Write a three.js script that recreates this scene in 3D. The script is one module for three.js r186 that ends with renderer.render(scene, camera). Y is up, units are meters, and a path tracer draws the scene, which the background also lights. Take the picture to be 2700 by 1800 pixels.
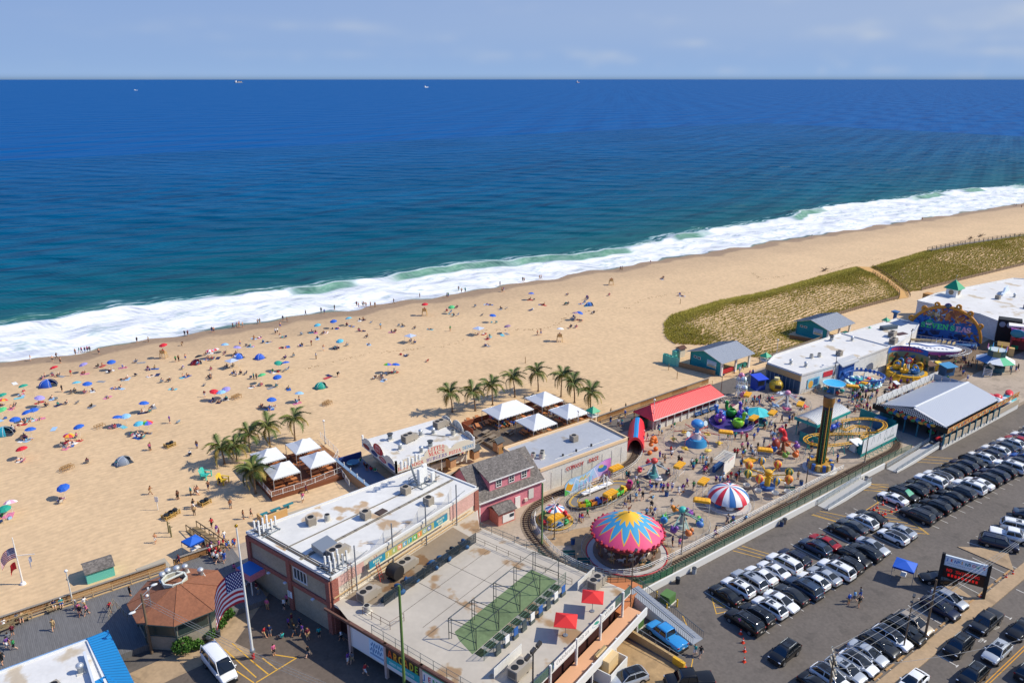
import*as THREE from 'three';
import{mergeGeometries}from 'three/addons/utils/BufferGeometryUtils.js';
import{MarchingCubes}from 'three/addons/objects/MarchingCubes.js';

// ---------------------------------------------------------------- camera, sky, sun, exposure
// metres; X runs along the shore, the sea lies towards -Z. Plans are given as (u, v) = (x, -z).
const scene=new THREE.Scene();
const GRID=THREE.MathUtils.degToRad(36.5);
const camera=new THREE.PerspectiveCamera(47.42,1024 / 682,0.5,200000);
camera.position.set(0,66,0);
camera.rotation.order='YXZ';
camera.rotation.y=-(GRID);
camera.rotation.x=-THREE.MathUtils.degToRad(18.65);
const renderer=new THREE.WebGLRenderer({antialias:true});
renderer.toneMapping=THREE.LinearToneMapping;
renderer.toneMappingExposure=0.93;
renderer.shadowMap.enabled=true;

function hash(x,y,s=0){let h=(x*374761393 + y*668265263 + s*974634777)|0;h=Math.imul(h ^(h>>>13),1274126177);return((h ^(h>>>16))>>>0)/ 4294967296;}
function vnoise(x,y,per=0,s=0){
  const xi=Math.floor(x),yi=Math.floor(y),fx=x - xi,fy=y - yi,m=(a)=>per?((a % per)+ per)% per:a;
  const ux=fx*fx*(3 - 2*fx),uy=fy*fy*(3 - 2*fy),x0=m(xi),x1=m(xi + 1),y0=m(yi),y1=m(yi + 1);
  const a=hash(x0,y0,s),b=hash(x1,y0,s),c=hash(x0,y1,s),d=hash(x1,y1,s);
  return a +(b - a)*ux +(c - a)*uy +(a - b - c + d)*ux*uy;
}
function fbm(x,y,oct=4,per=0,s=0){let v=0,a=0.5,t=0;for(let i=0;i<oct;i++){v +=a*vnoise(x,y,per,s + i);t +=a;x*=2;y*=2;per*=2;a*=0.5;}return v / t;}
let seed=20250;const rnd=()=>{seed=(seed + 0x6D2B79F5)|0;let t=Math.imul(seed ^(seed>>>15),1|seed);t=(t + Math.imul(t ^(t>>>7),61|t))^ t;return((t ^(t>>>14))>>>0)/ 4294967296;};
const pick=(a)=>a[Math.floor(rnd()*a.length)],rr=(a,b)=>a +(b - a)*rnd();
const clamp=(x,a=0,b=1)=>Math.min(b,Math.max(a,x)),smooth=(a,b,x)=>{const t=clamp((x - a)/(b - a));return t*t*(3 - 2*t);},mix=(a,b,t)=>a +(b - a)*t;

{// clear blue summer sky with thin high cloud
  const W=1024,H=512,d=new Float32Array(W*H*4);
  for(let j=0;j<H;j++){
    const el=((j + 0.5)/ H - 0.5)*Math.PI,up=Math.max(0,Math.sin(el));
    for(let i=0;i<W;i++){
      const az=(i + 0.5)/ W*Math.PI*2;
      const t=Math.pow(up,0.45);
      let r=mix(0.36,0.02,t),g=mix(0.53,0.15,t),b=mix(0.80,0.62,t);
      // wispy cirrus: stretched noise on a high plane
      if(el>0.002){
        const k=1 /(up + 0.045),cx=Math.cos(az)*k,cy=Math.sin(az)*k;
        const side=0.5 + 0.5*Math.cos(az - 3.3);
        const n=fbm(cx*0.55 + 7,cy*0.9 + 3,5,0,5),n2=fbm(cx*1.7 + 1,cy*3.1,4,0,9);
        const c=smooth(0.66 - 0.22*side,0.98 - 0.14*side,n*0.6 + n2*0.4)*(0.12 + 0.6*side*side)+ 0.42*side*side*smooth(0.0,0.07,up);
        r=mix(r,0.62,c);g=mix(g,0.68,c);b=mix(b,0.77,c);
}
      if(el<-0.05){r=0.10;g=0.16;b=0.24;}
      const o=(j*W + i)*4;d[o]=r;d[o + 1]=g;d[o + 2]=b;d[o + 3]=1;
}
}
  const t=new THREE.DataTexture(d,W,H,THREE.RGBAFormat,THREE.FloatType);
  t.mapping=THREE.EquirectangularReflectionMapping;t.magFilter=THREE.LinearFilter;t.minFilter=THREE.LinearFilter;t.wrapS=THREE.RepeatWrapping;t.needsUpdate=true;
  scene.background=t;scene.environment=t;
}
const sun=new THREE.DirectionalLight(new THREE.Color(1,0.955,0.85),5.0);
sun.position.set(60 + 0.60*400,0.682*400,-80 + 0.417*400);
sun.target.position.set(60,0,-80);scene.add(sun,sun.target);
sun.castShadow=true;sun.shadow.mapSize.set(4096,4096);sun.shadow.radius=1;
Object.assign(sun.shadow.camera,{left:-260,right:260,top:200,bottom:-200,near:1,far:1200});

// ---------------------------------------------------------------- helpers
const V=(u,y,v)=>new THREE.Vector3(u,y,-v);
const DY=0.8;
const lin=(r,g,b)=>new THREE.Color().setRGB(r,g,b);
const mats=new Map();
function M(c,rough=0.75,opt={}){
  const key=c + '|' + rough + '|' + Object.entries(opt).map(([k,v])=>k +(v?.uuid??v)).join();
  if(!mats.has(key))mats.set(key,new THREE.MeshPhysicalMaterial({color:c,roughness:rough,side:THREE.DoubleSide,...opt}));
  return mats.get(key);
}
function tex(w,h,fn,srgb=true,rep=1){
  const d=new Uint8Array(w*h*4);
  for(let j=0;j<h;j++)for(let i=0;i<w;i++){const c=fn(i / w,j / h,i,j),o=(j*w + i)*4;d[o]=clamp(c[0])*255;d[o + 1]=clamp(c[1])*255;d[o + 2]=clamp(c[2])*255;d[o + 3]=255;}
  const t=new THREE.DataTexture(d,w,h);t.magFilter=THREE.LinearFilter;t.minFilter=THREE.LinearMipmapLinearFilter;t.generateMipmaps=true;t.wrapS=t.wrapT=THREE.RepeatWrapping;
  if(srgb)t.colorSpace=THREE.SRGBColorSpace;t.repeat.set(rep,rep);t.needsUpdate=true;return t;
}
function canvas(w,h,draw){
  const c=document.createElement('canvas');c.width=w;c.height=h;const x=c.getContext('2d');draw(x,w,h);
  const t=new THREE.CanvasTexture(c);t.colorSpace=THREE.SRGBColorSpace;t.magFilter=THREE.LinearFilter;return t;
}
const printed=(w,h,draw,rough=0.6)=>new THREE.MeshPhysicalMaterial({map:canvas(w,h,draw),roughness:rough,side:THREE.DoubleSide});
const BOX=new THREE.BoxGeometry(1,1,1).toNonIndexed();
const cylCache={},cylGeo=(k,seg)=>cylCache[k + '_' + seg]??=new THREE.CylinderGeometry(k,1,1,seg,1).toNonIndexed();
const sphCache={},sphGeo=(a,b)=>sphCache[a + '_' + b]??=new THREE.SphereGeometry(1,a,b).toNonIndexed();
const m4=new THREE.Matrix4(),q4=new THREE.Quaternion(),e4=new THREE.Euler(),UP=new THREE.Vector3(0,1,0);
class Shape3{
  constructor(){this.l=[];}
  add(g,m){const c=(g.index?g.toNonIndexed():g.clone());for(const k of Object.keys(c.attributes))if(!['position','normal','uv'].includes(k))c.deleteAttribute(k);if(m)c.applyMatrix4(m);this.l.push(c);return this;}
  box(u,y,v,lu,h,lv,rot=0,tilt=0){q4.setFromEuler(e4.set(0,rot,tilt));return this.add(BOX,m4.compose(V(u,y + h / 2,v),q4,new THREE.Vector3(lu,h,lv)));}
  cyl(u,y,v,r,h,r2=r,seg=12){return this.add(cylGeo(r>0?+(r2 / r).toFixed(3):1,seg),m4.compose(V(u,y + h / 2,v),q4.identity(),new THREE.Vector3(r,h,r)));}
  sph(u,y,v,r,ry=r,seg=10){return this.add(sphGeo(seg,Math.max(5,seg*0.7|0)),m4.compose(V(u,y,v),q4.identity(),new THREE.Vector3(r,ry,r)));}
  ell(u,y,v,a,b,c,rot=0,seg=12){q4.setFromEuler(e4.set(0,rot,0));return this.add(sphGeo(seg,8),m4.compose(V(u,y,v),q4,new THREE.Vector3(a,b,c)));}
  bar(a,b,r,seg=5,r2=r){const A=V(...a),Bv=V(...b),d=Bv.clone().sub(A),L=d.length();if(L<1e-4)return this;q4.setFromUnitVectors(UP,d.divideScalar(L));return this.add(cylGeo(+(r2 / r).toFixed(3),seg),m4.compose(A.add(Bv).multiplyScalar(0.5),q4,new THREE.Vector3(r,L,r)));}
  beam(a,b,w,h){const A=V(...a),Bv=V(...b),d=Bv.clone().sub(A),L=d.length();const rot=Math.atan2(-d.z,d.x),til=Math.asin(d.y / L);q4.setFromEuler(e4.set(0,rot,til,'YXZ'));e4.order='XYZ';return this.add(BOX,m4.compose(A.add(Bv).multiplyScalar(0.5),q4,new THREE.Vector3(L,h,w)));}
  prism(pts,y,h,bevel=0){const s=new THREE.Shape(pts.map(([u,v])=>new THREE.Vector2(u,v)));const g=new THREE.ExtrudeGeometry(s,{depth:h,bevelEnabled:bevel>0,bevelSize:bevel,bevelThickness:bevel,bevelSegments:1,steps:1});g.rotateX(-Math.PI / 2);return this.add(g,m4.makeTranslation(0,y,0));}
  sheet(pts,y){const s=new THREE.Shape(pts.map(([u,v])=>new THREE.Vector2(u,v)));const g=new THREE.ShapeGeometry(s);g.rotateX(-Math.PI / 2);return this.add(g,m4.makeTranslation(0,y,0));}
  tri(...p){return this.poly(p);}
  poly(p,uvs){
    const P=p.map((a)=>V(...a)),pos=[],uv=[],n=new THREE.Vector3().subVectors(P[1],P[0]).cross(new THREE.Vector3().subVectors(P[2],P[0])).normalize(),nor=[];
    for(let i=1;i<P.length - 1;i++)for(const k of[0,i,i + 1]){pos.push(P[k].x,P[k].y,P[k].z);nor.push(n.x,n.y,n.z);uv.push(...(uvs?uvs[k]:[0,0]));}
    const g=new THREE.BufferGeometry();g.setAttribute('position',new THREE.Float32BufferAttribute(pos,3));g.setAttribute('normal',new THREE.Float32BufferAttribute(nor,3));g.setAttribute('uv',new THREE.Float32BufferAttribute(uv,2));g.userData.keepUv=!!uvs;this.l.push(g);return this;
}
  slab(p,t){
    this.poly(p);const q=p.map(([a,b,c])=>[a,b - t,c]);this.poly([...q].reverse());for(let i=0;i<p.length;i++){const j=(i + 1)% p.length;this.poly([p[j],p[i],q[i],q[j]]);}return this;
}
  lathe(pr,u,y,v,seg=24){return this.add(new THREE.LatheGeometry(pr.map(([a,b])=>new THREE.Vector2(a,b)),seg),m4.makeTranslation(u,y,-v));}
  tube(pts,r,seg=40,rad=5,closed=false){return this.add(new THREE.TubeGeometry(new THREE.CatmullRomCurve3(pts.map((p)=>V(...p)),closed),seg,r,rad,closed));}
  torus(u,y,v,R,r,seg=28,rx=Math.PI / 2,ry=0){const g=new THREE.TorusGeometry(R,r,6,seg);g.rotateX(rx);g.rotateY(ry);return this.add(g,m4.makeTranslation(u,y,-v));}
  panel(a,b,y0,y1,t=0.05){
    const n=[(b[1]- a[1]),-(b[0]- a[0])],L=Math.hypot(...n),o=[n[0]/ L*t,n[1]/ L*t],A=[a[0]+ o[0],a[1]+ o[1]],Bq=[b[0]+ o[0],b[1]+ o[1]];
    this.poly([[A[0],y0,A[1]],[Bq[0],y0,Bq[1]],[Bq[0],y1,Bq[1]],[A[0],y1,A[1]]],[[0,0],[1,0],[1,1],[0,1]]);return this;
}
  geometry(scale=1){
    for(const g of this.l)if(!g.userData.keepUv){// uv in metres by the way a face points
      const p=g.attributes.position,n=g.attributes.normal,uv=new Float32Array(p.count*2);
      for(let i=0;i<p.count;i++){const ax=Math.abs(n.getX(i)),ay=Math.abs(n.getY(i)),az=Math.abs(n.getZ(i));let a,b;if(ay>0.6){a=p.getX(i);b=-p.getZ(i);}else if(ax>az){a=p.getZ(i);b=p.getY(i);}else{a=p.getX(i);b=p.getY(i);}uv[i*2]=a*scale;uv[i*2 + 1]=b*scale;}
      g.setAttribute('uv',new THREE.BufferAttribute(uv,2));
}
    return this.l.length===1?this.l[0]:mergeGeometries(this.l);
}
  split(name,mat,parent){return this.l.map((g)=>{const s=new Shape3();s.l.push(g);return s.mesh(name,mat,parent);});}
  mesh(name,mat,parent){return part(name,this.geometry(),mat,parent);}
}
const S3=()=>new Shape3();
function part(name,g,mat,parent){const m=new THREE.Mesh(g,mat);m.name=name;m.castShadow=m.receiveShadow=true;(parent??scene).add(m);return m;}
const used=new Map();
function numbered(n){const k=used.get(n)??0;used.set(n,k + 1);return k?n + '_' + String(k).padStart(3,'0'):n;}
function tag(o,label,category,group,kind){o.name=numbered(o.name.replace(/_\d{3}$/,''));if(kind)o.userData.kind=kind;if(label)o.userData.label=label;if(category&&kind !=='structure')o.userData.category=category;if(group)o.userData.group=group;return o;}
function thing(name,label,category,p=[0,0,0],rot=0,group){const o=new THREE.Group();o.name=name;scene.add(o);o.position.copy(V(...p));o.rotation.y=rot;return tag(o,label,category,group);}
function struct(name,shape,mat,label){const m=shape instanceof Shape3?shape.mesh(name,mat):part(name,shape,mat);m.userData.kind='structure';if(label)m.userData.label=label;m.name=numbered(name);return m;}
function copyOf(o,p,rot=0,label,group){const c=o.clone();c.name=numbered(o.name.replace(/_\d{3}$/,''));c.userData={...o.userData};if(label)c.userData.label=label;if(group)c.userData.group=group;c.position.copy(V(...p));c.rotation.y=rot;scene.add(c);return c;}
const D2=Math.PI / 180;

// ---------------------------------------------------------------- sea, surf, beach, dunes, lot, street
const SHORE=[[-400,228],[5,222.3],[36,220.3],[69,218.6],[126,212],[179,208.7],[242,205.4],[318,200],[383,194.6],[501,185],[900,150],[1600,80]];
function shoreV(u){for(let i=1;i<SHORE.length;i++)if(u<=SHORE[i][0]){const[a,b]=SHORE[i - 1],[c,d]=SHORE[i];return b +(d - b)*(u - a)/(c - a)+ 1.6*Math.sin(u*0.21)*Math.sin(u*0.037 + 1)+ 0.7*Math.sin(u*0.5);}return 80;}
function gridMesh(us,vs,fn){
  const n=us.length,m=vs.length,pos=new Float32Array(n*m*3),col=new Float32Array(n*m*3),uv=new Float32Array(n*m*2),idx=[];
  for(let j=0;j<m;j++)for(let i=0;i<n;i++){const k=j*n + i,r=fn(us[i],vs[j],i,j),V0=r.v??vs[j];pos.set([us[i],r.y,-V0],k*3);if(r.c)col.set(r.c,k*3);else col.set([1,1,1],k*3);uv.set(r.uv??[us[i],V0],k*2);if(i<n - 1&&j<m - 1)idx.push(k,k + 1,k + n + 1,k,k + n + 1,k + n);}
  const g=new THREE.BufferGeometry();g.setAttribute('position',new THREE.BufferAttribute(pos,3));g.setAttribute('color',new THREE.BufferAttribute(col,3));g.setAttribute('uv',new THREE.BufferAttribute(uv,2));g.setIndex(idx);g.computeVertexNormals();return g;
}
const range=(a,b,s)=>{const r=[];for(let x=a;x<=b + 1e-6;x +=s)r.push(x);return r;};
const SEA=-1.5;
// water: tileable spectrum for ripples, long swell as geometry
const WT=260,waves=[];
{let s=7;const r=()=>{s=(s*16807)% 2147483647;return s / 2147483647;};
  while(waves.length<54){const L=1.6 + Math.pow(r(),1.7)*26,ang=1.12 +(r()+ r()+ r()- 1.5)*0.75,kx=Math.round(Math.cos(ang)*WT / L),ky=Math.round(Math.sin(ang)*WT / L);if(!kx&&!ky)continue;waves.push([kx,ky,r()*6.28,Math.pow(L,0.95)*0.011]);}}
const rippleTex=(()=>{const N=1024,h=new Float32Array(N*N);const cx=new Float32Array(N);
  for(const[kx,ky,p,a]of waves){for(let j=0;j<N;j++){const b=ky*j / N*6.28318 + p;for(let i=0;i<N;i++)h[j*N + i]+=a*Math.sin(kx*i / N*6.28318 + b);}}
  return tex(N,N,(x,y,i,j)=>{const v=0.5 + h[j*N + i]*0.28;return[v,v,v];},false,1 / WT);})();
const seaMat=new THREE.MeshPhysicalMaterial({color:0xffffff,vertexColors:true,roughness:0.42,ior:1.33,specularIntensity:0.14,bumpMap:rippleTex,bumpScale:5.2,side:THREE.DoubleSide});
function seaColour(u,v){
  const d=v - shoreV(u)+ 14*(fbm(u*0.02,v*0.03,3,0,3)- 0.5),p=fbm(u*0.011,v*0.024,4,0,21)- 0.5;
  const near=Math.exp(-Math.max(0,d - 26)/ 60),mid=Math.exp(-Math.max(0,d)/ 420);
  let r=mix(0.0004,0.001,mid),g=mix(0.082,0.080,mid),b=mix(0.262,0.132,mid);
  r=mix(r,0.010,near*0.75);g=mix(g,0.108,near*0.8);b=mix(b,0.098,near*0.75);
  const k=1 + p*0.4;return[r*k,g*k,b*k];
}
{
  const us=[...range(-460,-84,8),...range(-80,640,2.4),...range(648,1104,12)],vs=[...range(90,198,12),...range(204,420,1.8),...range(424,820,6)];
  const swell=[[0.052,0.175,0.0,0.30],[0.03,0.118,1.3,0.24],[0.10,0.26,2.2,0.13],[0.17,0.36,0.4,0.09],[0.12,0.47,3.0,0.06]];
  const U0=us[0],U1=us[us.length - 1],V1=vs[vs.length - 1];
  const g=gridMesh(us,vs,(u,v)=>{const edge=smooth(0,120,Math.min(u - U0,U1 - u,V1 - v))*smooth(58,100,v - shoreV(u))*(1 - smooth(420,760,v)*0.9);let y=0;for(const[a,b,p,h]of swell)y +=h*Math.sin(a*u + b*v + p + 1.5*Math.sin(u*0.013 + v*0.009));return{y:SEA + y*edge*1.15,c:seaColour(u,v)};});
  struct('sea',g,seaMat,'deep blue ocean stretching to the horizon');
  const deep=[0.0004,0.082,0.262],S=S3(),F=120000;S.sheet([[-F,V1],[F,V1],[F,F],[-F,F]],SEA);S.sheet([[U1,-F],[F,-F],[F,V1],[U1,V1]],SEA);S.sheet([[-F,120],[U0,120],[U0,V1],[-F,V1]],SEA);
  const fg=S.geometry();const n=fg.attributes.position.count,c=new Float32Array(n*3);for(let i=0;i<n;i++)c.set(deep,i*3);fg.setAttribute('color',new THREE.BufferAttribute(c,3));
  const far=rippleTex.clone();far.repeat.set(1 / 1130,1 / 870);far.rotation=0.5;far.needsUpdate=true;struct('open_sea',fg,new THREE.MeshPhysicalMaterial({color:0xffffff,vertexColors:true,roughness:0.42,ior:1.33,specularIntensity:0.06,bumpMap:far,bumpScale:7,side:THREE.DoubleSide}),'open ocean out to the horizon');
}
// surf: broken wave, foam sheets and swash following the waterline
{
  const W=2048,H=512,U0=-60,U1=660,SD=74;
  const brk=(u)=>27 + 5*Math.sin(u*0.016 + 0.6)+ 3*Math.sin(u*0.051)+(u>230?Math.min(14,(u - 230)*0.1):0);
  const face=(u)=>smooth(0.50,0.62,fbm(u*0.03 + 3,1.7,3,0,77));
  const t=tex(W,H,(x,y)=>{
    const u=U0 + x*(U1 - U0),s=y*SD - 6,b=brk(u);
    const n=fbm(u*0.10,s*0.22,5,0,31),f=fbm(u*0.5 + n*3,s*0.9,4,0,41),st=fbm(u*0.05 + 9,s*0.55,4,0,51);
    const w=seaColour(u,shoreV(u)+ s),wc=w.map((c)=>Math.pow(clamp(c),1 / 2.2));
    let foam=0;
    if(s<b)foam=smooth(-0.5,1.2,s +(n - 0.5)*7)*(0.80 + 0.20*smooth(0.30,0.50,f*0.6 + n*0.4 + 0.12*smooth(b - 14,b,s)));
    const back=smooth(b + 15,b + 1,s +(n - 0.5)*16);
    if(s>=b)foam=Math.max(smooth(b + 2.2,b,s)*0.95,back*smooth(0.44,0.66,st*0.55 + f*0.45)*0.85);
    const gf=face(u)*smooth(b - 5.5,b - 3.5,s)*smooth(b + 0.6,b - 0.8,s);foam*=1 - 0.88*gf*(0.75 + 0.5*(f - 0.5));
    const turb=back*0.65*smooth(0.46,0.64,fbm(u*0.035 + 5,s*0.12,3,0,71));let c=[mix(wc[0],0.36,turb),mix(wc[1],0.52,turb),mix(wc[2],0.42,turb)];
    c=[mix(c[0],0.20,gf),mix(c[1],0.43,gf),mix(c[2],0.33,gf)];
    if(s<6){const k=smooth(6,-3,s);c=[mix(c[0],0.60,k),mix(c[1],0.55,k),mix(c[2],0.48,k)];}
    const d=0.93 + 0.07*f;return[mix(c[0],0.945*d,foam),mix(c[1],0.945*d,foam),mix(c[2],0.935*d,foam)];
});
  const us=range(U0,U1,1.2),ss=[...range(-6,18,1.5),...range(19,52,0.6),...range(53,68,2.5)];
  const g=gridMesh(us,ss,(u,s)=>{
    const b=brk(u),d=s - b,n=fbm(u*0.25,s*0.5,3,0,61);
    const crest=(d<0?Math.exp(-d*d / 7):Math.exp(-d*d / 60))*(0.75 + 0.5*face(u));
    const y=SEA + 0.03 + smooth(-6,16,s)*0.06 + crest*1.25 + n*0.42*smooth(2,14,s)*smooth(b + 20,b,s)+ 0.30*Math.exp(-Math.pow((s - b*0.42)/ 2.4,2));
    const fade=smooth(68,50,s);return{y:mix(SEA - 0.6,y,fade)+(s<4?0.12*(4 - s)*0.09:0),v:shoreV(u)+ s,uv:[(u - U0)/(U1 - U0),(s + 6)/ SD]};
});
  g.deleteAttribute('color');const sb=rippleTex.clone();sb.repeat.set(720 / WT,74 / WT);sb.needsUpdate=true;
  struct('surf',g,new THREE.MeshPhysicalMaterial({map:t,bumpMap:sb,bumpScale:3.2,roughness:0.55,specularIntensity:0.3,ior:1.33,side:THREE.DoubleSide}),'white breaking surf rolling onto the beach');
}
const beachY=(u,v)=>{const d=shoreV(u)- v;return d>45?0:-1.42*Math.pow(1 - clamp(d / 45),1.3)-(d<0?-d*0.035:0);};
const sandTex=tex(1024,1024,(x,y)=>{
  const n=fbm(x*6,y*6,5,6,1),f=fbm(x*64,y*64,3,64,2),r=Math.sin((y*46 + 3.5*fbm(x*4,y*4,3,4,8))*6.283),k=0.90 + 0.05*(n - 0.5)+ 0.12*(f - 0.5)+ 0.014*r;
  return[0.915*k,0.78*k,0.60*k];
},true,1 / 46);
const sandBump=tex(1024,1024,(x,y)=>{const f=fbm(x*90,y*90,3,90,2),n=fbm(x*14,y*14,4,14,6),r=0.5 + 0.5*Math.sin((y*46 + 3.5*fbm(x*4,y*4,3,4,8))*6.283),m=smooth(0.5,0.65,fbm(x*5,y*5,3,5,12));const v=0.45*f + 0.35*n + 0.2*r*m;return[v,v,v];},false,1 / 46);
const sandMat=new THREE.MeshPhysicalMaterial({map:sandTex,bumpMap:sandBump,bumpScale:0.05,roughness:0.95,vertexColors:true,side:THREE.DoubleSide});
{
  const us=[...range(-420,-60,12),...range(-56,420,2),...range(424,1600,12)],q=[...range(0,0.66,0.03),...range(0.68,1,0.008)];
  const g=gridMesh(us,q,(u,t)=>{const v0=95,v1=shoreV(u)+ 12,v=mix(v0,v1,t),d=shoreV(u)- v +(fbm(u*0.06,v*0.1,3,0,14)- 0.5)*7;const wet=smooth(8.5,4.5,d),damp=smooth(30,9,d)*0.35;const a=Math.max(wet,damp),p=1 + 0.10*(fbm(u*0.03,v*0.05,4,0,17)- 0.5);return{y:beachY(u,v)+ 0.05*(fbm(u*0.2,v*0.2,3,0,15)- 0.5),v,c:[mix(1,0.50,a)*p,mix(0.98,0.48,a)*p,mix(0.96,0.52,a)*p]};});
  struct('beach',g,sandMat,'broad tan sand beach raked by tyres and footprints');
  // wrack line: strands of dried weed lying along the high-water mark
  const S=S3();let last;
  for(const[u,v]of[[97.4,164.6],[101.0,164.1],[106.7,166.0],[111.7,169.3],[116.7,168.7],[120.5,166.7],[126.7,161.9],[132.1,160.9],[138.5,163.3],[145.2,167.9],[145.2,167.9],[152.3,166.1],[161.7,161.4],[173.2,165.8],[188.5,165.1],[193.8,162.9],[109.3,167.2],[103.5,164.7],[93.1,167.0],[80.1,171.4],[68.8,170.4],[63.8,170.3],[57.7,169.9],[232.3,168.3],[225.8,159.8],[236.9,158.2],[254.3,153.4],[283.6,155.4],[292.8,151.8]]){if(last&&Math.hypot(u - last[0],v - last[1])<40){const L=Math.hypot(u - last[0],v - last[1]);for(let k=0;k<L*2.2;k++){const t=rnd(),w=Math.pow(fbm((u + v + t*L)*0.12,3,2,0,7),1.5);if(rnd()>w*1.5)continue;const a=mix(last[0],u,t)+ rr(-0.7,0.7),b=mix(last[1],v,t)+ rr(-0.7,0.7);S.box(a,beachY(a,b)+ 0.005,b,rr(0.2,0.7),0.03,rr(0.05,0.16),rr(0,3));}}last=[u,v];}
  const w=S.mesh('wrack_line',M(0x8a6a42,0.95));tag(w,'brown line of dried seaweed and twigs along the sand','seaweed',null,'stuff');
}
// ------------------------------ dunes with planted beach grass
const DUNES=[
[[149.8,130],[151,134],[154,138],[160.5,144],[168,148.5],[191,150.5],[214,148.5],[236.6,149.5],[254,150.5],[270,150.5],[265,141],[257,131],[248,122.5],[240,118],[229.7,119.7],[218.1,120.0],[209.3,120.0],[202.0,118.6],[180,117.5],[178.5,106.5],[157.6,108.6],[158.0,114.9],[157.5,123.2],[152,127.5]],
[[274,147],[300,148.5],[317,149.5],[388,141],[520,126],[700,104],[700,70],[520,93],[400,108],[326,115.5],[280,118.5],[256,119.5],[250,120.5],[262,133],[270,141]],
];
const inPoly=(P,x,y)=>{let c=false;for(let i=0,j=P.length - 1;i<P.length;j=i++)if((P[i][1]>y)!==(P[j][1]>y)&&x<(P[j][0]- P[i][0])*(y - P[i][1])/(P[j][1]- P[i][1])+ P[i][0])c=!c;return c;};
const edgeD=(P,x,y)=>{let m=1e9;for(let i=0,j=P.length - 1;i<P.length;j=i++){const[ax,ay]=P[j],[bx,by]=P[i],dx=bx - ax,dy=by - ay,t=clamp(((x - ax)*dx +(y - ay)*dy)/(dx*dx + dy*dy));m=Math.min(m,Math.hypot(x - ax - t*dx,y - ay - t*dy));}return m;};
const tuftGeo=(()=>{const p=[];for(let k=0;k<7;k++){const a=k*0.9,w=0.05,h=0.26 + 0.2*hash(k,3),l=0.24 + 0.25*hash(k,5),c=Math.cos(a),s=Math.sin(a);p.push(-s*w + c*0.05,0,c*w + s*0.05,s*w + c*0.05,0,-c*w + s*0.05,c*l,h,s*l);}const g=new THREE.BufferGeometry();g.setAttribute('position',new THREE.Float32BufferAttribute(p,3));g.computeVertexNormals();return g;})();
DUNES.forEach((Pg,k)=>{
  const ux=Pg.map((p)=>p[0]),vx=Pg.map((p)=>p[1]),u0=Math.min(...ux),u1=Math.min(620,Math.max(...ux)),v0=Math.min(...vx),v1=Math.max(...vx);
  const top=(u,v)=>inPoly(Pg,u,v)?smooth(0,9,edgeD(Pg,u,v))*(0.9 + 1.1*smooth(128,146,v +(u>300?(u - 300)*0.12:0)))+ 0.05*smooth(0,2,edgeD(Pg,u,v)):-0.12;
  const g=gridMesh(range(u0 - 2,u1 + 2,1.6),range(v0 - 2,v1 + 2,1.6),(u,v)=>({y:top(u,v),c:[1,0.97,0.93]}));
  struct('dune',g,sandMat,k?'second grassy dune bank beyond the sand path':'first grassy dune bank beside the game huts');
  const list=[];
  for(let v=v0;v<v1;v +=0.48)for(let u=u0;u<u1;u +=(u<300?0.42:0.7)){
    const uu=u + rr(-0.25,0.25),vv=v + rr(-0.22,0.22);if(!inPoly(Pg,uu,vv))continue;const e=edgeD(Pg,uu,vv),nn=fbm(uu*0.07,vv*0.09,3,0,91);
    const sea=smooth(133,142,vv +(uu>300?(uu - 300)*0.12:0)+(nn - 0.5)*18),dense=Math.max(sea,smooth(5,1.5,e)*0.5,smooth(166,154,uu +(nn - .5)*10)*0.9,k?0.5:0);
    const row=0.5 + 0.5*Math.cos((vv + 1.2*Math.sin(uu*0.05)+ 0.4*Math.sin(uu*0.3))/ 1.25*6.283);const pr=mix(Math.pow(row,1.7)*1.3,0.85,dense);if(rnd()<pr*(0.95 + 0.8*nn))list.push([uu,top(uu,vv)- 0.03,vv,0.75 + 0.6*rnd()+ 0.5*dense,nn,dense]);
}
  const im=new THREE.InstancedMesh(tuftGeo,new THREE.MeshPhysicalMaterial({color:0xffffff,roughness:0.85,side:THREE.DoubleSide}),list.length);const mm=new THREE.Matrix4(),qq=new THREE.Quaternion(),cc=new THREE.Color();
  list.forEach(([u,y,v,s,n,d],i)=>{qq.setFromAxisAngle(UP,rnd()*6.28);mm.compose(V(u,y,v),qq,new THREE.Vector3(s*1.15,s,s*1.15));im.setMatrixAt(i,mm);const q=rnd();cc.setRGB(mix(0.36,0.31,d)+ 0.10*q,mix(0.30,0.265,d)+ 0.06*q,mix(0.045,0.02,d)+ 0.02*q);im.setColorAt(i,cc);});
  im.name='beach_grass';im.castShadow=im.receiveShadow=true;scene.add(im);tag(im,k?'beach grass covering the dune beyond the sand path':'beach grass planted in rows on the dune behind the game huts','grass',null,'stuff');
});
const path2=S3().sheet([[271,151],[275,146.5],[263,133],[250.5,120.5],[244,117],[240,118],[247.5,122],[257,131.5],[265.5,141.5]],0.06);struct('sand_path',path2,M(0xcf9f5e,0.95),'orange sand path between the two dunes');
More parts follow.
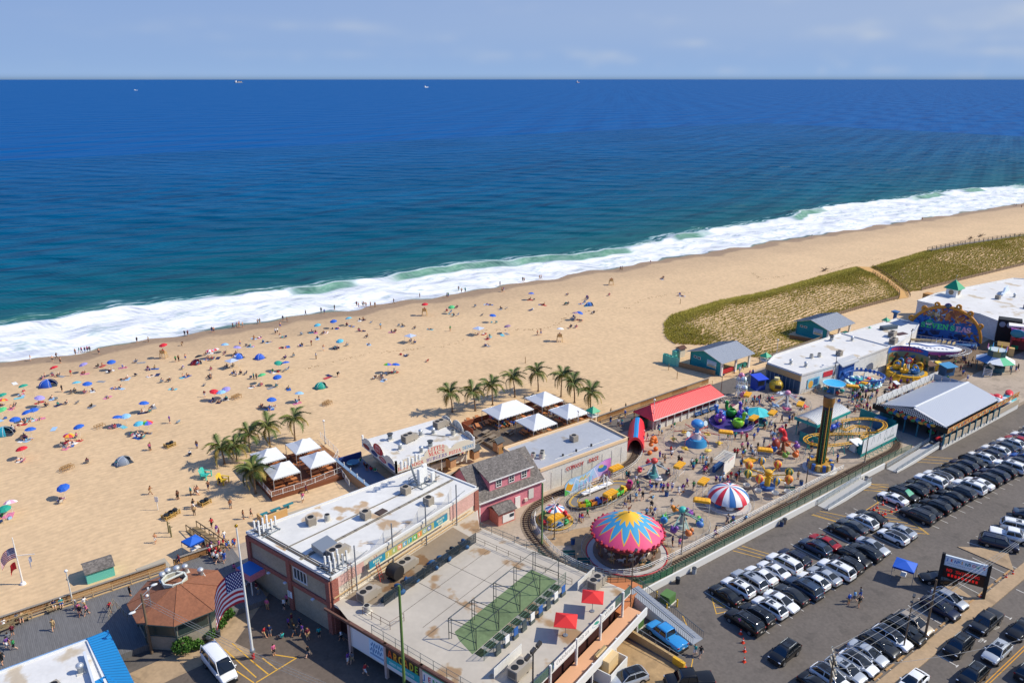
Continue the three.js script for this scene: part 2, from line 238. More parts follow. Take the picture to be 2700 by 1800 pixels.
// ------------------------------ paving
const asphaltTex=tex(1024,1024,(x,y)=>{const n=fbm(x*5,y*5,5,5,101),f=fbm(x*140,y*140,2,140,103),s=smooth(0.62,0.72,fbm(x*18,y*18,4,18,105)),c=Math.abs(fbm(x*6,y*6,4,6,107)- 0.5)<0.0012?0.88:1;const k=(0.95 + 0.20*(n - 0.5)+ 0.16*(f - 0.5)- 0.07*s)*c;return[0.425*k,0.39*k,0.355*k];},true,1 / 38);
const asphalt=new THREE.MeshPhysicalMaterial({map:asphaltTex,roughness:0.9,side:THREE.DoubleSide});
const concTex=tex(1024,1024,(x,y)=>{const n=fbm(x*6,y*6,5,6,111),f=fbm(x*100,y*100,2,100,113),s=smooth(0.58,0.70,fbm(x*16,y*16,4,16,115));const k=0.96 + 0.15*(n - 0.5)+ 0.12*(f - 0.5)- 0.09*s;return[0.71*k,0.635*k,0.545*k];},true,1 / 30);
const concrete=new THREE.MeshPhysicalMaterial({map:concTex,roughness:0.9,side:THREE.DoubleSide});
const tanWalk=new THREE.MeshPhysicalMaterial({map:concTex,color:lin(0.98,0.86,0.68),roughness:0.9,side:THREE.DoubleSide});
const plankTex=tex(512,512,(x,y)=>{const b=Math.floor(x*30),e=(x*30)% 1,k=(e<0.10?0.7:1)*(0.95 + 0.08*hash(b,Math.floor(y*3 + hash(b,1)*3),7))*(0.93 + 0.14*fbm(x*60,y*6,2,0,9));return[0.44*k,0.43*k,0.42*k];},true,1 / 6);
const planks=new THREE.MeshPhysicalMaterial({map:plankTex,roughness:0.9,side:THREE.DoubleSide});
const brownPlanks=new THREE.MeshPhysicalMaterial({map:plankTex,color:lin(1.25,0.86,0.50),roughness:0.9,side:THREE.DoubleSide});
struct('ground',S3().sheet([[-900,-900],[1600,-900],[1600,96],[-900,96]],-0.03),asphalt,'asphalt ground behind the boardwalk');
struct('parking_lot',S3().sheet([[59,33.1],[330,33.1],[330,60.5],[59,60.5]],0.0),asphalt,'grey asphalt parking lot');
struct('street',S3().sheet([[40,8],[330,8],[330,31.5],[40,31.5]],-0.012),asphalt,'asphalt street along the sidewalk');
struct('sidewalk',S3().box(195,-0.03,32.3,270,0.16,1.7),tanWalk,'tan concrete sidewalk between lot and street');

struct('amusement_deck',S3().prism([[59.2,60.5],[143.8,60.5],[143.8,58.2],[300,58.2],[300,104],[25.5,104],[25.5,95],[54,96.5],[57.5,86.5]],-0.4,DY + 0.4),concrete,'pale concrete ground of the amusement park');
struct('midway_planks',S3().sheet([[60.5,78],[66,74.5],[62.5,69],[68,64.3],[77,63.5],[78.5,71],[73,76],[70,77.2],[66,78.4]],DY + 0.004),new THREE.MeshPhysicalMaterial({map:concTex,color:lin(1.0,0.84,0.62),roughness:0.9,side:THREE.DoubleSide}),'tan boards round the carousel');
struct('east_midway',S3().sheet([[165,72],[260,72],[260,84],[209,81],[196,84.5],[180,77]],DY + 0.004),brownPlanks,'brown plank midway under the arch sign');
struct('boardwalk',S3().box(-14,-0.5,96.5,79,DY + 0.504,15),planks,'grey plank boardwalk along the beach fence');
struct('boardwalk',S3().box(118,DY - 0.2,101,45,0.204,6),asphalt,'dark boardwalk strip beside the red roofed stand');
struct('boardwalk',S3().box(420,DY - 0.4,100,330,0.404,9),planks,'far boardwalk with benches beyond the white building');
struct('plaza',S3().sheet([[6,60],[36,44],[31,76],[26,95],[21.5,95],[18,86.5],[14,86.5],[6,86]],0.0),tanWalk,'tan concrete plaza below the big flag');
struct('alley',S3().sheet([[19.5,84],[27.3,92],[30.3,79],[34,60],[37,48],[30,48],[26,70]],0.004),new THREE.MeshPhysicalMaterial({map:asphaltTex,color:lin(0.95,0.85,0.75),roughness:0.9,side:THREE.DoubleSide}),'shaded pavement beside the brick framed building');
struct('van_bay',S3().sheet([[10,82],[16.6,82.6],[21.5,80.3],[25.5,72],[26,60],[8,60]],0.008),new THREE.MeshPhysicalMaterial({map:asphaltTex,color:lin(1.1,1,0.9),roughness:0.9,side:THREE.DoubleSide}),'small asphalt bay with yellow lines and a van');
// white retaining wall and green mesh fence along the lot
function wall(name,label,a,b,y0,h,t,mat){const o=thing(name,label,'wall');const L=Math.hypot(b[0]- a[0],b[1]- a[1]);S3().box((a[0]+ b[0])/ 2,y0,(a[1]+ b[1])/ 2,L,h,t,Math.atan2(b[1]- a[1],b[0]- a[0])).mesh('wall',mat,o);return o;}
const whitePaint=M(0xdedbd3,0.7),offWhite=M(0xd9d2c4,0.8);
wall('retaining_wall','low white retaining wall between train track and parking lot',[64.5,60.45],[127.6,60.45],-0.2,1.25,0.25,whitePaint);
wall('retaining_wall','white retaining wall under the gabled arcade hall',[143.4,58.05],[176,58.05],-0.2,1.6,0.25,whitePaint);
// painted markings
const yellow=M(0xd9a63a,0.8),whiteLine=M(0xcfcac0,0.8);
{
  const row=S3();for(let i=0;i<=29;i++){const u=74.1 + i*2.43;if(u<112&&!(u>91.5&&u<93))row.box(u,0.002,50.9,0.1,0.004,10.4);}for(let i=0;i<=24;i++){const u=115.7 + i*2.66;row.box(u,0.002,50.2 - i*0.09,0.1,0.004,10.6);}
  row.box(93,0.002,50.9,37,0.003,0.1);row.box(140,0.002,49.8,50,0.003,0.1,-0.03);
  for(let i=0;i<16;i++)row.box(93.4 +(i - 7)*2.6,0.002,35.6,0.1,0.004,5.2,-0.05);for(let i=0;i<9;i++)row.box(115.9 + i*2.75,0.002,38.3,0.1,0.004,4.6,0.28);
  tag(row.mesh('parking_lines',whiteLine),'thin white stall lines on the parking lot',null,null,'structure');
  const y=S3(),pairs=(l,w=0.11)=>{for(let i=0;i<l.length;i +=2)y.beam([l[i][0],0.006,l[i][1]],[l[i + 1][0],0.006,l[i + 1][1]],w,0.006);};
  pairs([[103.6,59.0],[105.0,54.7],[104.5,58.9],[106.2,54.7],[105.4,58.9],[107.7,54.7],[117.0,59.0],[119.4,56.3],[118.4,59.2],[120.5,56.2],[120.0,59.4],[121.7,56.3]]);
  pairs([[85.1,60.1],[86.9,56.4],[86.2,60.1],[87.8,56.4],[87.2,60.1],[88.7,56.3],[103.3,59.0],[104.7,55.1],[104.5,58.9],[106.1,55.0]]);
  pairs([[134.5,58.6],[138.3,54.8],[136.2,58.7],[139.9,54.9],[137.9,58.8],[141.5,54.9],[116.8,59.0],[119.5,56.4],[118.2,59.4],[121.4,56.7],[119.5,59.6],[122.6,56.8]]);
  pairs([[112.1,51.7],[113.7,49.5],[111.2,51.1],[113.3,48.6],[110.3,50.4],[113.8,47.0],[111.5,48.3],[113.1,46.3],[110.6,47.4],[112.5,45.4],[113.9,53.9],[115.2,51.0],[112.8,53.8],[114.4,50.6],[113.8,47.2],[112.8,45.0],[113.6,47.2],[112.6,45.1],[116.2,51.5],[113.7,47.2],[111.6,54.6],[116.7,54.8],[117.1,56.0],[115.1,54.5]]);
  pairs([[73.9,54.7],[71.8,52.2],[73.9,54.7],[73.8,52.3],[72.7,53.1],[73.8,52.3],[73.2,53.8],[74.4,53.0],[67.9,54.5],[65.6,50.8],[62.9,48.4],[61.1,47.2],[71.7,52.2],[73.1,51.7]]);
  tag(y.mesh('yellow_markings',yellow),'yellow hatched no parking markings on the lot',null,null,'structure');
  const z=S3(),zp=(l,w)=>{for(let i=0;i<l.length;i +=2)z.beam([l[i][0],0.014,l[i][1]],[l[i + 1][0],0.014,l[i + 1][1]],w,0.006);};
  zp([[18.1,83.6],[19.6,76.6],[18.1,79.0],[19.1,75.9],[19.2,84.1],[20.3,78.7]],0.14);zp([[20.2,79.2],[20.9,76.3],[21.3,79.3],[22.0,76.5],[19.3,75.8],[24.6,76.9],[24.5,77.0],[22.6,79.1]],0.16);
  tag(z.mesh('bay_markings',yellow),'yellow parking lines beside the white van',null,null,'structure');
  const c=S3();for(const d of[0,0.3])c.box(190,-0.004,25.35 + d,280,0.004,0.11);tag(c.mesh('centre_line',M(0xd0922a,0.8)),'double yellow line down the street',null,null,'structure');
  const t=S3();for(let k=0;k<14;k++){const u=80 + k*7.2;t.box(u,-0.006,30.0,0.12,0.006,2.3);t.box(u,-0.003,28.9,0.6,0.006,0.12);}tag(t.mesh('bay_ticks',whiteLine),'white kerbside parking marks on the street',null,null,'structure');
  for(let k=0;k<15;k++){const o=thing('wheel_stop','tan concrete wheel stop along the sidewalk','wheel stop',[75.3 + k*2.6,0,33.55],0,'wheel stops along the sidewalk');S3().prism([[-0.9,-0.09],[0.9,-0.09],[0.9,0.09],[-0.9,0.09]],0,0.12,0.02).mesh('block',M(0xb08a5c,0.9),o);}
  for(const[u,v,n]of[[98.2,29.2,'1122'],[80.6,29.3,'1126'],[94.2,29.3,'1124']]){const m=new THREE.MeshPhysicalMaterial({color:0xcfcac0,roughness:0.8,transparent:true,alphaMap:canvas(128,64,(x)=>{x.fillStyle='#000';x.fillRect(0,0,128,64);x.fillStyle='#fff';x.font='bold 54px sans-serif';x.textAlign='center';x.fillText(n,64,52);})});const s=S3().poly([[u - .6,0,v - .3],[u + .6,0,v - .3],[u + .6,0,v + .3],[u - .6,0,v + .3]],[[0,0],[1,0],[1,1],[0,1]]).mesh('bay_number',m);tag(s,'white painted number ' + n + ' on the street',null,null,'structure');}
}
// traffic island and apron near the pole sign
{const s=S3().prism([[112.7,40.8],[112.9,33.1],[116.5,35.3],[118.2,35.9]],-0.02,0.14).mesh('traffic_island',tanWalk);s.userData.kind='structure';s.userData.label='tan concrete island beside the lot entrance';const q=S3().prism([[103.1,37.4],[102.0,33.9],[103.0,33.2],[98.3,32.9],[98.6,34.5],[100.5,34.6],[102.0,38.6]],-0.02,0.12).mesh('sign_island',tanWalk);q.userData.kind='structure';q.userData.label='tan concrete strip under the pole sign';}
// ------------------------------ board fence beside the beach, in panels
const boardTones=[0xb3854f,0xa37544,0xbd9260,0x96693c].map((c)=>M(c,0.9)),greyWood=M(0x8f8577,0.9),railWood=M(0xc9a878,0.85);
function boardFence(name,label,a,b,y0,h,tone,opt={}){
  const o=thing(name,label,'fence'),L=Math.hypot(b[0]- a[0],b[1]- a[1]),rot=Math.atan2(b[1]- a[1],b[0]- a[0]),n=Math.max(1,Math.round(L / 2.4)),w=L / n;o.position.copy(V(a[0],y0,a[1]));o.rotation.y=rot;
  const bg=boardPanel(+w.toFixed(2),h);for(let i=0;i<n;i++){const p=part('panel',bg,tone??boardTones[(i*7 +(i>>1))% 4],o);p.position.set(i*w,0,0);}
  const pr=S3();for(let i=0;i<=n;i++)pr.box(i*w,0,0.06,0.1,h + 0.05,0.1);pr.split('post',opt.post??greyWood,o);if(opt.cap)S3().box(L / 2,h,0,L,0.07,0.34).mesh('cap_rail',greyWood,o);
  if(opt.rail){const r=S3();for(let i=0;i<=n;i++)r.box(i*w,0,-1.1,0.09,1.0,0.09);for(const y of[0.5,0.95])r.box(L / 2,y,-1.1,L,0.07,0.05);r.box(L / 2,0.0,-0.95,L,0.12,0.3);r.mesh('hand_rail',railWood,o);}
  return o;
}
const bpCache={};function boardPanel(w,h){return bpCache[w + '_' + h]??=(()=>{const s=S3(),n=Math.round(w / 0.17),d=w / n;for(let i=0;i<n;i++)s.box(d*(i + 0.5),0.02,0.012*(hash(i,3)- 0.5),d - 0.016,h - 0.03 + 0.03*hash(i,5),0.03);for(const y of[0.3,h - 0.3])s.box(w / 2,y,0.035,w,0.09,0.04);return s.geometry();})();}
boardFence('board_fence','brown board fence with hand rail beside the teal shed',[-40,104],[16.4,104],DY,1.0,null,{cap:true,rail:true});
boardFence('board_fence','short brown board fence behind the queue at the beach stairs',[17.5,104.1],[23.6,104.1],DY,1.0,null,{cap:true});
boardFence('board_fence','long weathered board fence behind the grey roofed hall',[74,104.1],[98,104.4],DY,1.7,null);
boardFence('board_fence','brown board fence with hand rail behind the red roofed stand',[98.6,104.4],[133,105],DY,1.25,null,{rail:true,cap:true});
boardFence('board_fence','weathered board fence between dune grass and white roofed hall',[154,106.8],[181,107.4],DY,1.2,greyWood,{});
boardFence('board_fence','dark board enclosure round the farther teal hut',[176.5,114],[178.5,108],0,1.5,M(0x7a5a3e,0.9));boardFence('board_fence','low board screen under the nearer teal hut',[137.2,118],[139.6,108.6],0,1.3,M(0x9a7a54,0.9));
// picket line of snow fence under the dune
{const o=thing('snow_fence','thin wire and slat fence along the dune edge','fence');const s=S3(),w=S3();let l;for(const p of[[240.0,118.3],[228.5,119.0],[217.0,119.4],[208.3,119.4]]){if(l){const L=Math.hypot(p[0]- l[0],p[1]- l[1]);for(let t=0;t<L;t +=1.2)s.cyl(mix(l[0],p[0],t / L),0,mix(l[1],p[1],t / L),0.05,1.2,0.05,4);w.beam([l[0],0.6,l[1]],[p[0],0.6,p[1]],0.03,0.9);}l=p;}s.mesh('posts',M(0x6f5d48,0.9),o);w.mesh('slats',M(0x85725c,0.9),o);
  const o2=thing('snow_fence','slat fence below the dune beyond the sand path','fence');const s2=S3(),w2=S3();l=null;for(const p of[[256,119],[280,117.8],[326,114.8],[400,107.3],[520,92.4]]){if(l){const L=Math.hypot(p[0]- l[0],p[1]- l[1]);for(let t=0;t<L;t +=2.4)s2.cyl(mix(l[0],p[0],t / L),0,mix(l[1],p[1],t / L),0.06,1.3,0.06,4);w2.beam([l[0],0.6,l[1]],[p[0],0.6,p[1]],0.03,0.9);}l=p;}s2.mesh('posts',M(0x6f5d48,0.9),o2);w2.mesh('slats',M(0x85725c,0.9),o2);
  for(const[lb,P]of[['split rail fence along the near side of the sand path',[[265.6,141.4],[257,131],[248,122.2],[241,118.4]]],['split rail fence along the far side of the sand path',[[275,146.8],[263.4,133.2],[251,121],[245,117]]]]){const f=thing('path_fence',lb,'fence'),k=S3();for(let i=1;i<P.length;i++){for(const y of[0.45,0.9])k.bar([P[i - 1][0],y,P[i - 1][1]],[P[i][0],y,P[i][1]],0.06);const L=Math.hypot(P[i][0]- P[i - 1][0],P[i][1]- P[i - 1][1]);for(let t=0;t<L;t +=2.2)k.cyl(mix(P[i - 1][0],P[i][0],t / L),0,mix(P[i - 1][1],P[i][1],t / L),0.09,1.1,0.09,5);}k.mesh('rails',M(0x7a6246,0.9),f);}
  const wk=thing('dune_walkway','grey wooden walkway crossing the far dune','walkway');const W=[[313,145],[336,143],[372,137],[396,128],[430,110]],k1=S3(),k2=S3();for(let i=1;i<W.length;i++){k1.beam([W[i - 1][0],2.0,W[i - 1][1]],[W[i][0],2.0,W[i][1]],1.8,0.15);for(const d of[-0.9,0.9])for(const y of[2.5,3.0])k2.beam([W[i - 1][0],y,W[i - 1][1]+ d],[W[i][0],y,W[i][1]+ d],0.08,0.1);const L=Math.hypot(W[i][0]- W[i - 1][0],W[i][1]- W[i - 1][1]);for(let t=0;t<L;t +=3)for(const d of[-0.9,0.9])k2.box(mix(W[i - 1][0],W[i][0],t / L),0,mix(W[i - 1][1],W[i][1],t / L)+ d,0.14,3.05,0.14);}k1.mesh('deck',M(0x8d8272,0.9),wk);k2.mesh('railing',M(0x6d6254,0.9),wk);
}

// ---------------------------------------------------------------- buildings
const roofTex=tex(512,512,(x,y)=>{const n=fbm(x*5,y*5,5,5,201),s=smooth(0.60,0.76,fbm(x*9,y*9,5,9,203)),f=fbm(x*70,y*70,2,70,205),k=0.985 + 0.10*(n - 0.5)+ 0.05*(f - 0.5);return[(0.865 - 0.10*s)*k,(0.85 - 0.15*s)*k,(0.82 - 0.22*s)*k];},true,1 / 24);
const rustTex=tex(512,512,(x,y)=>{const n=fbm(x*7,y*7,5,7,211),s=smooth(0.66,0.76,fbm(x*9,y*9,5,9,213)),f=fbm(x*60,y*60,2,60,215),k=0.985 + 0.12*(n - 0.5)+ 0.05*(f - 0.5);return[(0.86 - 0.13*s)*k,(0.845 - 0.23*s)*k,(0.81 - 0.33*s)*k];},true,1 / 30);
const roofWhite=new THREE.MeshPhysicalMaterial({map:roofTex,roughness:0.75,side:THREE.DoubleSide}),roofStained=new THREE.MeshPhysicalMaterial({map:rustTex,roughness:0.75,side:THREE.DoubleSide});
const roofGrey=new THREE.MeshPhysicalMaterial({map:roofTex,color:lin(0.58,0.62,0.70),roughness:0.7,side:THREE.DoubleSide}),deckCoat=new THREE.MeshPhysicalMaterial({map:rustTex,color:lin(0.72,0.655,0.575),roughness:0.85,side:THREE.DoubleSide});
const shingleTex=tex(512,512,(x,y)=>{const r=Math.floor(y*40),c=Math.floor(x*26 +(r % 2)*0.5),k=0.80 + 0.35*hash(c,r,3)+(y*40 % 1<0.14?-0.16:0)+ 0.2*(fbm(x*8,y*8,3,8,5)- 0.5);return[0.46*k,0.43*k,0.40*k];},true,1 / 6);
const shingle=new THREE.MeshPhysicalMaterial({map:shingleTex,roughness:0.95,side:THREE.DoubleSide});
const stuccoTex=tex(256,256,(x,y)=>{const k=0.94 + 0.16*(fbm(x*30,y*30,4,30,221)- 0.5)+ 0.12*(fbm(x*3,y*3,4,3,223)- 0.5);return[k,k,k];},true,1 / 5);
const stucco=(c)=>M(c,0.9,{map:stuccoTex});
const brickTex=tex(256,256,(x,y)=>{const r=Math.floor(y*22),o=(r % 2)*0.5,bx=(x*8 + o)% 1,by=y*22 % 1,m=bx<0.05||by<0.13,k=0.85 + 0.3*hash(Math.floor(x*8 + o),r,9);return m?[0.60,0.52,0.46]:[0.60*k,0.32*k,0.26*k];},true,1 / 1.7);
const brick=new THREE.MeshPhysicalMaterial({map:brickTex,roughness:0.9,side:THREE.DoubleSide});
const glass=M(0x20303a,0.12,{metalness:0.0,clearcoat:1}),frameWhite=M(0xece8e0,0.6),galv=M(0x9aa0a3,0.45,{metalness:0.6}),darkMetal=M(0x2c2d2e,0.6),hvacTan=M(0xa39888,0.7),pinkWall=stucco(0xe58a94),cream=stucco(0xe3d6bf),greenMesh=M(0x1f5a4a,0.7),tealPaint=M(0x3aa39b,0.7),blackM=M(0x17181a,0.7);
function windowOn(parent,a,b,y0,y1,mul=[2,2],n=0.06){
  const L=Math.hypot(b[0]- a[0],b[1]- a[1]),w=S3(),f=S3(),rot=Math.atan2(b[1]- a[1],b[0]- a[0]),nx=(b[1]- a[1])/ L*n,ny=-(b[0]- a[0])/ L*n,cu=(a[0]+ b[0])/ 2 + nx,cv=(a[1]+ b[1])/ 2 + ny;
  w.box(cu - nx*0.6,y0,cv - ny*0.6,L,y1 - y0,0.05,rot);const g=w.mesh('window',glass,parent);
  const c=Math.cos(rot),s=Math.sin(rot);for(const y of[y0 - 0.04,y1 - 0.04])f.box(cu,y,cv,L + 0.16,0.1,0.1,rot);for(let i=0;i<=mul[0];i++){const d=(i / mul[0]- 0.5)*L;f.box(cu + c*d,y0,cv + s*d,i % mul[0]?0.05:0.1,y1 - y0,0.1,rot);}for(let j=1;j<mul[1];j++)f.box(cu,mix(y0,y1,j / mul[1])- 0.02,cv,L,0.05,0.1,rot);f.mesh('frame',frameWhite,g);return g;
}
// flat roofed hall: walls, roof sheet, parapet coping
function flatHall(name,label,poly,y0,y1,wallMat,roofMat,copMat,opt={}){
  const o=opt.into??thing(name,label,'building');S3().prism(poly,y0,y1 - y0).mesh('wall',wallMat,o);S3().sheet(poly,y1 + 0.02).mesh('roof',roofMat,o);
  const c=S3();for(let i=0;i<poly.length;i++){if(opt.skip?.includes(i))continue;const a=poly[i],b=poly[(i + 1)% poly.length],L=Math.hypot(b[0]- a[0],b[1]- a[1]);c.box((a[0]+ b[0])/ 2,y1 - 0.15,(a[1]+ b[1])/ 2,L + 0.28,opt.par??0.38,0.28,Math.atan2(b[1]- a[1],b[0]- a[0]));}c.mesh('parapet',copMat,o);return o;
}
// rooftop plant
const hvacProto=(kind)=>{const g=new THREE.Group();g.name='rooftop_unit';
  if(kind==='box'){S3().box(0,0.12,0,1.15,1.05,1.15).mesh('casing',hvacTan,g);S3().cyl(0,1.17,0,0.42,0.05).mesh('fan',blackM,g);const s=S3();for(const k of[-0.4,0.4])s.box(k,0,0,0.12,0.12,1.2);for(let i=0;i<6;i++)s.box(0,0.25 + i*0.14,0,1.18,0.03,1.18);s.mesh('louvres',M(0x857b6d,0.8),g);}
  if(kind==='long'){S3().box(0,0.2,0,2.3,1.2,1.4).box(1.5,0.2,0,0.8,0.7,1.2).mesh('casing',hvacTan,g);S3().cyl(-0.6,1.4,0,0.42,0.05).cyl(0.4,1.4,0,0.42,0.05).mesh('fan',blackM,g);S3().box(-0.9,0,0,0.2,0.2,1.4).box(0.9,0,0,0.2,0.2,1.4).box(-1.16,0.4,0,0.03,0.8,1.0).mesh('grille',M(0x6d655a,0.8),g);}
  if(kind==='cond'){S3().cyl(0,0.1,0,0.42,0.85,0.42,14).mesh('casing',M(0xb9b4a6,0.7),g);S3().cyl(0,0.95,0,0.34,0.04,0.3,14).mesh('fan',blackM,g);S3().box(0,0,0,0.95,0.1,0.95).mesh('pad',offWhite,g);}
  if(kind==='vent'){S3().cyl(0,0,0,0.3,0.7,0.3,12).mesh('stack',galv,g);S3().sph(0,0.95,0,0.42,0.34,12).mesh('turbine',M(0xc4c7c8,0.4,{metalness:0.5}),g);S3().box(0,0,0,0.9,0.12,0.9).mesh('curb',offWhite,g);}
  if(kind==='hood'){S3().cyl(0,0,0,0.42,0.9,0.42,14).mesh('stack',galv,g);S3().cyl(0,0.9,0,0.3,0.35,0.58,14).mesh('bowl',M(0x55585a,0.5,{metalness:0.5}),g);S3().box(0,0,0,1.0,0.25,1.0).mesh('curb',offWhite,g);}
  return g;};
const hv={};function hvac(kind,u,y,v,rot,label){hv[kind]??=hvacProto(kind);const c=hv[kind].clone();scene.add(c);c.position.copy(V(u,y,v));c.rotation.y=rot;tag(c,label,'rooftop unit','rooftop units');return c;}
// --- big hall with brick frame and skewed plan (local a along the long wall, b towards the street)
const BA=16.2*D2,O1=[30.2,78.2],toW=(a,b)=>[O1[0]+ a*Math.cos(BA)+ b*Math.sin(BA),O1[1]+ a*Math.sin(BA)- b*Math.cos(BA)];
{
  const o=thing('brick_framed_hall','large flat roofed hall with brick framed stucco end wall','building',[O1[0],0,O1[1]],BA),H=8.0,P=[[0,0],[28.1,0],[28.2,11],[0,17]];
  flatHall('','',P,0,H,cream,roofStained,whitePaint,{into:o});
  const f=S3(),w=S3();w.box(-0.03,0.05,8.5,0.1,H - 0.4,17).mesh('stucco_panel',stucco(0xb5a88f),o);
  for(const v of[0.35,8.1,16.65])f.box(-0.12,0,v,0.5,H - 0.3,0.75);for(const y of[3.95,H - 0.85])f.box(-0.1,y,8.5,0.4,0.6,17);f.box(0.45,0,-0.08,1.0,H - 0.3,0.3);f.box(27.7,0,-0.08,0.9,H - 0.3,0.3);f.split('brick_frame',brick,o);
  windowOn(o,[-0.02,7.2],[-0.02,4.6],5.2,6.9,[4,1],0.14);
  S3().box(3.0,H - 1.7,-0.05,4.6,1.5,0.1).box(24.6,H - 2.4,-0.05,5.4,2.2,0.1).split('pink_band',stucco(0xe2b3a4),o);S3().box(13,5.3,-0.4,26,0.14,0.1).box(17,3.2 + 1.5,-0.3,20,0.1,0.1).mesh('conduit',M(0xc9a878,0.8),o);
  const l=S3();for(const v of[12.5,9.0,3.4])l.box(-0.4,3.7,v,0.35,0.16,0.4);l.split('wall_light',M(0xdfe6ea,0.5),o);const s=printed(64,96,(x)=>{x.fillStyle='#eef2f5';x.fillRect(0,0,64,96);x.fillStyle='#456';for(let i=0;i<7;i++)x.fillRect(8,10 + i*11,40 -(i % 3)*8,4);});S3().panel([-0.06,8.6],[-0.06,7.7],1.9,2.9,0.36).mesh('notice',s,o);
  const g=S3();g.box(14,H + 0.04,8.4,27,0.1,0.12,-0.105).box(14,H + 0.04,5.3,27.5,0.12,0.12,-0.06).box(14,H + 0.04,5.6,27.5,0.08,0.08,-0.06);for(let i=0;i<14;i++){g.box(1.5 + i*1.95,H + 0.02,5.3 - i*0.0 +(7 - i)*0.117,0.3,0.16,0.3);}g.mesh('roof_pipes',M(0x7c7468,0.8),o);
  const seam=S3();seam.box(1.3,H + 0.03,8.5,0.12,0.06,16).box(0.9,H + 0.03,8.5,0.35,0.05,16.2);seam.mesh('gutter',M(0x4d463f,0.8),o);
  hvac('box',...toW(20.5,-7.4).flatMap((x,i)=>i?[H,x]:[x]),BA,'tan square unit on the stained white roof');hvac('box',...toW(12.2,-7).flatMap((x,i)=>i?[H,x]:[x]),BA,'tan unit beside the dark roof hatch');hvac('cond',...toW(8.6,-10.8).flatMap((x,i)=>i?[H,x]:[x]),0,'small round fan unit on the stained roof');hvac('box',...toW(6.6,-11.8).flatMap((x,i)=>i?[H,x]:[x]),0,'tan box unit near the beach edge of the stained roof');hvac('long',...toW(3.6,-3.0).flatMap((x,i)=>i?[H,x]:[x]),BA,'long tan unit with sloping duct near the brick corner');
  const d=S3().slab([[2.2,H + 1.4,6.2],[4.8,H + 1.4,6.2],[4.8,H + 1.0,3.9],[2.2,H + 1.0,3.9]],0.8).mesh('sloping_duct',galv,o);const hq=S3().box(14.6,H + 0.05,6.4,1.5,0.12,1.1).mesh('roof_hatch',M(0x4a3b34,0.8),o);
  hvac('box',...toW(20.3,-2.6).flatMap((x,i)=>i?[H,x]:[x]),BA,'dark louvred unit behind the shade nets');
  // antenna mast on a skid near the far corner, aerials on the beach corner
  for(const[lb,a,v,k]of[['steel antenna mast with white panels on a roof skid',24.3,7.3,0],['cluster of white cellular aerials on the roof corner',1.6,15.2,1],['white aerials on a frame at the brick corner',2.0,1.3,2]]){
    const t=thing('antenna_frame',lb,'antenna',[toW(a,-v)[0],H,toW(a,-v)[1]],BA),fr=S3(),pn=S3();fr.box(0,0.05,0,3.4,0.1,0.14).box(0,0.05,1.6,3.4,0.1,0.14).box(0,0.05,-1.0,3.4,0.1,0.14);for(const x of[-1.5,0,1.5])fr.box(x,0.05,0.3,0.12,0.1,3.0);
    if(k===0){for(const x of[-1.6,1.6])for(const z of[-1,1.6])fr.cyl(x,0,z,0.05,1.1,0.05,5);for(const y of[0.6,1.1]){fr.box(0,y,1.6,3.2,0.06,0.06).box(1.6,y,0.3,0.06,0.06,2.6).box(-1.6,y,0.3,0.06,0.06,2.6);}fr.bar([-0.9,0.1,0.6],[-1.9,4.0,0.9],0.16,6).bar([-3.9,4.0,0.9],[0.4,4.1,0.9],0.07);pn.box(-0.5,0.3,0.2,0.9,2.4,0.5).box(0.6,0.3,0.4,0.8,2.6,0.4).box(1.2,0.3,-0.7,0.6,1.4,0.4);for(let i=0;i<6;i++)pn.box(-3.6 + i*0.75,3.7,0.9,0.3,1.3 -(i % 2)*0.4,0.25);}
    else for(let i=0;i<9;i++){const x=-1.4 +(i % 5)*0.65,z=-0.6 + Math.floor(i / 5)*1.0;fr.cyl(x,0,z,0.04,1.8,0.04,5);pn.box(x + 0.1,0.5 +(i % 3)*0.15,z,0.22,1.4,0.2);fr.bar([x,1.5,z],[x + 0.6,0.1,z + 0.5],0.03,4);}
    fr.mesh('frame',M(0x8f979b,0.5,{metalness:0.4}),t);pn.split('panel_antenna',M(0xe4e3de,0.6),t);
}
  // blue canopy over the side door, facing the beach stairs
  const c=thing('door_canopy','blue topped pink door canopy on the beach corner of the hall','canopy',[...toW(-1.3,-15.2)].flatMap((x,i)=>i?[0,x]:[x]),BA);S3().box(0,3.0,0,2.4,0.9,3.2).mesh('fascia',pinkWall,c);S3().box(0,3.9,0,2.2,0.06,3.0).mesh('roof',M(0x2f76b8,0.6),c);S3().cyl(-1.0,0,1.4,0.09,3,0.09,6).cyl(-1.0,0,-1.4,0.09,3,0.09,6).mesh('post',whitePaint,c);
}
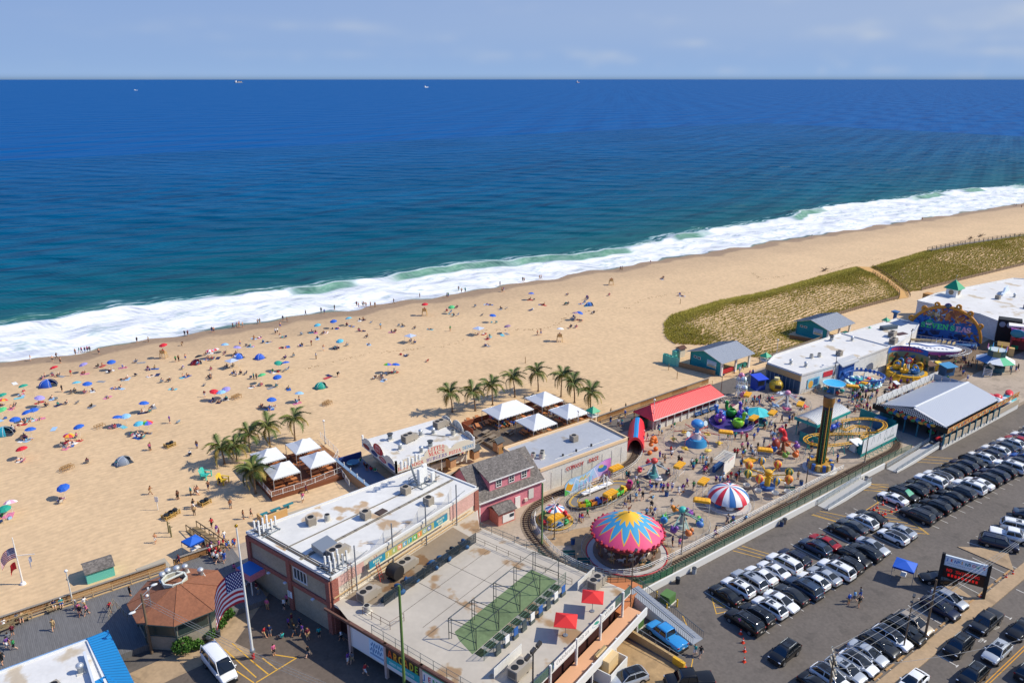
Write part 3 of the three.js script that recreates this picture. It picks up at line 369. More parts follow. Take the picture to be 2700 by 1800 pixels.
// --- roof court building (one storey, deck on top)
const DH=4.5;
{
  const o=thing('roof_court_building','one storey building with sport court deck on its roof','building',[O1[0],0,O1[1]],BA);
  S3().prism([[0.8,-0.2],[24.3,-0.2],[24.3,-27.2],[0.8,-27.2]],0,DH - 0.35).mesh('wall',M(0x6a4638,0.9,{map:brickTex}),o);S3().prism([[-1.2,-4.4],[0,-4.4],[0,-0.06],[28.0,-0.06],[24.3,-3.5],[24.3,-28],[-1.2,-28]],DH - 0.35,0.35).mesh('deck_slab',offWhite,o);
  S3().sheet([[-1.1,-4.5],[0.2,-0.2],[27.6,-0.2],[24.2,-3.6],[24.2,-27.9],[-1.1,-27.9]],DH + 0.006).mesh('deck_surface',deckCoat,o);
  S3().sheet([[5.2,-15.5],[20.6,-15.5],[20.6,-19.6],[3.6,-19.6],[4.4,-17]],DH + 0.012).mesh('green_court',new THREE.MeshPhysicalMaterial({map:concTex,color:lin(0.35,0.62,0.38),roughness:0.9,side:THREE.DoubleSide}),o);
  S3().sheet([[1.5,-0.4],[22,-0.4],[21.5,-4.6],[3,-4.6]],DH + 0.01).mesh('littered_strip',new THREE.MeshPhysicalMaterial({map:rustTex,color:lin(0.40,0.32,0.24),roughness:0.95,side:THREE.DoubleSide}),o);const tf=S3();for(let i=0;i<10;i++)tf.box(4.4 + i*1.66,DH + 0.01,-20.2,1.1,0.05,1.0);tf.split('dark_turf',M(0x2c3a1e,0.95),o);const j=S3();for(const v of[-8.2,-12.0])j.box(12,DH + 0.008,v,17,0.012,0.05);j.box(9.5,DH + 0.008,-10.5,0.06,0.012,9.6).box(15,DH + 0.008,-10.5,0.05,0.012,9.6);j.mesh('deck_joint',M(0x4d463e,0.9),o);
  // banner boards over the arcade entrance
  const bd=[['fish logo board over the arcade entrance',5.2,10.6,(x)=>{x.fillStyle='#e9e6e0';x.fillRect(0,0,512,200);x.fillStyle='#cfe8f4';x.fillRect(270,10,240,180);x.fillStyle='#1d6fa8';x.font='bold 66px serif';x.lineWidth=9;x.strokeStyle='#1d6fa8';for(const[y,a]of[[60,300],[112,286]]){x.beginPath();for(let i=0;i<30;i++)x.lineTo(a + i*6.5,y + 22*Math.sin(i*1.1)*(i % 7?0.8:1.4));x.stroke();}for(let i=0;i<12;i++)x.fillRect(284 + i*18,146,12,20);}],['ARCADE banner in teal and orange',10.9,16.3,(x)=>{x.fillStyle='#35b3b5';x.fillRect(0,0,512,200);x.fillStyle='#3a2a20';x.fillRect(0,0,512,96);x.font='bold 100px sans-serif';[...'ARCADE'].forEach((c,i)=>{x.fillStyle=['#e8622a','#f0a52c','#f3c53a','#f08a2c','#d9c23a','#8fc640'][i];x.fillText(c,26 + i*80,92);});x.fillStyle='#d9f2f0';x.font='bold 34px sans-serif';x.fillText('SWEET SHOP & PARTIES',40,150);x.fillStyle='#eceae4';x.fillRect(0,168,512,32);}],["JENKINSON'S banner with coloured letters",16.6,24.0,(x)=>{x.fillStyle='#4fae86';x.fillRect(0,0,512,200);x.fillStyle='#f1efe8';x.fillRect(0,26,512,100);x.font='bold 70px sans-serif';[..."JENKINSON'S"].forEach((c,i)=>{x.fillStyle=['#1d66b5','#d8343c','#2a9a55','#1d66b5','#e6a326','#1b8f8f','#222','#d8343c','#2a9a55','#1d66b5','#d8343c'][i];x.fillText(c,10 + i*46,100);});x.fillStyle='#3cb3bd';x.fillRect(0,126,512,40);x.fillStyle='#e9f7f6';x.font='bold 28px sans-serif';x.fillText('BOARDWALK  AQUARIUM',60,156);x.fillStyle='#eceae4';x.fillRect(0,166,512,34);}]];
  S3().box(-1.3,1.5,-16.5,0.2,3.2,23.5).mesh('fascia_wall',whitePaint,o);
  for(const[lb,b0,b1,draw]of bd){const p=S3().panel([-1.42,-b0],[-1.42,-b1],1.7,4.6,0.06).mesh('banner',printed(512,200,draw),o);p.userData.label=lb;}
  const pp=S3();for(const b of[4.6,10.75,16.45,24.2])pp.box(-1.4,0.0,-b,0.35,4.9,0.35);pp.split('pier',stucco(0xd8b7a6),o);S3().box(-1.4,4.55,-16.3,0.4,0.35,24).mesh('light_rail',M(0x6b4a3c,0.8),o);
  const ld=S3().box(-1.35,4.45,-2.2,0.25,0.3,4.2).mesh('side_beam',M(0x6b4a3c,0.8),o);
  // south fascia, lower walk and white posts
  S3().box(11.5,2.1,-30.6,26,1.1,0.2).mesh('lower_fascia',whitePaint,o);S3().box(11.5,2.0,-29.3,26,0.15,2.6).mesh('lower_walk',M(0xd9a47c,0.9),o);S3().box(11.5,DH - 0.3,-28.15,26,0.55,0.25).mesh('upper_fascia',whitePaint,o);const ps=S3();for(let i=0;i<5;i++){ps.box(1 + i*5.3,0,-28.4,0.24,DH + 1.3,0.24);ps.box(1.3 + i*5.3,0,-30.4,0.18,3.2,0.18);}ps.split('post',whitePaint,o);
  S3().poly([[7.0,DH + 0.15,-28.42],[20.2,DH + 0.15,-28.42],[20.2,DH + 1.25,-28.42],[7.0,DH + 1.25,-28.42]],[[0,0],[1,0],[1,1],[0,1]]).mesh('anniversary_banner',printed(1024,96,(x)=>{x.fillStyle='#eeeae2';x.fillRect(0,0,1024,96);x.fillStyle='#3a3f44';x.font='italic 62px serif';x.fillText('Celebrate With us',30,66);x.strokeStyle='#3a7f96';x.lineWidth=5;x.beginPath();x.ellipse(800,48,185,40,0,0,7);x.stroke();x.fillStyle='#4aa089';x.beginPath();x.ellipse(690,44,50,18,0.4,0,7);x.fill();x.fillStyle='#2a3338';x.font='bold 44px serif';x.fillText('95',760,62);x.fillText('YEARS',830,62);}),o);
  const gp=S3();for(const[a0,a1]of[[20.3,24.2],[0,6.9]])gp.box((a0 + a1)/ 2,DH,-28.3,a1 - a0,1.15,0.05);gp.mesh('glass_rail',M(0x6e8f80,0.2,{transmission:0.5,thickness:0}),o);
}
// rail helper: posts, two or three rails, optional mesh infill
function railing(name,label,pts,y,h,mat,opt={}){
  const o=thing(name,label,opt.cat??'railing'),p=S3(),r=S3(),q=S3();for(let i=1;i<pts.length;i++){const a=pts[i - 1],b=pts[i],L=Math.hypot(b[0]- a[0],b[1]- a[1]),n=Math.max(1,Math.round(L /(opt.step??2))),ya=a[2]??y,yb=b[2]??y;for(let k=(i>1?1:0);k<=n;k++){const t=k / n;p.cyl(mix(a[0],b[0],t),mix(ya,yb,t),mix(a[1],b[1],t),opt.r??0.035,h,opt.r??0.035,5);}for(const f of opt.rails??[0.5,1])r.bar([a[0],ya + h*f,a[1]],[b[0],yb + h*f,b[1]],opt.rr??0.03,4);if(opt.infill)q.poly([[a[0],ya + 0.05,a[1]],[b[0],yb + 0.05,b[1]],[b[0],yb + h*0.98,b[1]],[a[0],ya + h*0.98,a[1]]]);if(opt.pickets){const m=Math.round(L / 0.3);for(let k=0;k<m;k++){const t=k / m;r.bar([mix(a[0],b[0],t),mix(ya,yb,t),mix(a[1],b[1],t)],[mix(a[0],b[0],t),mix(ya,yb,t)+ h,mix(a[1],b[1],t)],0.012,3);}}}
  p.mesh('posts',mat,o);r.mesh('rails',mat,o);if(opt.infill)q.mesh('mesh_panel',opt.infill,o);return o;
}
const seeThrough=(c,a)=>M(c,0.9,{transparent:true,opacity:a});
railing('deck_railing','dark rail along the beach wall side of the roof court',[[3.5,5.5],[21,5.6]].map((p)=>toW(...p)),DH,1.6,darkMetal,{rails:[0.5,1],infill:seeThrough(0x16242c,0.72),step:1.7});
railing('deck_railing','thin rail along the east edge of the roof deck',[[24,4],[24.1,10],[24.1,25]].map((p)=>toW(...p)),DH,1.15,M(0x5f6a66,0.6),{infill:seeThrough(0x9fb0a6,0.12)});railing('deck_railing','thin rail between court and east walkway',[[21.2,5],[21.2,21.5]].map((p)=>toW(...p)),DH,0.8,M(0x7a6a58,0.7),{});
railing('deck_railing','rail above the arcade banners',[[-0.9,8],[-0.9,27.6]].map((p)=>toW(...p)),DH,1.3,M(0x6a6f6d,0.6),{infill:seeThrough(0x9fb0a6,0.1)});railing('deck_railing','brown stair rail by the brick corner',[[0.8,4.6],[0.9,9.2],[3.0,9.4]].map((p)=>toW(...p)),DH,1.1,M(0x5e4436,0.7),{step:1.5});
railing('court_fence','tall green chain link frame on the street side of the court',[[3.6,21.3],[12,21.3],[20.6,20.9]].map((p)=>toW(...p)),DH,1.9,M(0x4c6a5c,0.6),{rails:[0.35,0.7,1],infill:seeThrough(0x29443a,0.25),step:1.6});
// batting bays: open pipe frames over the green court
for(let k=0;k<5;k++){const a=3.9 + k*4.15,A=(x,b)=>{const p=toW(x,b);return[p[0],p[1]];},o=thing('batting_frame','dark pipe frame bay on the green court','frame',[0,0,0],0,'pipe frames on the green court'),s=S3();const c=[A(a,15.8),A(a + 0.5,19.5),A(a,19.5)],T=2.9;for(const q of[c[0],c[1]])s.cyl(q[0],DH,q[1],0.05,T,0.05,5);s.cyl(...[c[0][0]+ 0.3,DH,c[0][1]- 0.1],0.04,T,0.04,5);for(const y of[1.0,T])s.bar([c[0][0],DH + y,c[0][1]],[c[1][0],DH + y,c[1][1]],0.045,4);if(k<4){const d=A(a + 4.15,15.8),e=A(a + 4.65,19.5);s.bar([c[0][0],DH + T,c[0][1]],[d[0],DH + T,d[1]],0.04,4);s.bar([c[1][0],DH + T,c[1][1]],[e[0],DH + T,e[1]],0.04,4);s.bar([c[1][0],DH + 0.2,c[1][1]],[d[0],DH + 0.2,d[1]],0.035,4);}s.mesh('pipes',M(0x2f3a36,0.6),o);}
// machine display boards along the court fence
for(let k=0;k<9;k++){const p=toW(5.4 + k*1.65,21.9);const o=thing('game_panel',k % 3===1?'white framed notice on the court fence':k % 3?'blue striped game panel on the court fence':'dark glass game cabinet behind the court fence','panel',[p[0],DH,p[1]],BA,'panels along the court fence');S3().box(0,0.5,0,0.75,0.95,0.1).mesh('panel',[M(0x39474a,0.3),M(0xe8e6e0,0.6),M(0x2b5fa3,0.6)][k % 3],o);S3().box(0,0,0.06,0.9,0.5,0.3).mesh('stand',M(0x545c58,0.7),o);}

// --- octagonal pavilion
{
  const o=thing('octagon_pavilion','octagonal tan pavilion with brown shingle roof','building',[15.4,0,91.4],0),R=6.1,N=8,y0=4.3,ap=6.3,pt=(i,r,y)=>[r*Math.cos((i + 0.55)*Math.PI / 4),y,r*Math.sin((i + 0.55)*Math.PI / 4)];
  const brownTex=tex(256,256,(x,y)=>{const k=0.93 + 0.2*(fbm(x*26,y*26,3,26,301)- 0.5)+ 0.12*(fbm(x*3,y*3,4,3,303)- 0.5)-(y*24 % 1<0.1?0.05:0);return[0.60*k,0.385*k,0.27*k];},true,1 / 5),bm=new THREE.MeshPhysicalMaterial({map:brownTex,roughness:0.95,side:THREE.DoubleSide});
  for(let i=0;i<N;i++){S3().slab([pt(i,R,y0),pt(i + 1,R,y0),[0,ap,0]],0.12).mesh('roof_panel',bm,o);const h=S3().bar(pt(i,R,y0 + 0.05),[0,ap + 0.03,0],0.03,4).mesh('hip',bm,o);S3().poly([pt(i,R - 0.9,0),pt(i + 1,R - 0.9,0),pt(i + 1,R - 0.9,y0),pt(i,R - 0.9,y0)]).mesh('wall',stucco(0xa89c88),o);const a=pt(i,R - 0.84,0),b=pt(i + 1,R - 0.84,0);S3().poly([[mix(a[0],b[0],0.06),2.2,mix(a[2],b[2],0.06)],[mix(a[0],b[0],0.94),2.2,mix(a[2],b[2],0.94)],[mix(a[0],b[0],0.94),3.5,mix(a[2],b[2],0.94)],[mix(a[0],b[0],0.06),3.5,mix(a[2],b[2],0.06)]]).mesh('window',M(0x33403d,0.2),o);}
  const tr=S3();for(let i=0;i<N;i++){tr.bar(pt(i,R - 0.05,y0 - 0.1),pt(i + 1,R - 0.05,y0 - 0.1),0.09,4);tr.bar(pt(i,R - 0.8,2.1),pt(i + 1,R - 0.8,2.1),0.06,4);tr.bar(pt(i,R - 0.82,0),pt(i,R - 0.82,y0),0.08,4);}tr.mesh('trim',M(0x41504c,0.7),o);
  const c=S3(),cp=(i,r,y)=>[r*Math.cos(i*Math.PI / 4 + 0.4)- 0.1,y,r*Math.sin(i*Math.PI / 4 + 0.4)+ 1.0];for(let i=0;i<8;i++){const a=cp(i,1.45,ap - 0.5),b=cp(i + 1,1.45,ap - 0.5);c.beam(a,b,0.12,1.0);}c.mesh('roof_well',M(0xb9b8a4,0.8),o);const cb=S3();for(let i=0;i<8;i++){cb.beam(cp(i,1.47,ap + 0.02),cp(i + 1,1.47,ap + 0.02),0.2,0.08);cb.bar(cp(i,1.5,ap - 0.8),cp(i,1.5,ap),0.05,4);}cb.mesh('well_cap',M(0xd5d6c8,0.7),o);S3().beam(cp(3.5,1.2,ap + 0.05),cp(0,1.3,ap + 0.05),0.25,0.12).mesh('cross_beam',M(0xd5d6c8,0.7),o);
  for(const[u,v,y]of[[3.2,1.6,5.2],[0.6,2.6,6.0],[-0.4,2.9,5.9],[-1.2,2.3,6.0],[1.8,3.6,5.2]])hvac('vent',15.4 + u,y - 0.3,91.4 + v,0,'galvanised turbine vent on the octagon roof');
  const ant=thing('roof_mast','thin tripod mast with camera on the octagon roof','mast',[11.9,4.9,90.3]);S3().cyl(0,0,0,0.05,2.4,0.05,5).bar([0,0.9,0],[0.5,0,0.4],0.03).bar([0,0.9,0],[-0.5,0,0.4],0.03).bar([0,1.2,0],[-0.9,1.4,0],0.03).mesh('pole',galv,ant);S3().box(0,2.4,0,0.2,0.35,0.2).sph(-0.25,1.7,0,0.2).mesh('camera',whitePaint,ant);
  railing('porch_railing','wooden porch railing at the foot of the octagon',[[7.7,96.2],[8.8,99.0],[9.6,94.8],[11.5,95.0]].map((p)=>[p[0],p[1],1.2]),1.2,1.0,M(0x9c8f7c,0.9),{pickets:true,step:1.2});
}
// --- blue trimmed building at the boardwalk end
{
  const o=thing('blue_trim_building','flat white roof building with bright blue metal mansard','building'),P=[[-40,75],[7.4,75],[6.4,90.2],[-40,90.2]];flatHall('','',[[-40,76],[5.2,76],[4.6,89.2],[-40,89.2]],0,4.2,M(0x4a5a66,0.8),roofWhite,M(0xe2e2de,0.7),{into:o});const bl=M(0x1f86c4,0.45,{metalness:0.2}),s=S3(),r=S3();
  s.slab([[4.6,4.5,89.2],[7.0,3.2,91.2],[7.8,3.2,76.2],[5.4,4.5,77]],0.15).slab([[-40,4.5,89.2],[-40,3.2,91.2],[7.0,3.2,91.2],[4.6,4.5,89.2]],0.15).slab([[-4,4.5,79.6],[5.4,4.5,81.5],[7.8,3.0,76.2],[-3,3.0,74.5]],0.15);s.mesh('mansard',bl,o);for(let i=0;i<26;i++){const t=i / 26;r.bar([mix(4.6,5.4,t),4.53,mix(89.2,77,t)],[mix(7.0,7.8,t),3.24,mix(91.2,76.2,t)],0.03,3);if(i<20){const q=i / 20;r.bar([mix(-4,5.4,q),4.53,mix(79.6,81.5,q)],[mix(-3,7.8,q),3.05,mix(74.5,76.2,q)],0.03,3);}}r.mesh('seams',M(0x1873aa,0.5),o);
  S3().box(3.9,4.2,82,0.25,0.7,9).mesh('inner_parapet',M(0xcfd4d8,0.7),o);hvac('box',0.4,4.2,82.2,0.3,'small tan unit on the white roof by the blue mansard');hvac('vent',3.1,4.2,83.9,0,'white vent on the blue trimmed roof');
  for(const[u,v,c]of[[1.5,79.5,0xd8222c]]){const f=thing('red_pennant','small red flag on the blue trimmed roof','flag',[u,4.2,v]);S3().cyl(0,0,0,0.025,1.5,0.025,5).mesh('pole',galv,f);S3().slab([[0,1.45,0],[0.7,1.1,0.05],[0,0.75,0]],0.02).mesh('cloth',M(c,0.8),f);}
}
// --- grey roofed ride hall with the painted convoy name
{
  const o=thing('ride_hall','long white hall with blue grey roof and red painted words','building'),P=[[71.4,89.0],[91.6,89.0],[91.6,99.0],[71.4,99.0]];flatHall('','',P,DY,5.0,stucco(0xe7e1d4),roofGrey,M(0xe8c79c,0.8),{into:o,par:0.55});
  const f=S3();for(let u=74;u<91;u +=2.3)f.box(u,DY,88.97,0.04,3.2,0.05);f.mesh('wall_batten',M(0xd0cabd,0.8),o);S3().panel([77.0,88.9],[84.8,88.9],3.0,4.3,0.06).mesh('painted_words',new THREE.MeshPhysicalMaterial({color:0xc23a34,roughness:0.7,transparent:true,alphaMap:canvas(512,80,(x)=>{x.fillStyle='#000';x.fillRect(0,0,512,80);x.fillStyle='#fff';x.font='bold 64px sans-serif';x.fillText('CONVOY',6,62);x.fillText('RACE',340,62);})}),o);
  S3().bar([76,5.06,90.6],[89,5.06,91.0],0.05,4).mesh('roof_conduit',whitePaint,o);const k=S3();for(const u of[78,81,84.5])k.box(u,5.02,90.8,0.25,0.45,0.25);k.mesh('vent_stub',darkMetal,o);
  for(const[u,v,l]of[[83.4,94.2,'single tan condenser on the blue grey roof']])hvac('box',u,5.0,v,0,l);for(const[u,v]of[[73.6,93.4],[74.6,92.4],[75.4,93.2]])hvac('cond',u,5.0,v,0,'round condenser in the trio beside the shingle roof');
}
// --- green roofed cupolas
function cupola(u,y,v,s,label){const o=thing('cupola',label,'cupola',[u,y,v]),r=S3(),p=S3();for(let i=0;i<4;i++){const a=i*Math.PI / 2 + Math.PI / 4,b=a + Math.PI / 2,q=(t,R,yy)=>[Math.cos(t)*R,yy,Math.sin(t)*R];r.slab([q(a,1.5*s,1.15*s),q(b,1.5*s,1.15*s),[0,2.1*s,0]],0.06);p.box(Math.cos(a)*s,0,Math.sin(a)*s,0.14*s,1.2*s,0.14*s);}r.mesh('green_roof',M(0x2aa371,0.55),o);p.box(0,0,0,1.5*s,0.35*s,1.5*s);p.cyl(0,2.1*s,0,0.04,0.5,0.02,5).mesh('posts',whitePaint,o);return o;}
cupola(94.0,4.6,100.9,1.0,'green pyramid cupola behind the blue grey roof');cupola(148.6,3.9,101.6,1.0,'green pyramid cupola at the corner of the white roofed hall');cupola(197.5,4.4,99.6,0.8,'small green cupola beside the arch sign');cupola(188.5,4.2,99.0,0.55,'tiny green peak on the white roof edge');cupola(203.4,5.2,91.2,0.7,'green peak in front of the arch sign');
// --- pink house
{
  const o=thing('pink_house','pink house with grey shingle gable roof and dormer windows','house');const x0=58.6,x1=70.9,z0=87.6,z1=96.6,zr=92.6,E=4.4,RH=8.3;
  S3().box((x0 + x1)/ 2,DY,(z0 + z1)/ 2,x1 - x0,E - DY,z1 - z0).mesh('wall',pinkWall,o);const gb=S3();for(const x of[x0 + 0.02,x1 - 0.02])gb.poly([[x,E,z0],[x,E,z1],[x,RH - 0.1,zr]]);gb.mesh('gable',pinkWall,o);
  S3().slab([[x0 - 0.35,RH,zr],[x1 + 0.3,RH,zr],[x1 + 0.3,E - 0.1,z0 - 0.45],[x0 - 0.35,E - 0.1,z0 - 0.45]],0.16).mesh('front_roof',shingle,o);S3().slab([[x0 - 0.35,RH,zr],[x0 - 0.35,E - 0.1,z1 + 0.4],[x1 + 0.3,E - 0.1,z1 + 0.4],[x1 + 0.3,RH,zr]],0.16).mesh('back_roof',shingle,o);
  const dz=88.3,d0=61.0,d1=69.0,W=5.0;S3().box((d0 + d1)/ 2,W,dz + 1.6,d1 - d0,2.2,3.2).mesh('dormer',pinkWall,o);S3().slab([[d0 - 0.4,RH - 0.02,zr - 0.1],[d1 + 0.3,RH - 0.02,zr - 0.1],[d1 + 0.3,W + 2.1,dz - 0.4],[d0 - 0.4,W + 2.1,dz - 0.4]],0.15).mesh('dormer_roof',shingle,o);
  for(const u of[62.2,64.7,67.2])windowOn(o,[u,dz],[u + 1.0,dz],W + 0.45,W + 1.85,[2,3]);S3().box((x0 + x1)/ 2,E - 0.2,z0 - 0.48,x1 - x0 + 0.7,0.22,0.1).box((d0 + d1)/ 2,W + 1.93,dz - 0.42,d1 - d0 + 0.7,0.18,0.08).box(x0 + 0.02,DY,z0 - 0.03,0.16,E - DY,0.1).box(x1 - 0.02,DY,z0 - 0.03,0.16,E - DY,0.1).mesh('white_trim',frameWhite,o);
  S3().box(65.9,DY,z0 - 0.05,1.0,2.1,0.12).mesh('door',frameWhite,o);S3().box(68.6,DY + 0.9,z0 - 0.06,1.0,1.7,0.14).mesh('service_panel',M(0xd8d4c8,0.7),o);S3().box(67.5,DY + 0.8,z0 - 0.15,0.6,0.5,0.3).mesh('meter_box',M(0xd9c8b8,0.7),o);S3().cyl(70.0,5.6,90.6,0.1,1.6,0.1,6).mesh('vent_pipe',M(0xb0aca4,0.6),o);
  const w=thing('shingle_wing','lower shingle roofed wing of the pink house','house');S3().box(57.0,DY,94.6,4.8,3.4,5.2).mesh('wall',pinkWall,w);S3().slab([[54.4,4.2,92.0],[59.8,4.2,92.0],[59.8,6.0,94.6],[54.4,6.0,94.6]],0.14).slab([[54.4,6.0,94.6],[59.8,6.0,94.6],[59.8,4.2,97.3],[54.4,4.2,97.3]],0.14).mesh('roof',shingle,w);
  const h=thing('pink_hut','small pink hut with grey roof and white counter','hut',[61.9,DY,86.2],0);S3().box(0,0,0,3.2,2.2,2.4).mesh('wall',stucco(0xd98878),h);S3().slab([[-1.8,2.9,0.2],[1.8,2.9,0.2],[1.8,2.2,-1.5],[-1.8,2.2,-1.5]],0.1).slab([[-1.8,2.9,0.2],[-1.8,2.2,1.5],[1.8,2.2,1.5],[1.8,2.9,0.2]],0.1).mesh('roof',shingle,h);S3().box(0.3,0.3,-1.22,2.2,1.3,0.1).mesh('counter',frameWhite,h);S3().box(0.9,0.95,-1.28,0.8,0.5,0.06).mesh('hatch',M(0x39424a,0.4),h);
}
// --- burger stand with sign parapets
{
  const o=thing('burger_stand','white flat roofed burger stand with arched sign parapets','building'),x0=53.6,x1=69.2,z0=105.0,z1=117.4,H=4.7,wc=stucco(0xe9e2d2);
  S3().box((x0 + x1)/ 2 + 0.4,DY,(z0 + z1)/ 2 + 1.4,x1 - x0 - 2.6,H - DY - 0.2,z1 - z0 - 3.2).mesh('wall',stucco(0xcdbfa6),o);S3().prism([[x0,z0],[x1,z0],[x1 + 0.8,z1],[x0,z1]],H - 0.15,0.15).mesh('roof',roofWhite,o);
  const arch=(L)=>{const p=[];const add=(c,r,h)=>{for(let i=0;i<=10;i++){const t=Math.PI - i / 10*Math.PI;p.push([c + r*Math.cos(t),0.35 + h*Math.sin(t)]);}};p.push([0,0.35]);add(L*0.17,L*0.13,0.7);add(L*0.5,L*0.16,1.35);add(L*0.83,L*0.13,0.7);p.push([L,0.35],[L,-1.15],[0,-1.15]);return p;};
  const side=(L,words,rot,u,v,lab)=>{const P=arch(L),sh=new THREE.Shape(P.map((q)=>new THREE.Vector2(...q))),g=new THREE.ExtrudeGeometry(sh,{depth:0.12,bevelEnabled:false});const m=part('sign_parapet',g,wc,o);m.position.copy(V(u,H,v));m.rotation.y=rot;m.userData.label=lab;
    const fg=new THREE.ShapeGeometry(sh),q=fg.attributes.position;for(let i=0;i<q.count;i++)fg.attributes.uv.setXY(i,q.getX(i)/ L,(q.getY(i)+ 1.15)/ 2.9);fg.translate(0,0,0.128);const t=part('sign_face',fg,printed(1024,190,words),m);
    S3().box(L / 2,0.32,0,L,0.08,0.2).box(0,-1.2,0,0.3,2.2,0.3).box(L,-1.2,0,0.3,2.2,0.3).box(L / 2,-1.2,0,L,0.14,0.26).mesh('moulding',frameWhite,m);};
  side(x1 - x0,(x,w,h)=>{x.fillStyle='#ebe0c8';x.fillRect(0,0,w,h);x.fillStyle='#d9343c';x.font='bold 62px serif';x.fillText('LITTLE',400,58);x.font='bold 66px serif';x.fillText("MAC'S",405,116);const y=176;x.font='bold 60px serif';x.fillStyle='#c8323c';x.strokeStyle='#8c1a22';x.lineWidth=3;x.fillText('HOT DOGS',14,y,330);x.fillStyle='#5a4796';x.fillText('BURGERS',375,y,275);x.fillStyle='#d9343c';x.fillText('PIZZA',675,y,165);x.fillStyle='#2b8ac4';x.fillText('DRINKS',860,y - 8,155);},0,x0,z0,'cream parapet with red and purple lettering facing the hall');
  side(12.4,(x,w,h)=>{x.fillStyle='#e6dcc6';x.fillRect(0,0,w,h);x.fillStyle='#c8242c';x.beginPath();x.ellipse(512,66,150,62,0,0,7);x.fill();x.fillStyle='#f0e2c8';x.font='bold 44px serif';x.fillText('LITTLE',425,62);x.fillText("MAC'S",425,104);for(const[i,c,t]of[[0,'#8c2c34',''],[1,'#28406f',''],[2,'#b8303a','PIZZA'],[3,'#28509a','']]){x.fillStyle=c;x.beginPath();x.ellipse(130 + i*255,155,105,30,0,0,7);x.fill();if(t){x.fillStyle='#f4ead6';x.font='bold 40px serif';x.fillText(t,66 + i*255,170);}}},-Math.PI / 2,x0,z1,'cream parapet with red oval facing the shaded patio');
{const P=arch(12.4),sh=new THREE.Shape(P.map((q)=>new THREE.Vector2(...q))),m=part('sign_parapet',new THREE.ExtrudeGeometry(sh,{depth:0.12,bevelEnabled:false}),wc,o);m.position.copy(V(x1 + 0.2,H,z0));m.rotation.y=Math.PI / 2 - 0.06;const s=S3();for(let i=0;i<9;i++)s.bar([1 + i*1.3,0.1,0.2],[1 + i*1.3,0.7 + 0.8*Math.sin(i / 8*Math.PI),0.2],0.05,4);s.bar([0.3,0.5,0.2],[12,0.5,0.2],0.05,4);for(let i=0;i<4;i++)s.bar([2 + i*2.8,1.0,0.2],[2 + i*2.8,-0.05,1.3],0.05,4);s.mesh('braces',galv,m);}
  const st=S3();for(let i=0;i<6;i++)st.box(x0 + 1.4 + i*2.6,DY,z0 + 0.7,0.18,2.8,0.18);st.box(62,DY,z0 + 1.6,13,1.1,0.5).mesh('counter',M(0xd8d2c4,0.6),o);
  for(const[k,u,v,r,l]of[['long',60.0,112.2,0.2,'tan unit in the middle of the burger stand roof'],['long',67.6,113.9,0.2,'tan unit beside the braced sign parapet'],['hood',57.6,114.6,0,'tall exhaust hood near the beach edge of the burger roof'],['hood',61.9,107.8,0,'exhaust hood behind the arched red sign'],['vent',59.6,107.0,0,'silver turbine vent near the front of the burger roof'],['vent',57.2,110.2,0,'silver turbine vent beside the oval sign parapet'],['vent',62.9,112.9,0,'white vent stack on the burger roof'],['vent',65.1,112.2,0,'small vent with long conduit on the burger roof'],['cond',67.8,109.7,0.5,'grey condenser near the far corner of the burger roof']])hvac(k,u,H,v,r,l);
  S3().bar([64,H + 0.06,112.6],[66.8,H + 0.06,109.4],0.05,4).bar([62,H + 0.5,114],[66,H + 0.06,110],0.05,4).mesh('conduit',M(0x6f6a62,0.7),o);
}
// --- sunken shaded patio beside the burger stand
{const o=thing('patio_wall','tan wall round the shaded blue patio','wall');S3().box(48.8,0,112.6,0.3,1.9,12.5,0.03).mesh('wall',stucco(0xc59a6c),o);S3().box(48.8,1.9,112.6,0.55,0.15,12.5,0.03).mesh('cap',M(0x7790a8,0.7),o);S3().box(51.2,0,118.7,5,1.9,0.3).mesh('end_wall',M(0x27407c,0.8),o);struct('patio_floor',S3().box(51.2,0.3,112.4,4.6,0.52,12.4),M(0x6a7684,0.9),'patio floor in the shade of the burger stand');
  const b=S3();for(let i=0;i<5;i++)b.cyl(48.8,2.0,107.5 + i*2.6,0.09,0.7,0.09,6);b.mesh('bollards',whitePaint,o);const t=thing('oval_table','teal oval table on the shaded patio','table',[51.0,0.82,116.5]);S3().cyl(0,0.7,0,1.1,0.06,1.1,16).mesh('top',M(0x2c6a86,0.6),t);S3().cyl(0,0,0,0.1,0.7,0.1,8).mesh('leg',darkMetal,t);}
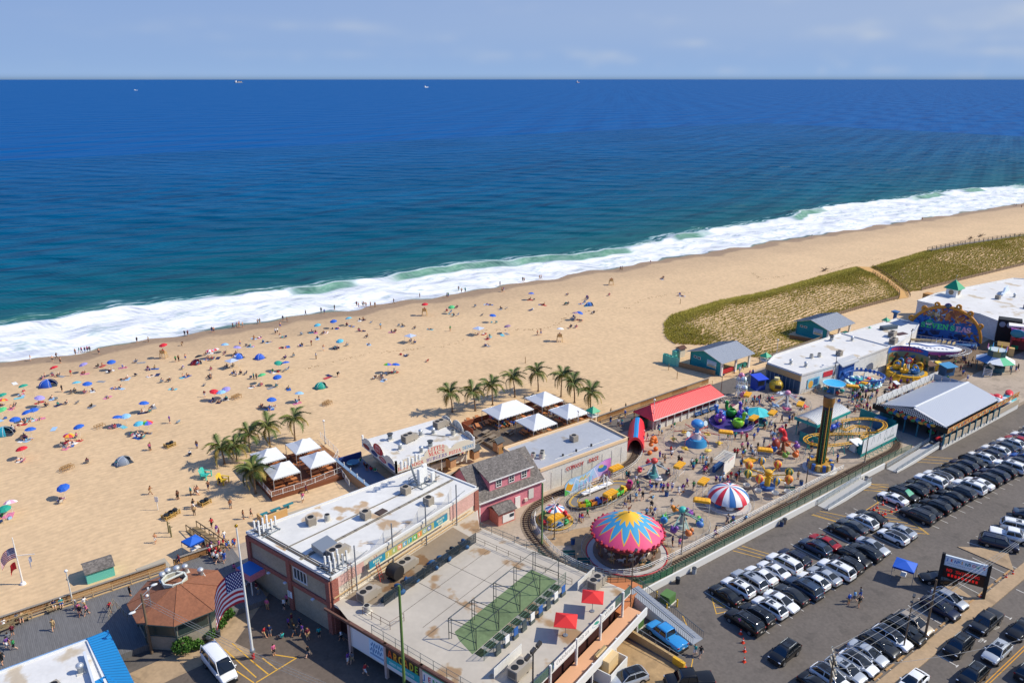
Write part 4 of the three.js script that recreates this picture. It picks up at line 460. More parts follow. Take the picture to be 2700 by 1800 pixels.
// --- frame tents
const tentCloth=new THREE.MeshPhysicalMaterial({color:0xe2e2de,roughness:0.8,transmission:0.1,thickness:0,side:THREE.DoubleSide});
function frameTent(w,d,H,rise,label,u,y,v){
  const o=thing('frame_tent',label,'tent',[u,y,v],0,'white frame tents'),a=w / 2,b=d / 2,r=Math.max(0,(w - d)/ 2);const A=[-a,H,-b],B=[a,H,-b],C=[a,H,b],D=[-a,H,b],R0=[-r,H + rise,0],R1=[r,H + rise,0];
  const s=S3();const face=(p,q,r1,r0)=>{const n=5;for(let i=0;i<n;i++)for(const[f,g]of[[0,0.5],[0.5,1]]){const e=(t,k)=>{const lo=[0,1,2].map((c)=>mix(p[c],q[c],t)),hi=[0,1,2].map((c)=>mix(r0[c],r1[c],t));const z=[0,1,2].map((c)=>mix(lo[c],hi[c],k));z[1]-=0.12*Math.sin(k*Math.PI);return z;};s.poly([e(i / n,f),e((i + 1)/ n,f),e((i + 1)/ n,g),e(i / n,g)]);}};
  face(A,B,R1,R0);face(C,D,R0,R1);face(B,C,R1,R1);face(D,A,R0,R0);s.mesh('canopy',tentCloth,o);
  const v2=S3();for(const[p,q]of[[A,B],[B,C],[C,D],[D,A]]){const n=12;for(let i=0;i<n;i++){const t0=i / n,t1=(i + 1)/ n,m=(t)=>[mix(p[0],q[0],t),H,mix(p[2],q[2],t)];const x=m(t0),z=m(t1),mm=m((t0 + t1)/ 2);v2.poly([x,z,[z[0],H - 0.12,z[2]],[mm[0],H - 0.24,mm[2]],[x[0],H - 0.12,x[2]]]);}}v2.mesh('valance',tentCloth,o);
  const p=S3();for(const x of(w>6.5?[-a,0,a]:[-a,a]))for(const z of[-b,b])p.cyl(x,0,z,0.05,H,0.05,6);for(const z of[-b,b])p.bar([-a,H,z],[a,H,z],0.04,4);for(const x of[-a,a])p.bar([x,H,-b],[x,H,b],0.04,4);p.split('pole',M(0xcfd2d2,0.4,{metalness:0.5}),o);return o;
}
const picnicG=(()=>{const g=new THREE.Group();g.name='picnic_table';S3().box(0,0.72,0,1.8,0.06,0.75).mesh('table_top',M(0xc27a45,0.8),g);for(const z of[-0.68,0.68])S3().box(0,0.42,z,1.8,0.05,0.28).mesh('bench',M(0xb86f3d,0.8),g);const l=S3();for(const x of[-0.65,0.65])for(const s of[-1,1])l.bar([x,0,s*0.7],[x,0.72,s*0.22],0.045,4);for(const x of[-0.65,0.65])l.box(x,0.36,0,0.06,0.08,1.5);l.split('leg',M(0x8f5a34,0.85),g);return g;})();
const picnicDark=(()=>{const g=picnicG.clone();for(const c of g.children){const n=c.material;c.material=c.name==='leg'?M(0x3a352f,0.8):M(0x8d7c66,0.85);}return g;})();
function picnic(u,y,v,rot,label,dark){const c=(dark?picnicDark:picnicG).clone();scene.add(c);c.position.copy(V(u,y,v));c.rotation.y=rot;return tag(c,label,'picnic table',dark?'grey picnic tables':'orange picnic tables');}
{// west tents on a raised wooden deck
  const o=thing('tent_deck','raised wooden deck with white fence under four tents','deck');S3().box(42.0,0.05,121.0,13.2,0.75,13.2).mesh('deck',M(0x7c4a2e,0.9),o);const L=[[38.7,124.6],[45.2,124.6],[38.7,118.1],[45.2,118.1]],nm=['beach side tent by the two left palms','beach side tent beside the boardwalk ramp','white tent nearest the yellow giant chair','white tent beside the ramp and picket gate'];L.forEach((p,i)=>{frameTent(4.7,5.0,2.4,1.45,nm[i],p[0],0.8,p[1]);for(let k=0;k<4;k++)picnic(p[0]- 1.2 +(k % 2)*2.4,0.8,p[1]- 1.1 +(k>>1)*2.2,0.0,'orange picnic table under a white tent on the west deck');});picnic(42,0.8,121.5,1.57,'orange picnic table between the west tents');picnic(42,0.8,126.3,1.57,'orange picnic table between the west tents');
  railing('picket_fence','white picket fence round the west tent deck',[[35.4,127.6,0.8],[35.4,114.4,0.8],[41.2,114.4,0.8],[48.8,115.6,0.8]],0.8,1.0,frameWhite,{pickets:true,r:0.06,cat:'fence',rails:[0.15,1]});
  railing('picket_fence','white fence along the ramp between tents and patio',[[51.3,131.5],[50.9,122.6],[48.9,120.0],[47.5,110.7]].map((p)=>[p[0],p[1],0.5]),0.5,1.1,frameWhite,{pickets:true,r:0.07,cat:'fence',rails:[0.1,1]});
  struct('ramp',S3().slab([[50.2,0.5,128.3],[50.9,0.5,121.3],[49.2,0.5,120.6],[48.6,0.5,128.3]],0.2),M(0x9a6a40,0.9),'wooden ramp beside the west tents');
  // east tents on the patio by the fence
  const q=thing('beer_patio','grey paved patio with dark wood wall beside the burger stand','patio');S3().box(86.5,0,111.4,22.4,DY,14.0).mesh('paving',M(0xa9a29a,0.9,{map:concTex}),q);const wl=S3();wl.box(86.5,DY,118.6,22,1.1,0.12).box(75.4,DY,116.6,0.12,1.1,4).box(97.6,DY,112,0.12,1.1,13);wl.mesh('wood_wall',M(0x8c4a2c,0.9),q);const T=[[84.2,115.2,8.6],[93.4,115.1,5.6],[85.1,107.2,5.8],[93.4,107.3,5.6]],n2=['large rectangular tent on the beach side of the patio','white tent at the palm end of the patio','white tent beside the board fence and planter','white tent next to the green cupola'];T.forEach((p,i)=>{frameTent(p[2],5.8,2.7,1.7,n2[i],p[0],DY,p[1]);for(let k=0;k<(p[2]>7?8:6);k++)picnic(p[0]- p[2]/ 2 + 1.2 +(k>>1)*2.1,DY,p[1]- 1.4 +(k % 2)*2.8,1.57,'orange picnic table under a white tent on the paved patio');});
  for(const[u,v]of[[77.6,119.5],[79.7,119.5],[77.6,116.3],[79.9,116.5]])picnic(u,DY,v,1.2,'orange picnic table in the sun between burger stand and tents');for(const[u,v]of[[77.2,112.9],[77.0,110.4],[81.0,110.4],[73.8,110.7]])picnic(u,DY,v,0.3,'grey picnic table in the sun on the patio',true);for(const[u,v]of[[89.3,111.0],[89.2,113.6],[89.4,117]])picnic(u,DY,v,0,'orange picnic table in the gap between patio tents');
}
// dark topped food kiosks in front of the burger stand
for(const[u,v]of[[70.1,106.2],[75.3,106.2],[64.9,105.9]]){const o=thing('gable_kiosk','small kiosk with dark corrugated gable roof by the burger stand','kiosk',[u,DY,v],0.2,'dark roofed kiosks');S3().box(0,0,0,1.4,1.7,1.2).mesh('counter',M(0xb98a62,0.8),o);S3().slab([[-1.0,2.6,0],[1.0,2.6,0],[1.0,1.8,-0.9],[-1.0,1.8,-0.9]],0.06).slab([[-1.0,2.6,0],[-1.0,1.8,0.9],[1.0,1.8,0.9],[1.0,2.6,0]],0.06).mesh('roof',M(0x3a3d40,0.7),o);}

// ---------------------------------------------------------------- east side buildings
{// red metal roofed stand
  const o=thing('red_roof_stand','long white stand with red ribbed metal roof','building'),x0=103.4,x1=124.6,zs=93.9,zr=96.6,zn=99.4,E=3.6,R=5.6;S3().box(114.6,DY,96.9,18.4,2.6,4.0).mesh('wall',stucco(0xe6e0d4),o);S3().box(115,DY + 1.25,94.88,16.8,1.0,0.06).mesh('counter_opening',M(0x6b1f22,0.7),o);const red=M(0xe0383c,0.5,{metalness:0.1});
  S3().slab([[x0,E,zs],[x1,E,zs],[123.0,R,zr],[105.3,R,zr]],0.1).slab([[x1,E,zs],[x1,E,zn],[123.0,R,zr]],0.1).slab([[105.3,R,zr],[123.0,R,zr],[x1,E,zn],[x0,E,zn]],0.1).slab([[x0,E,zn],[x0,E,zs],[105.3,R,zr]],0.1).mesh('roof',red,o);
  const rb=S3();for(let i=0;i<46;i++){const t=i / 45;rb.bar([mix(x0,x1,t),E + 0.03,zs],[mix(105.3,123,t),R + 0.03,zr],0.035,3);rb.bar([mix(x0,x1,t),E + 0.03,zn],[mix(105.3,123,t),R + 0.03,zr],0.035,3);}rb.box(114.1,R - 0.02,zr,17.8,0.12,0.25).mesh('roof_ribs',M(0xc92d32,0.5),o);const c=S3();for(let i=0;i<9;i++)c.box(106.2 + i*2.1,DY,94.75,0.16,2.7,0.16);c.box(114.2,E - 0.12,zs - 0.02,x1 - x0,0.16,0.1).mesh('white_trim',frameWhite,o);S3().box(103.2,DY,97.4,2.6,2.1,2.0).mesh('green_bin_store',M(0x1f4438,0.8),o);
}
function gameHut(u,v,label){const o=thing('teal_game_hut',label,'building',[u,0,v]),tl=stucco(0x2f9a9c),hw=5.6,d=4.7,H=3.6,R=5.3;const w=S3();w.box(0.4,0,d,10.4,H,0.2).box(-4.7,0,0,0.2,H,d*2).box(0.4,0,1.0,10,H - 0.1,0.1).poly([[-4.8,H,-d],[-4.8,H,d],[-4.8,R - 0.2,0]]).mesh('wall',tl,o);
  const roof=M(0xc3c6c8,0.4,{metalness:0.45}),s=S3(),r=S3();s.slab([[-6,R,0],[6.2,R,0],[6.2,H,-d - 1],[-6,H,-d - 1]],0.1).slab([[-6,R,0],[-6,H,d + 0.6],[6.2,H,d + 0.6],[6.2,R,0]],0.1).mesh('roof',roof,o);for(let i=0;i<=30;i++){const x=mix(-6,6.2,i / 30);r.bar([x,H + 0.03,-d - 1],[x,R + 0.03,0],0.03,3).bar([x,H + 0.03,d + 0.6],[x,R + 0.03,0],0.03,3);}r.mesh('roof_seams',M(0xaaaeb2,0.4,{metalness:0.4}),o);
  const p=S3();for(const x of[-4.7,0.4,5.4])p.box(x,0,-d,0.5,H,0.4);p.box(0.4,H - 0.35,-d,10.6,0.35,0.4).split('white_post',frameWhite,o);S3().box(-2.1,0.3,-d + 0.5,4.4,0.9,0.7).mesh('red_counter',M(0xb8282e,0.7),o);S3().box(3.0,0.3,-d + 0.5,4.2,0.9,0.7).mesh('teal_counter',M(0x1e7a70,0.7),o);
  S3().panel([-4.82,-0.4],[-4.82,-3.2],1.3,3.0,0.04).mesh('poster',printed(128,96,(x)=>{x.fillStyle='#dfe9df';x.fillRect(0,0,128,96);x.fillStyle='#9cc0d8';x.fillRect(0,0,128,34);x.fillStyle='#e7c27a';x.fillRect(8,66,112,22);x.fillStyle='#5a6a90';x.font='bold 26px sans-serif';x.fillText('GAMES',18,60);}),o);for(const z of[3.6,2.4])windowOn(o,[-4.8,z],[-4.8,z - 0.8],2.3,2.8,[1,1]);S3().cyl(-4.85,4.1,0,0.01,0.01,0.01,6).mesh('vent',frameWhite,o);return o;}
gameHut(145.4,112.3,'nearer teal hut with silver gable roof beside the lockers');gameHut(187.6,111.6,'farther teal hut with silver gable roof inside the dune fence');
for(const[lb,c,P,h]of[['teal beach locker booth with open door',0x62b7a6,[[136.8,121.6],[136.8,120.6],[136.8,119.7],[137.1,119.0]],2.3]])for(const[u,v]of P){const o=thing('changing_booth',lb,'booth',[u,0,v],0.5,'teal changing booths');S3().box(-0.5,0,0,0.06,h,1.1).box(0.5,0,0,0.06,h,1.1).box(0,0,0.55,1.0,h,0.06).mesh('wall',M(c,0.8),o);S3().box(-0.45,0,-0.95,0.06,h - 0.1,0.9).mesh('door',M(0x7cc4b0,0.8),o);}
{const o=thing('lifeguard_hut','brown roofed hut behind the teal booths','hut',[143.0,0,122.4]);S3().box(0,0,0,1.8,2.4,1.6).mesh('wall',M(0xcfc4b0,0.8),o);S3().slab([[-1.2,3.0,0],[1.2,3.0,0],[1.2,2.4,-1.1],[-1.2,2.4,-1.1]],0.08).slab([[-1.2,3.0,0],[-1.2,2.4,1.1],[1.2,2.4,1.1],[1.2,3.0,0]],0.08).mesh('roof',M(0x5a3a2c,0.9),o);S3().box(-1.5,0,0.2,1.2,2.0,1.2).mesh('teal_cabinet',M(0x62b7a6,0.8),o);}
{// long white roofed hall
  const o=thing('white_roof_hall','long white roofed hall with arched blue entry','building'),P=[[144.0,89.0],[163.4,87.6],[177.5,87.6],[177.5,100.2],[150.0,100.2],[144.4,98.0]];flatHall('','',P,DY,5.2,stucco(0xe8e6e0),roofWhite,M(0xdcd8d0,0.7),{into:o,par:0.45});S3().box(143.9,3.9,93.5,0.3,1.2,9.2,-0.03).mesh('tan_fascia',M(0xb59566,0.8),o);S3().box(143.95,DY,93.5,0.2,3.0,8.8,-0.03).mesh('shopfront',M(0x2a4a66,0.4),o);const sp=S3();for(let i=0;i<9;i++)sp.box(143.8,DY,89.5 + i*1.0,0.1,3.0,0.1);sp.mesh('mullion',M(0x8796a2,0.5),o);
  S3().panel([146.2,88.8],[150.2,88.5],DY + 0.8,DY + 3.0,0.1).mesh('mural',printed(128,64,(x)=>{x.fillStyle='#7cc0d8';x.fillRect(0,0,128,64);x.fillStyle='#e8b04a';x.beginPath();x.arc(36,40,26,0,7);x.fill();x.fillStyle='#2c6a9c';x.fillRect(64,10,50,44);}),o);S3().panel([151.5,88.5],[154.6,88.2],3.2,4.4,0.15).mesh('red_sign',M(0xd6303a,0.6),o);
  S3().box(160.0,DY,87.9,6.4,4.2,0.5).mesh('blue_entry',M(0x1f55a0,0.6),o);S3().slab([[156.6,5.0,87.0],[163.4,5.0,87.0],[163.4,6.0,88.8],[156.6,6.0,88.8]],0.25).mesh('entry_roof',roofGrey,o);
  for(const[k,u,v,l]of[['vent',148.1,94.6,'vent near the tan fascia of the white roof'],['vent',149.3,91.6,'silver vent near the front of the white roof'],['hood',170.5,98.6,'vent near the fence edge of the white roof'],['box',162.2,91.4,'small unit beside the lamp on the white roof'],['cond',155.4,94.2,'low dark unit left of its twin on the white roof'],['cond',157.6,93.6,'low dark unit right of its twin on the white roof'],['vent',174.5,95.6,'far vent on the white roof']])hvac(k,u,5.2,v,0,l);
  const q=thing('stepped_roof_hall','white roofed hall with dark skylights behind the yellow ride','building');flatHall('','',[[177.8,87],[195,90.5],[202,93],[202,99],[177.8,99.8]],DY,5.0,stucco(0xe4e0d8),roofWhite,M(0xd4d2cc,0.7),{into:q});S3().box(191.5,5.0,95.6,4.6,0.9,1.4,-0.3).mesh('skylight',M(0x44525c,0.4),q);S3().box(190,5.02,91.5,3.4,0.1,1.6,-0.2).mesh('hatch',M(0x4c3234,0.8),q);S3().box(199,5.0,96.5,5,0.08,3.2,0.0).mesh('blue_membrane',M(0x2c4a74,0.6),q);for(const[u,v,l]of[[186.2,91.8,'tan unit on the stepped white roof'],[181.2,88.8,'tan unit by the wall of the stepped white roof']])hvac('long',u,5.0,v,0.2,l);
  const w=thing('far_white_hall','broad white roofed hall behind the arch sign','building');flatHall('','',[[219.5,102.6],[232,103.4],[270,98],[285,78],[222,74],[216,78],[220,86]],DY,6.2,stucco(0xe6e4df),roofWhite,M(0xdad8d2,0.7),{into:w});S3().panel([219.4,101],[219.6,98.5],3.4,4.8,0.1).mesh('window',glass,w);for(const[k,u,v,l]of[['box',240,90,'dark unit on the far white roof'],['box',236,81,'unit near the front of the far white roof'],['vent',246,88,'thin vent on the far white roof']])hvac(k,u,6.2,v,0,l);
  const sg=S3();const sh=new THREE.Shape([[-4.5,0],[4.5,0],[4.5,0.5],[3,0.7],[1.6,1.8],[-1.6,1.8],[-3,0.7],[-4.5,0.5]].map((p)=>new THREE.Vector2(...p)));const m=part('sign_hood',new THREE.ExtrudeGeometry(sh,{depth:0.5,bevelEnabled:false}),M(0xc9d6e0,0.6),w);m.position.copy(V(249,6.3,92));m.rotation.y=0.2;
  const c=thing('clock_turret','white turret with green pyramid roof and round window','turret',[233.5,6.2,99.4]);S3().box(0,0,0,3.0,2.4,3.0).mesh('base',frameWhite,c);S3().cyl(0,0,0,0.001,0.001).mesh('floor',frameWhite,c);const rw=new THREE.CylinderGeometry(0.7,0.7,0.2,16);rw.rotateX(Math.PI / 2);rw.rotateY(-0.6);for(const[x,z]of[[-1.5,0],[0,-1.5]]){const r=part('round_window',rw,M(0x9a8468,0.5),c);r.position.copy(V(x,1.3,z));r.rotation.y=x?Math.PI / 2 + 0.6:0.6;}const gr=S3();for(let i=0;i<4;i++){const a=i*Math.PI / 2 + Math.PI / 4,b=a + Math.PI / 2,q2=(t)=>[Math.cos(t)*3.0,2.4,Math.sin(t)*3.0];gr.slab([q2(a),q2(b),[0,4.9,0]],0.1);}gr.mesh('green_roof',M(0x1f9a68,0.55),c);S3().cyl(0,4.8,0,0.05,1.4,0.03,5).box(0.3,5.9,0,0.7,0.2,0.04).mesh('weather_vane',galv,c);
  S3().box(0,0,0,2.6,2.2,2).mesh('box',M(0xc08a4a,0.8),thing('tan_shed','tan shed beside the green roofed turret','shed',[229.5,DY,104.5])).scale.set(1,2.6,1);
}
{// gabled arcade hall
  const o=thing('arcade_hall','open sided hall with white ribbed gable roof and checkered trim','building'),x0=143.2,x1=164.8,zs=57.7,zn=70.4,zr=64,E=5.0,R=6.7,rf=M(0xbfc3c9,0.45,{metalness:0.25}),rg=S3();
  S3().slab([[x0,E,zs],[x1,E,zs],[x1,R,zr],[x0,R,zr]],0.15).slab([[x0,R,zr],[x1,R,zr],[x1,E,zn],[x0,E,zn]],0.15).mesh('roof',rf,o);for(let i=0;i<=44;i++){const x=mix(x0,x1,i / 44);rg.bar([x,E + 0.02,zs],[x,R + 0.02,zr],0.025,3).bar([x,E + 0.02,zn],[x,R + 0.02,zr],0.025,3);}rg.mesh('roof_ribs',M(0xd4d6d8,0.45),o);S3().box(154,R - 0.02,zr,21.6,0.1,0.4).mesh('ridge_cap',M(0xe8e8e6,0.5),o);
  const ck=printed(512,96,(x)=>{for(let i=0;i<64;i++)for(let j=0;j<6;j++){x.fillStyle=(i + j)% 2?'#e6e4de':'#17181a';x.fillRect(i*8,j*8,8,8);}const cs=['#2a7f8c','#d8a23a','#c43c34','#3c8a4c','#e07a2c','#2c5aa0'];for(let i=0;i<26;i++){x.fillStyle=cs[i % 6];x.beginPath();x.ellipse(90 + i*13,56 +(i % 4)*7,17,11,i,0,7);x.fill();}});S3().poly([[x0 - 0.3,3.6,zn + 1.6],[x0 - 0.3,3.6,zs - 0.4],[x0 - 0.3,4.9,zs - 0.4],[x0 - 0.3,6.4,zr],[x0 - 0.3,4.9,zn + 1.6]],[[0,0],[1,0],[1,0.6],[0.5,1],[0,0.6]]).mesh('checkered_fascia',ck,o);
  S3().slab([[x0 - 0.4,4.95,zs],[x0 - 0.4,6.55,zr],[x0 + 0.1,R,zr],[x0 + 0.1,E,zs]],0.1).mesh('gable_trim',frameWhite,o);const mural=printed(1024,64,(x)=>{x.fillStyle='#c98a4a';x.fillRect(0,0,1024,64);const cs=['#8c3c2c','#d8b46a','#3c7a80','#c45a34','#6a4a34','#e0cfa0'];for(let i=0;i<70;i++){x.fillStyle=cs[i % 6];x.fillRect(i*15,8 +(i*37)% 30,22,10 +(i*17)% 24);}});S3().panel([x0 - 0.2,zs - 0.15],[x1 + 9,zs - 0.15],3.5,4.6,0.1).mesh('painted_fascia',mural,o);
  S3().box(154,DY,70.2,21.2,4.2,0.2).box(164.5,DY,64,0.2,4.4,12.4).split('inner_wall',M(0x4a8a94,0.8),o);S3().box(153.6,DY + 0.02,64,20.6,0.06,12).mesh('ride_floor',M(0x6a7278,0.5),o);for(let i=0;i<10;i++){const b=thing('bumper_car','round bumper car inside the arcade hall','bumper car',[145 +(i*3.7)% 12,DY + 0.1,59.5 +(i*2.9)% 9],i,'bumper cars');S3().ell(0,0.35,0,0.9,0.35,0.6).mesh('body',M([0xc8343c,0x2f6fae,0xd8a62c,0x3a9a5c][i % 4],0.3),b);S3().torus(0,0.25,0,0.75,0.12,18).mesh('bumper',blackM,b);S3().cyl(-0.7,0.4,0,0.02,2.4,0.02,4).mesh('pole',galv,b);}const c=S3();for(let i=0;i<6;i++)c.box(x0 + 0.1,DY,zs + 0.2 + i*2.5,0.22,3.2,0.22);for(let i=0;i<9;i++)c.box(x0 + 2 + i*2.6,DY,zs,0.22,3.0,0.22);c.split('column',M(0x2c6a78,0.6),o);S3().box(159.5,1.2,57.8,32,1.2,0.15).mesh('side_panel',M(0xb9a88e,0.8),o);S3().box(141.3,DY,69.2,1.8,2.3,1.8).mesh('blue_booth',M(0x31648a,0.7),o);
  const f=thing('parapet_screen','white panel screen along the arcade roof edge','fence');for(let i=0;i<13;i++){const p=S3().box(x0 - 1 + i*1.88 + 0.9,5.0,71.0,1.8,1.5 + 0.12*(i % 2),0.06).mesh('panel',M(0xd6d3cc,0.7),f);}const b=S3();for(let i=0;i<=13;i++){b.box(x0 - 1 + i*1.88,4.6,71.06,0.1,2.1,0.1);b.bar([x0 - 1 + i*1.88,6.3,71.0],[x0 - 1 + i*1.88,5.0,70.2],0.03,4);}b.mesh('posts',M(0x595f60,0.6),f);const e2=thing('parapet_screen','grey panel screen returning at the far end of the arcade roof','fence');for(let i=0;i<4;i++)S3().box(x1 - 0.2,5.0,70 - i*1.7,0.06,1.5,1.6).mesh('panel',M(0x8d95a0,0.7),e2);
}
// inflatable slides and boats beside the arcade hall
{const o=thing('inflatable_slide','red and white inflatable slide with rounded humps','slide',[169.5,DY,61.5],0.1),r=S3(),w=S3();for(let i=0;i<4;i++){r.ell(-3 + i*2.0,2.6 - i*0.35,1.8 - i*0.9,1.1,0.8,1.0);w.ell(-2.6 + i*2.0,1.6 - i*0.2,0.2 - i*0.8,1.2,0.9,1.4);}r.box(0.6,1.2,1.4,6.4,0.5,1.2,-0.45).mesh('red_humps',M(0xd8363c,0.35),o);w.mesh('white_walls',M(0xd9dde2,0.35),o);S3().box(1,0,-0.2,8,1.0,3.4,-0.3).mesh('base',M(0x5b7fa8,0.5),o);
  const p=thing('striped_float','pink and white striped round float behind the roof screen','float',[171.6,DY,72.5]);S3().lathe([[0,1.6],[1.4,1.3],[2.0,0.6],[2.0,0]],0,0,0,16).mesh('shell',printed(128,16,(x)=>{for(let i=0;i<12;i++){x.fillStyle=i % 2?'#efe9ea':'#d64a86';x.fillRect(i*11,0,11,16);}}),p);const b=thing('water_chute','turquoise boat chute with red prow at the end of the arcade hall','slide',[176.2,DY,59.8],0.4);S3().ell(0,0.8,0,3.6,0.8,1.3).mesh('trough',M(0x39a3a8,0.4),b);S3().ell(1.4,1.5,0.2,1.8,0.5,0.8).mesh('prow',M(0xd83038,0.4),b);}
{// arch sign:a great half disc board with a painted sea,gold scroll rim and letters
  const o=thing('arch_sign','giant half round SEVEN SEAS ride front with gold scroll rim','ride',[206.6,DY,88.6],-1.17),R=8.6,Hh=8.4,sh=new THREE.Shape();sh.moveTo(-R,0);for(let i=0;i<=40;i++){const t=Math.PI - i / 40*Math.PI;sh.lineTo(R*Math.cos(t),0.8 + Hh*Math.sin(t));}sh.lineTo(R,0);const g=new THREE.ExtrudeGeometry(sh,{depth:0.5,bevelEnabled:false});part('board',g,M(0x2a4a6a,0.7),o);
  const fg=new THREE.ShapeGeometry(sh),q=fg.attributes.position;for(let i=0;i<q.count;i++)fg.attributes.uv.setXY(i,(q.getX(i)+ R)/(2*R),q.getY(i)/ 9.2);fg.translate(0,0,0.51);
  part('painted_front',fg,printed(1024,560,(x)=>{x.fillStyle='#1c5a9c';x.fillRect(0,0,1024,560);let s=5;const r=()=>{s=(s*16807)% 2147483647;return s / 2147483647;};const blob=(cx,cy,w,h,cs,n)=>{for(let i=0;i<n;i++){x.fillStyle=cs[Math.floor(r()*cs.length)];x.beginPath();x.ellipse(cx +(r()- 0.5)*w,cy +(r()- 0.5)*h,12 + r()*46,6 + r()*20,r()*3,0,7);x.fill();}};blob(700,150,420,200,['#b0602c','#c98a4a','#8c4a30','#7a3c4c','#d09a5a','#5a3048'],70);blob(330,170,260,180,['#7a4a28','#9c7a3c','#c4b088','#4a5a3c','#8fb4c8','#b0602c'],46);blob(450,90,120,70,['#8fb8d0'],5);blob(560,130,300,160,['#9c5a2c','#b8783c','#7a4630'],30);blob(200,330,420,260,['#1d66b4','#1a4f94','#2c80c4','#123c78'],60);blob(560,300,460,120,['#2a6a9c','#2f8a94','#1c4a84'],34);blob(860,420,240,160,['#2c7cc0','#8c5a2c','#1d5aa4','#b07a3c'],34);blob(500,480,900,120,['#102c58','#143a70','#0e2548'],60);x.font='bold 112px serif';const put=(t,cs,x0)=>[...t].forEach((c,i)=>{x.lineWidth=6;x.strokeStyle='#0c2030';x.strokeText(c,x0 + i*74,372);x.fillStyle=cs[i % cs.length];x.fillText(c,x0 + i*74,372);x.lineWidth=5;x.strokeStyle=x.fillStyle;x.strokeText(c,x0 + i*74,372);});put('SEVEN',['#43e07e','#3bd674','#35cc6c'],185);put('SEAS',['#43d684','#d89ab4','#e0a8ba','#e8b4be'],590);}),o);
  const rim=S3();for(let i=0;i<=36;i++){const t=Math.PI*i / 36,t2=Math.PI*(i + 1)/ 36;if(i<36)rim.bar([R*Math.cos(t),0.8 + Hh*Math.sin(t),-0.4],[R*Math.cos(t2),0.8 + Hh*Math.sin(t2),-0.4],0.42,6);}for(const t of[0.5,0.95,1.3,1.85,2.2,2.65]){rim.torus((R + 0.5)*Math.cos(t),0.9 +(Hh + 0.6)*Math.sin(t),-0.3,0.5,0.24,12,0);rim.bar([R*Math.cos(t - 0.12),0.8 + Hh*Math.sin(t - 0.12),-0.3],[(R + 0.9)*Math.cos(t),1 +(Hh + 0.9)*Math.sin(t),-0.3],0.26,5);}rim.mesh('gold_rim',M(0xd08a26,0.5),o);S3().sph(0,9.4,-0.3,0.7,0.7,14).mesh('crest',M(0x46586a,0.5),o);S3().torus(0,9.4,-0.5,0.75,0.15,18,0).mesh('crest_ring',M(0x6f4a86,0.5),o);S3().box(0,0,-2.4,16,0.7,3.6).mesh('platform',M(0x3d6690,0.7),o);const rl=S3();for(let i=0;i<12;i++)rl.box(-7.6 + i*1.38,0.7,-4.1,0.06,1.0,0.06);rl.box(0,1.65,-4.1,15.4,0.06,0.06).mesh('rail',M(0xc8ccd0,0.5),o);const st=S3();for(let i=0;i<5;i++)st.box(-1.5 + 0,0.14*i,-5.4 + i*0.3,1.6,0.14,0.3);for(const k of[-1.2,-0.4,0.4])st.beam([k,0.1,-6.0],[k,1.5,-4.2],0.14,0.2);st.mesh('white_stair',frameWhite,o);
  const b=thing('blue_tower','short blue column with flared cap beside the arch sign','tower',[204.8,DY,101]);S3().cyl(0,0,0,0.5,4.6,0.45,10).mesh('shaft',M(0x2f5c8c,0.6),b);S3().cyl(0,4.6,0,0.5,0.5,0.9,8).box(0,5.1,0,1.7,0.3,1.7).mesh('cap',M(0x3a6a9a,0.6),b);
}
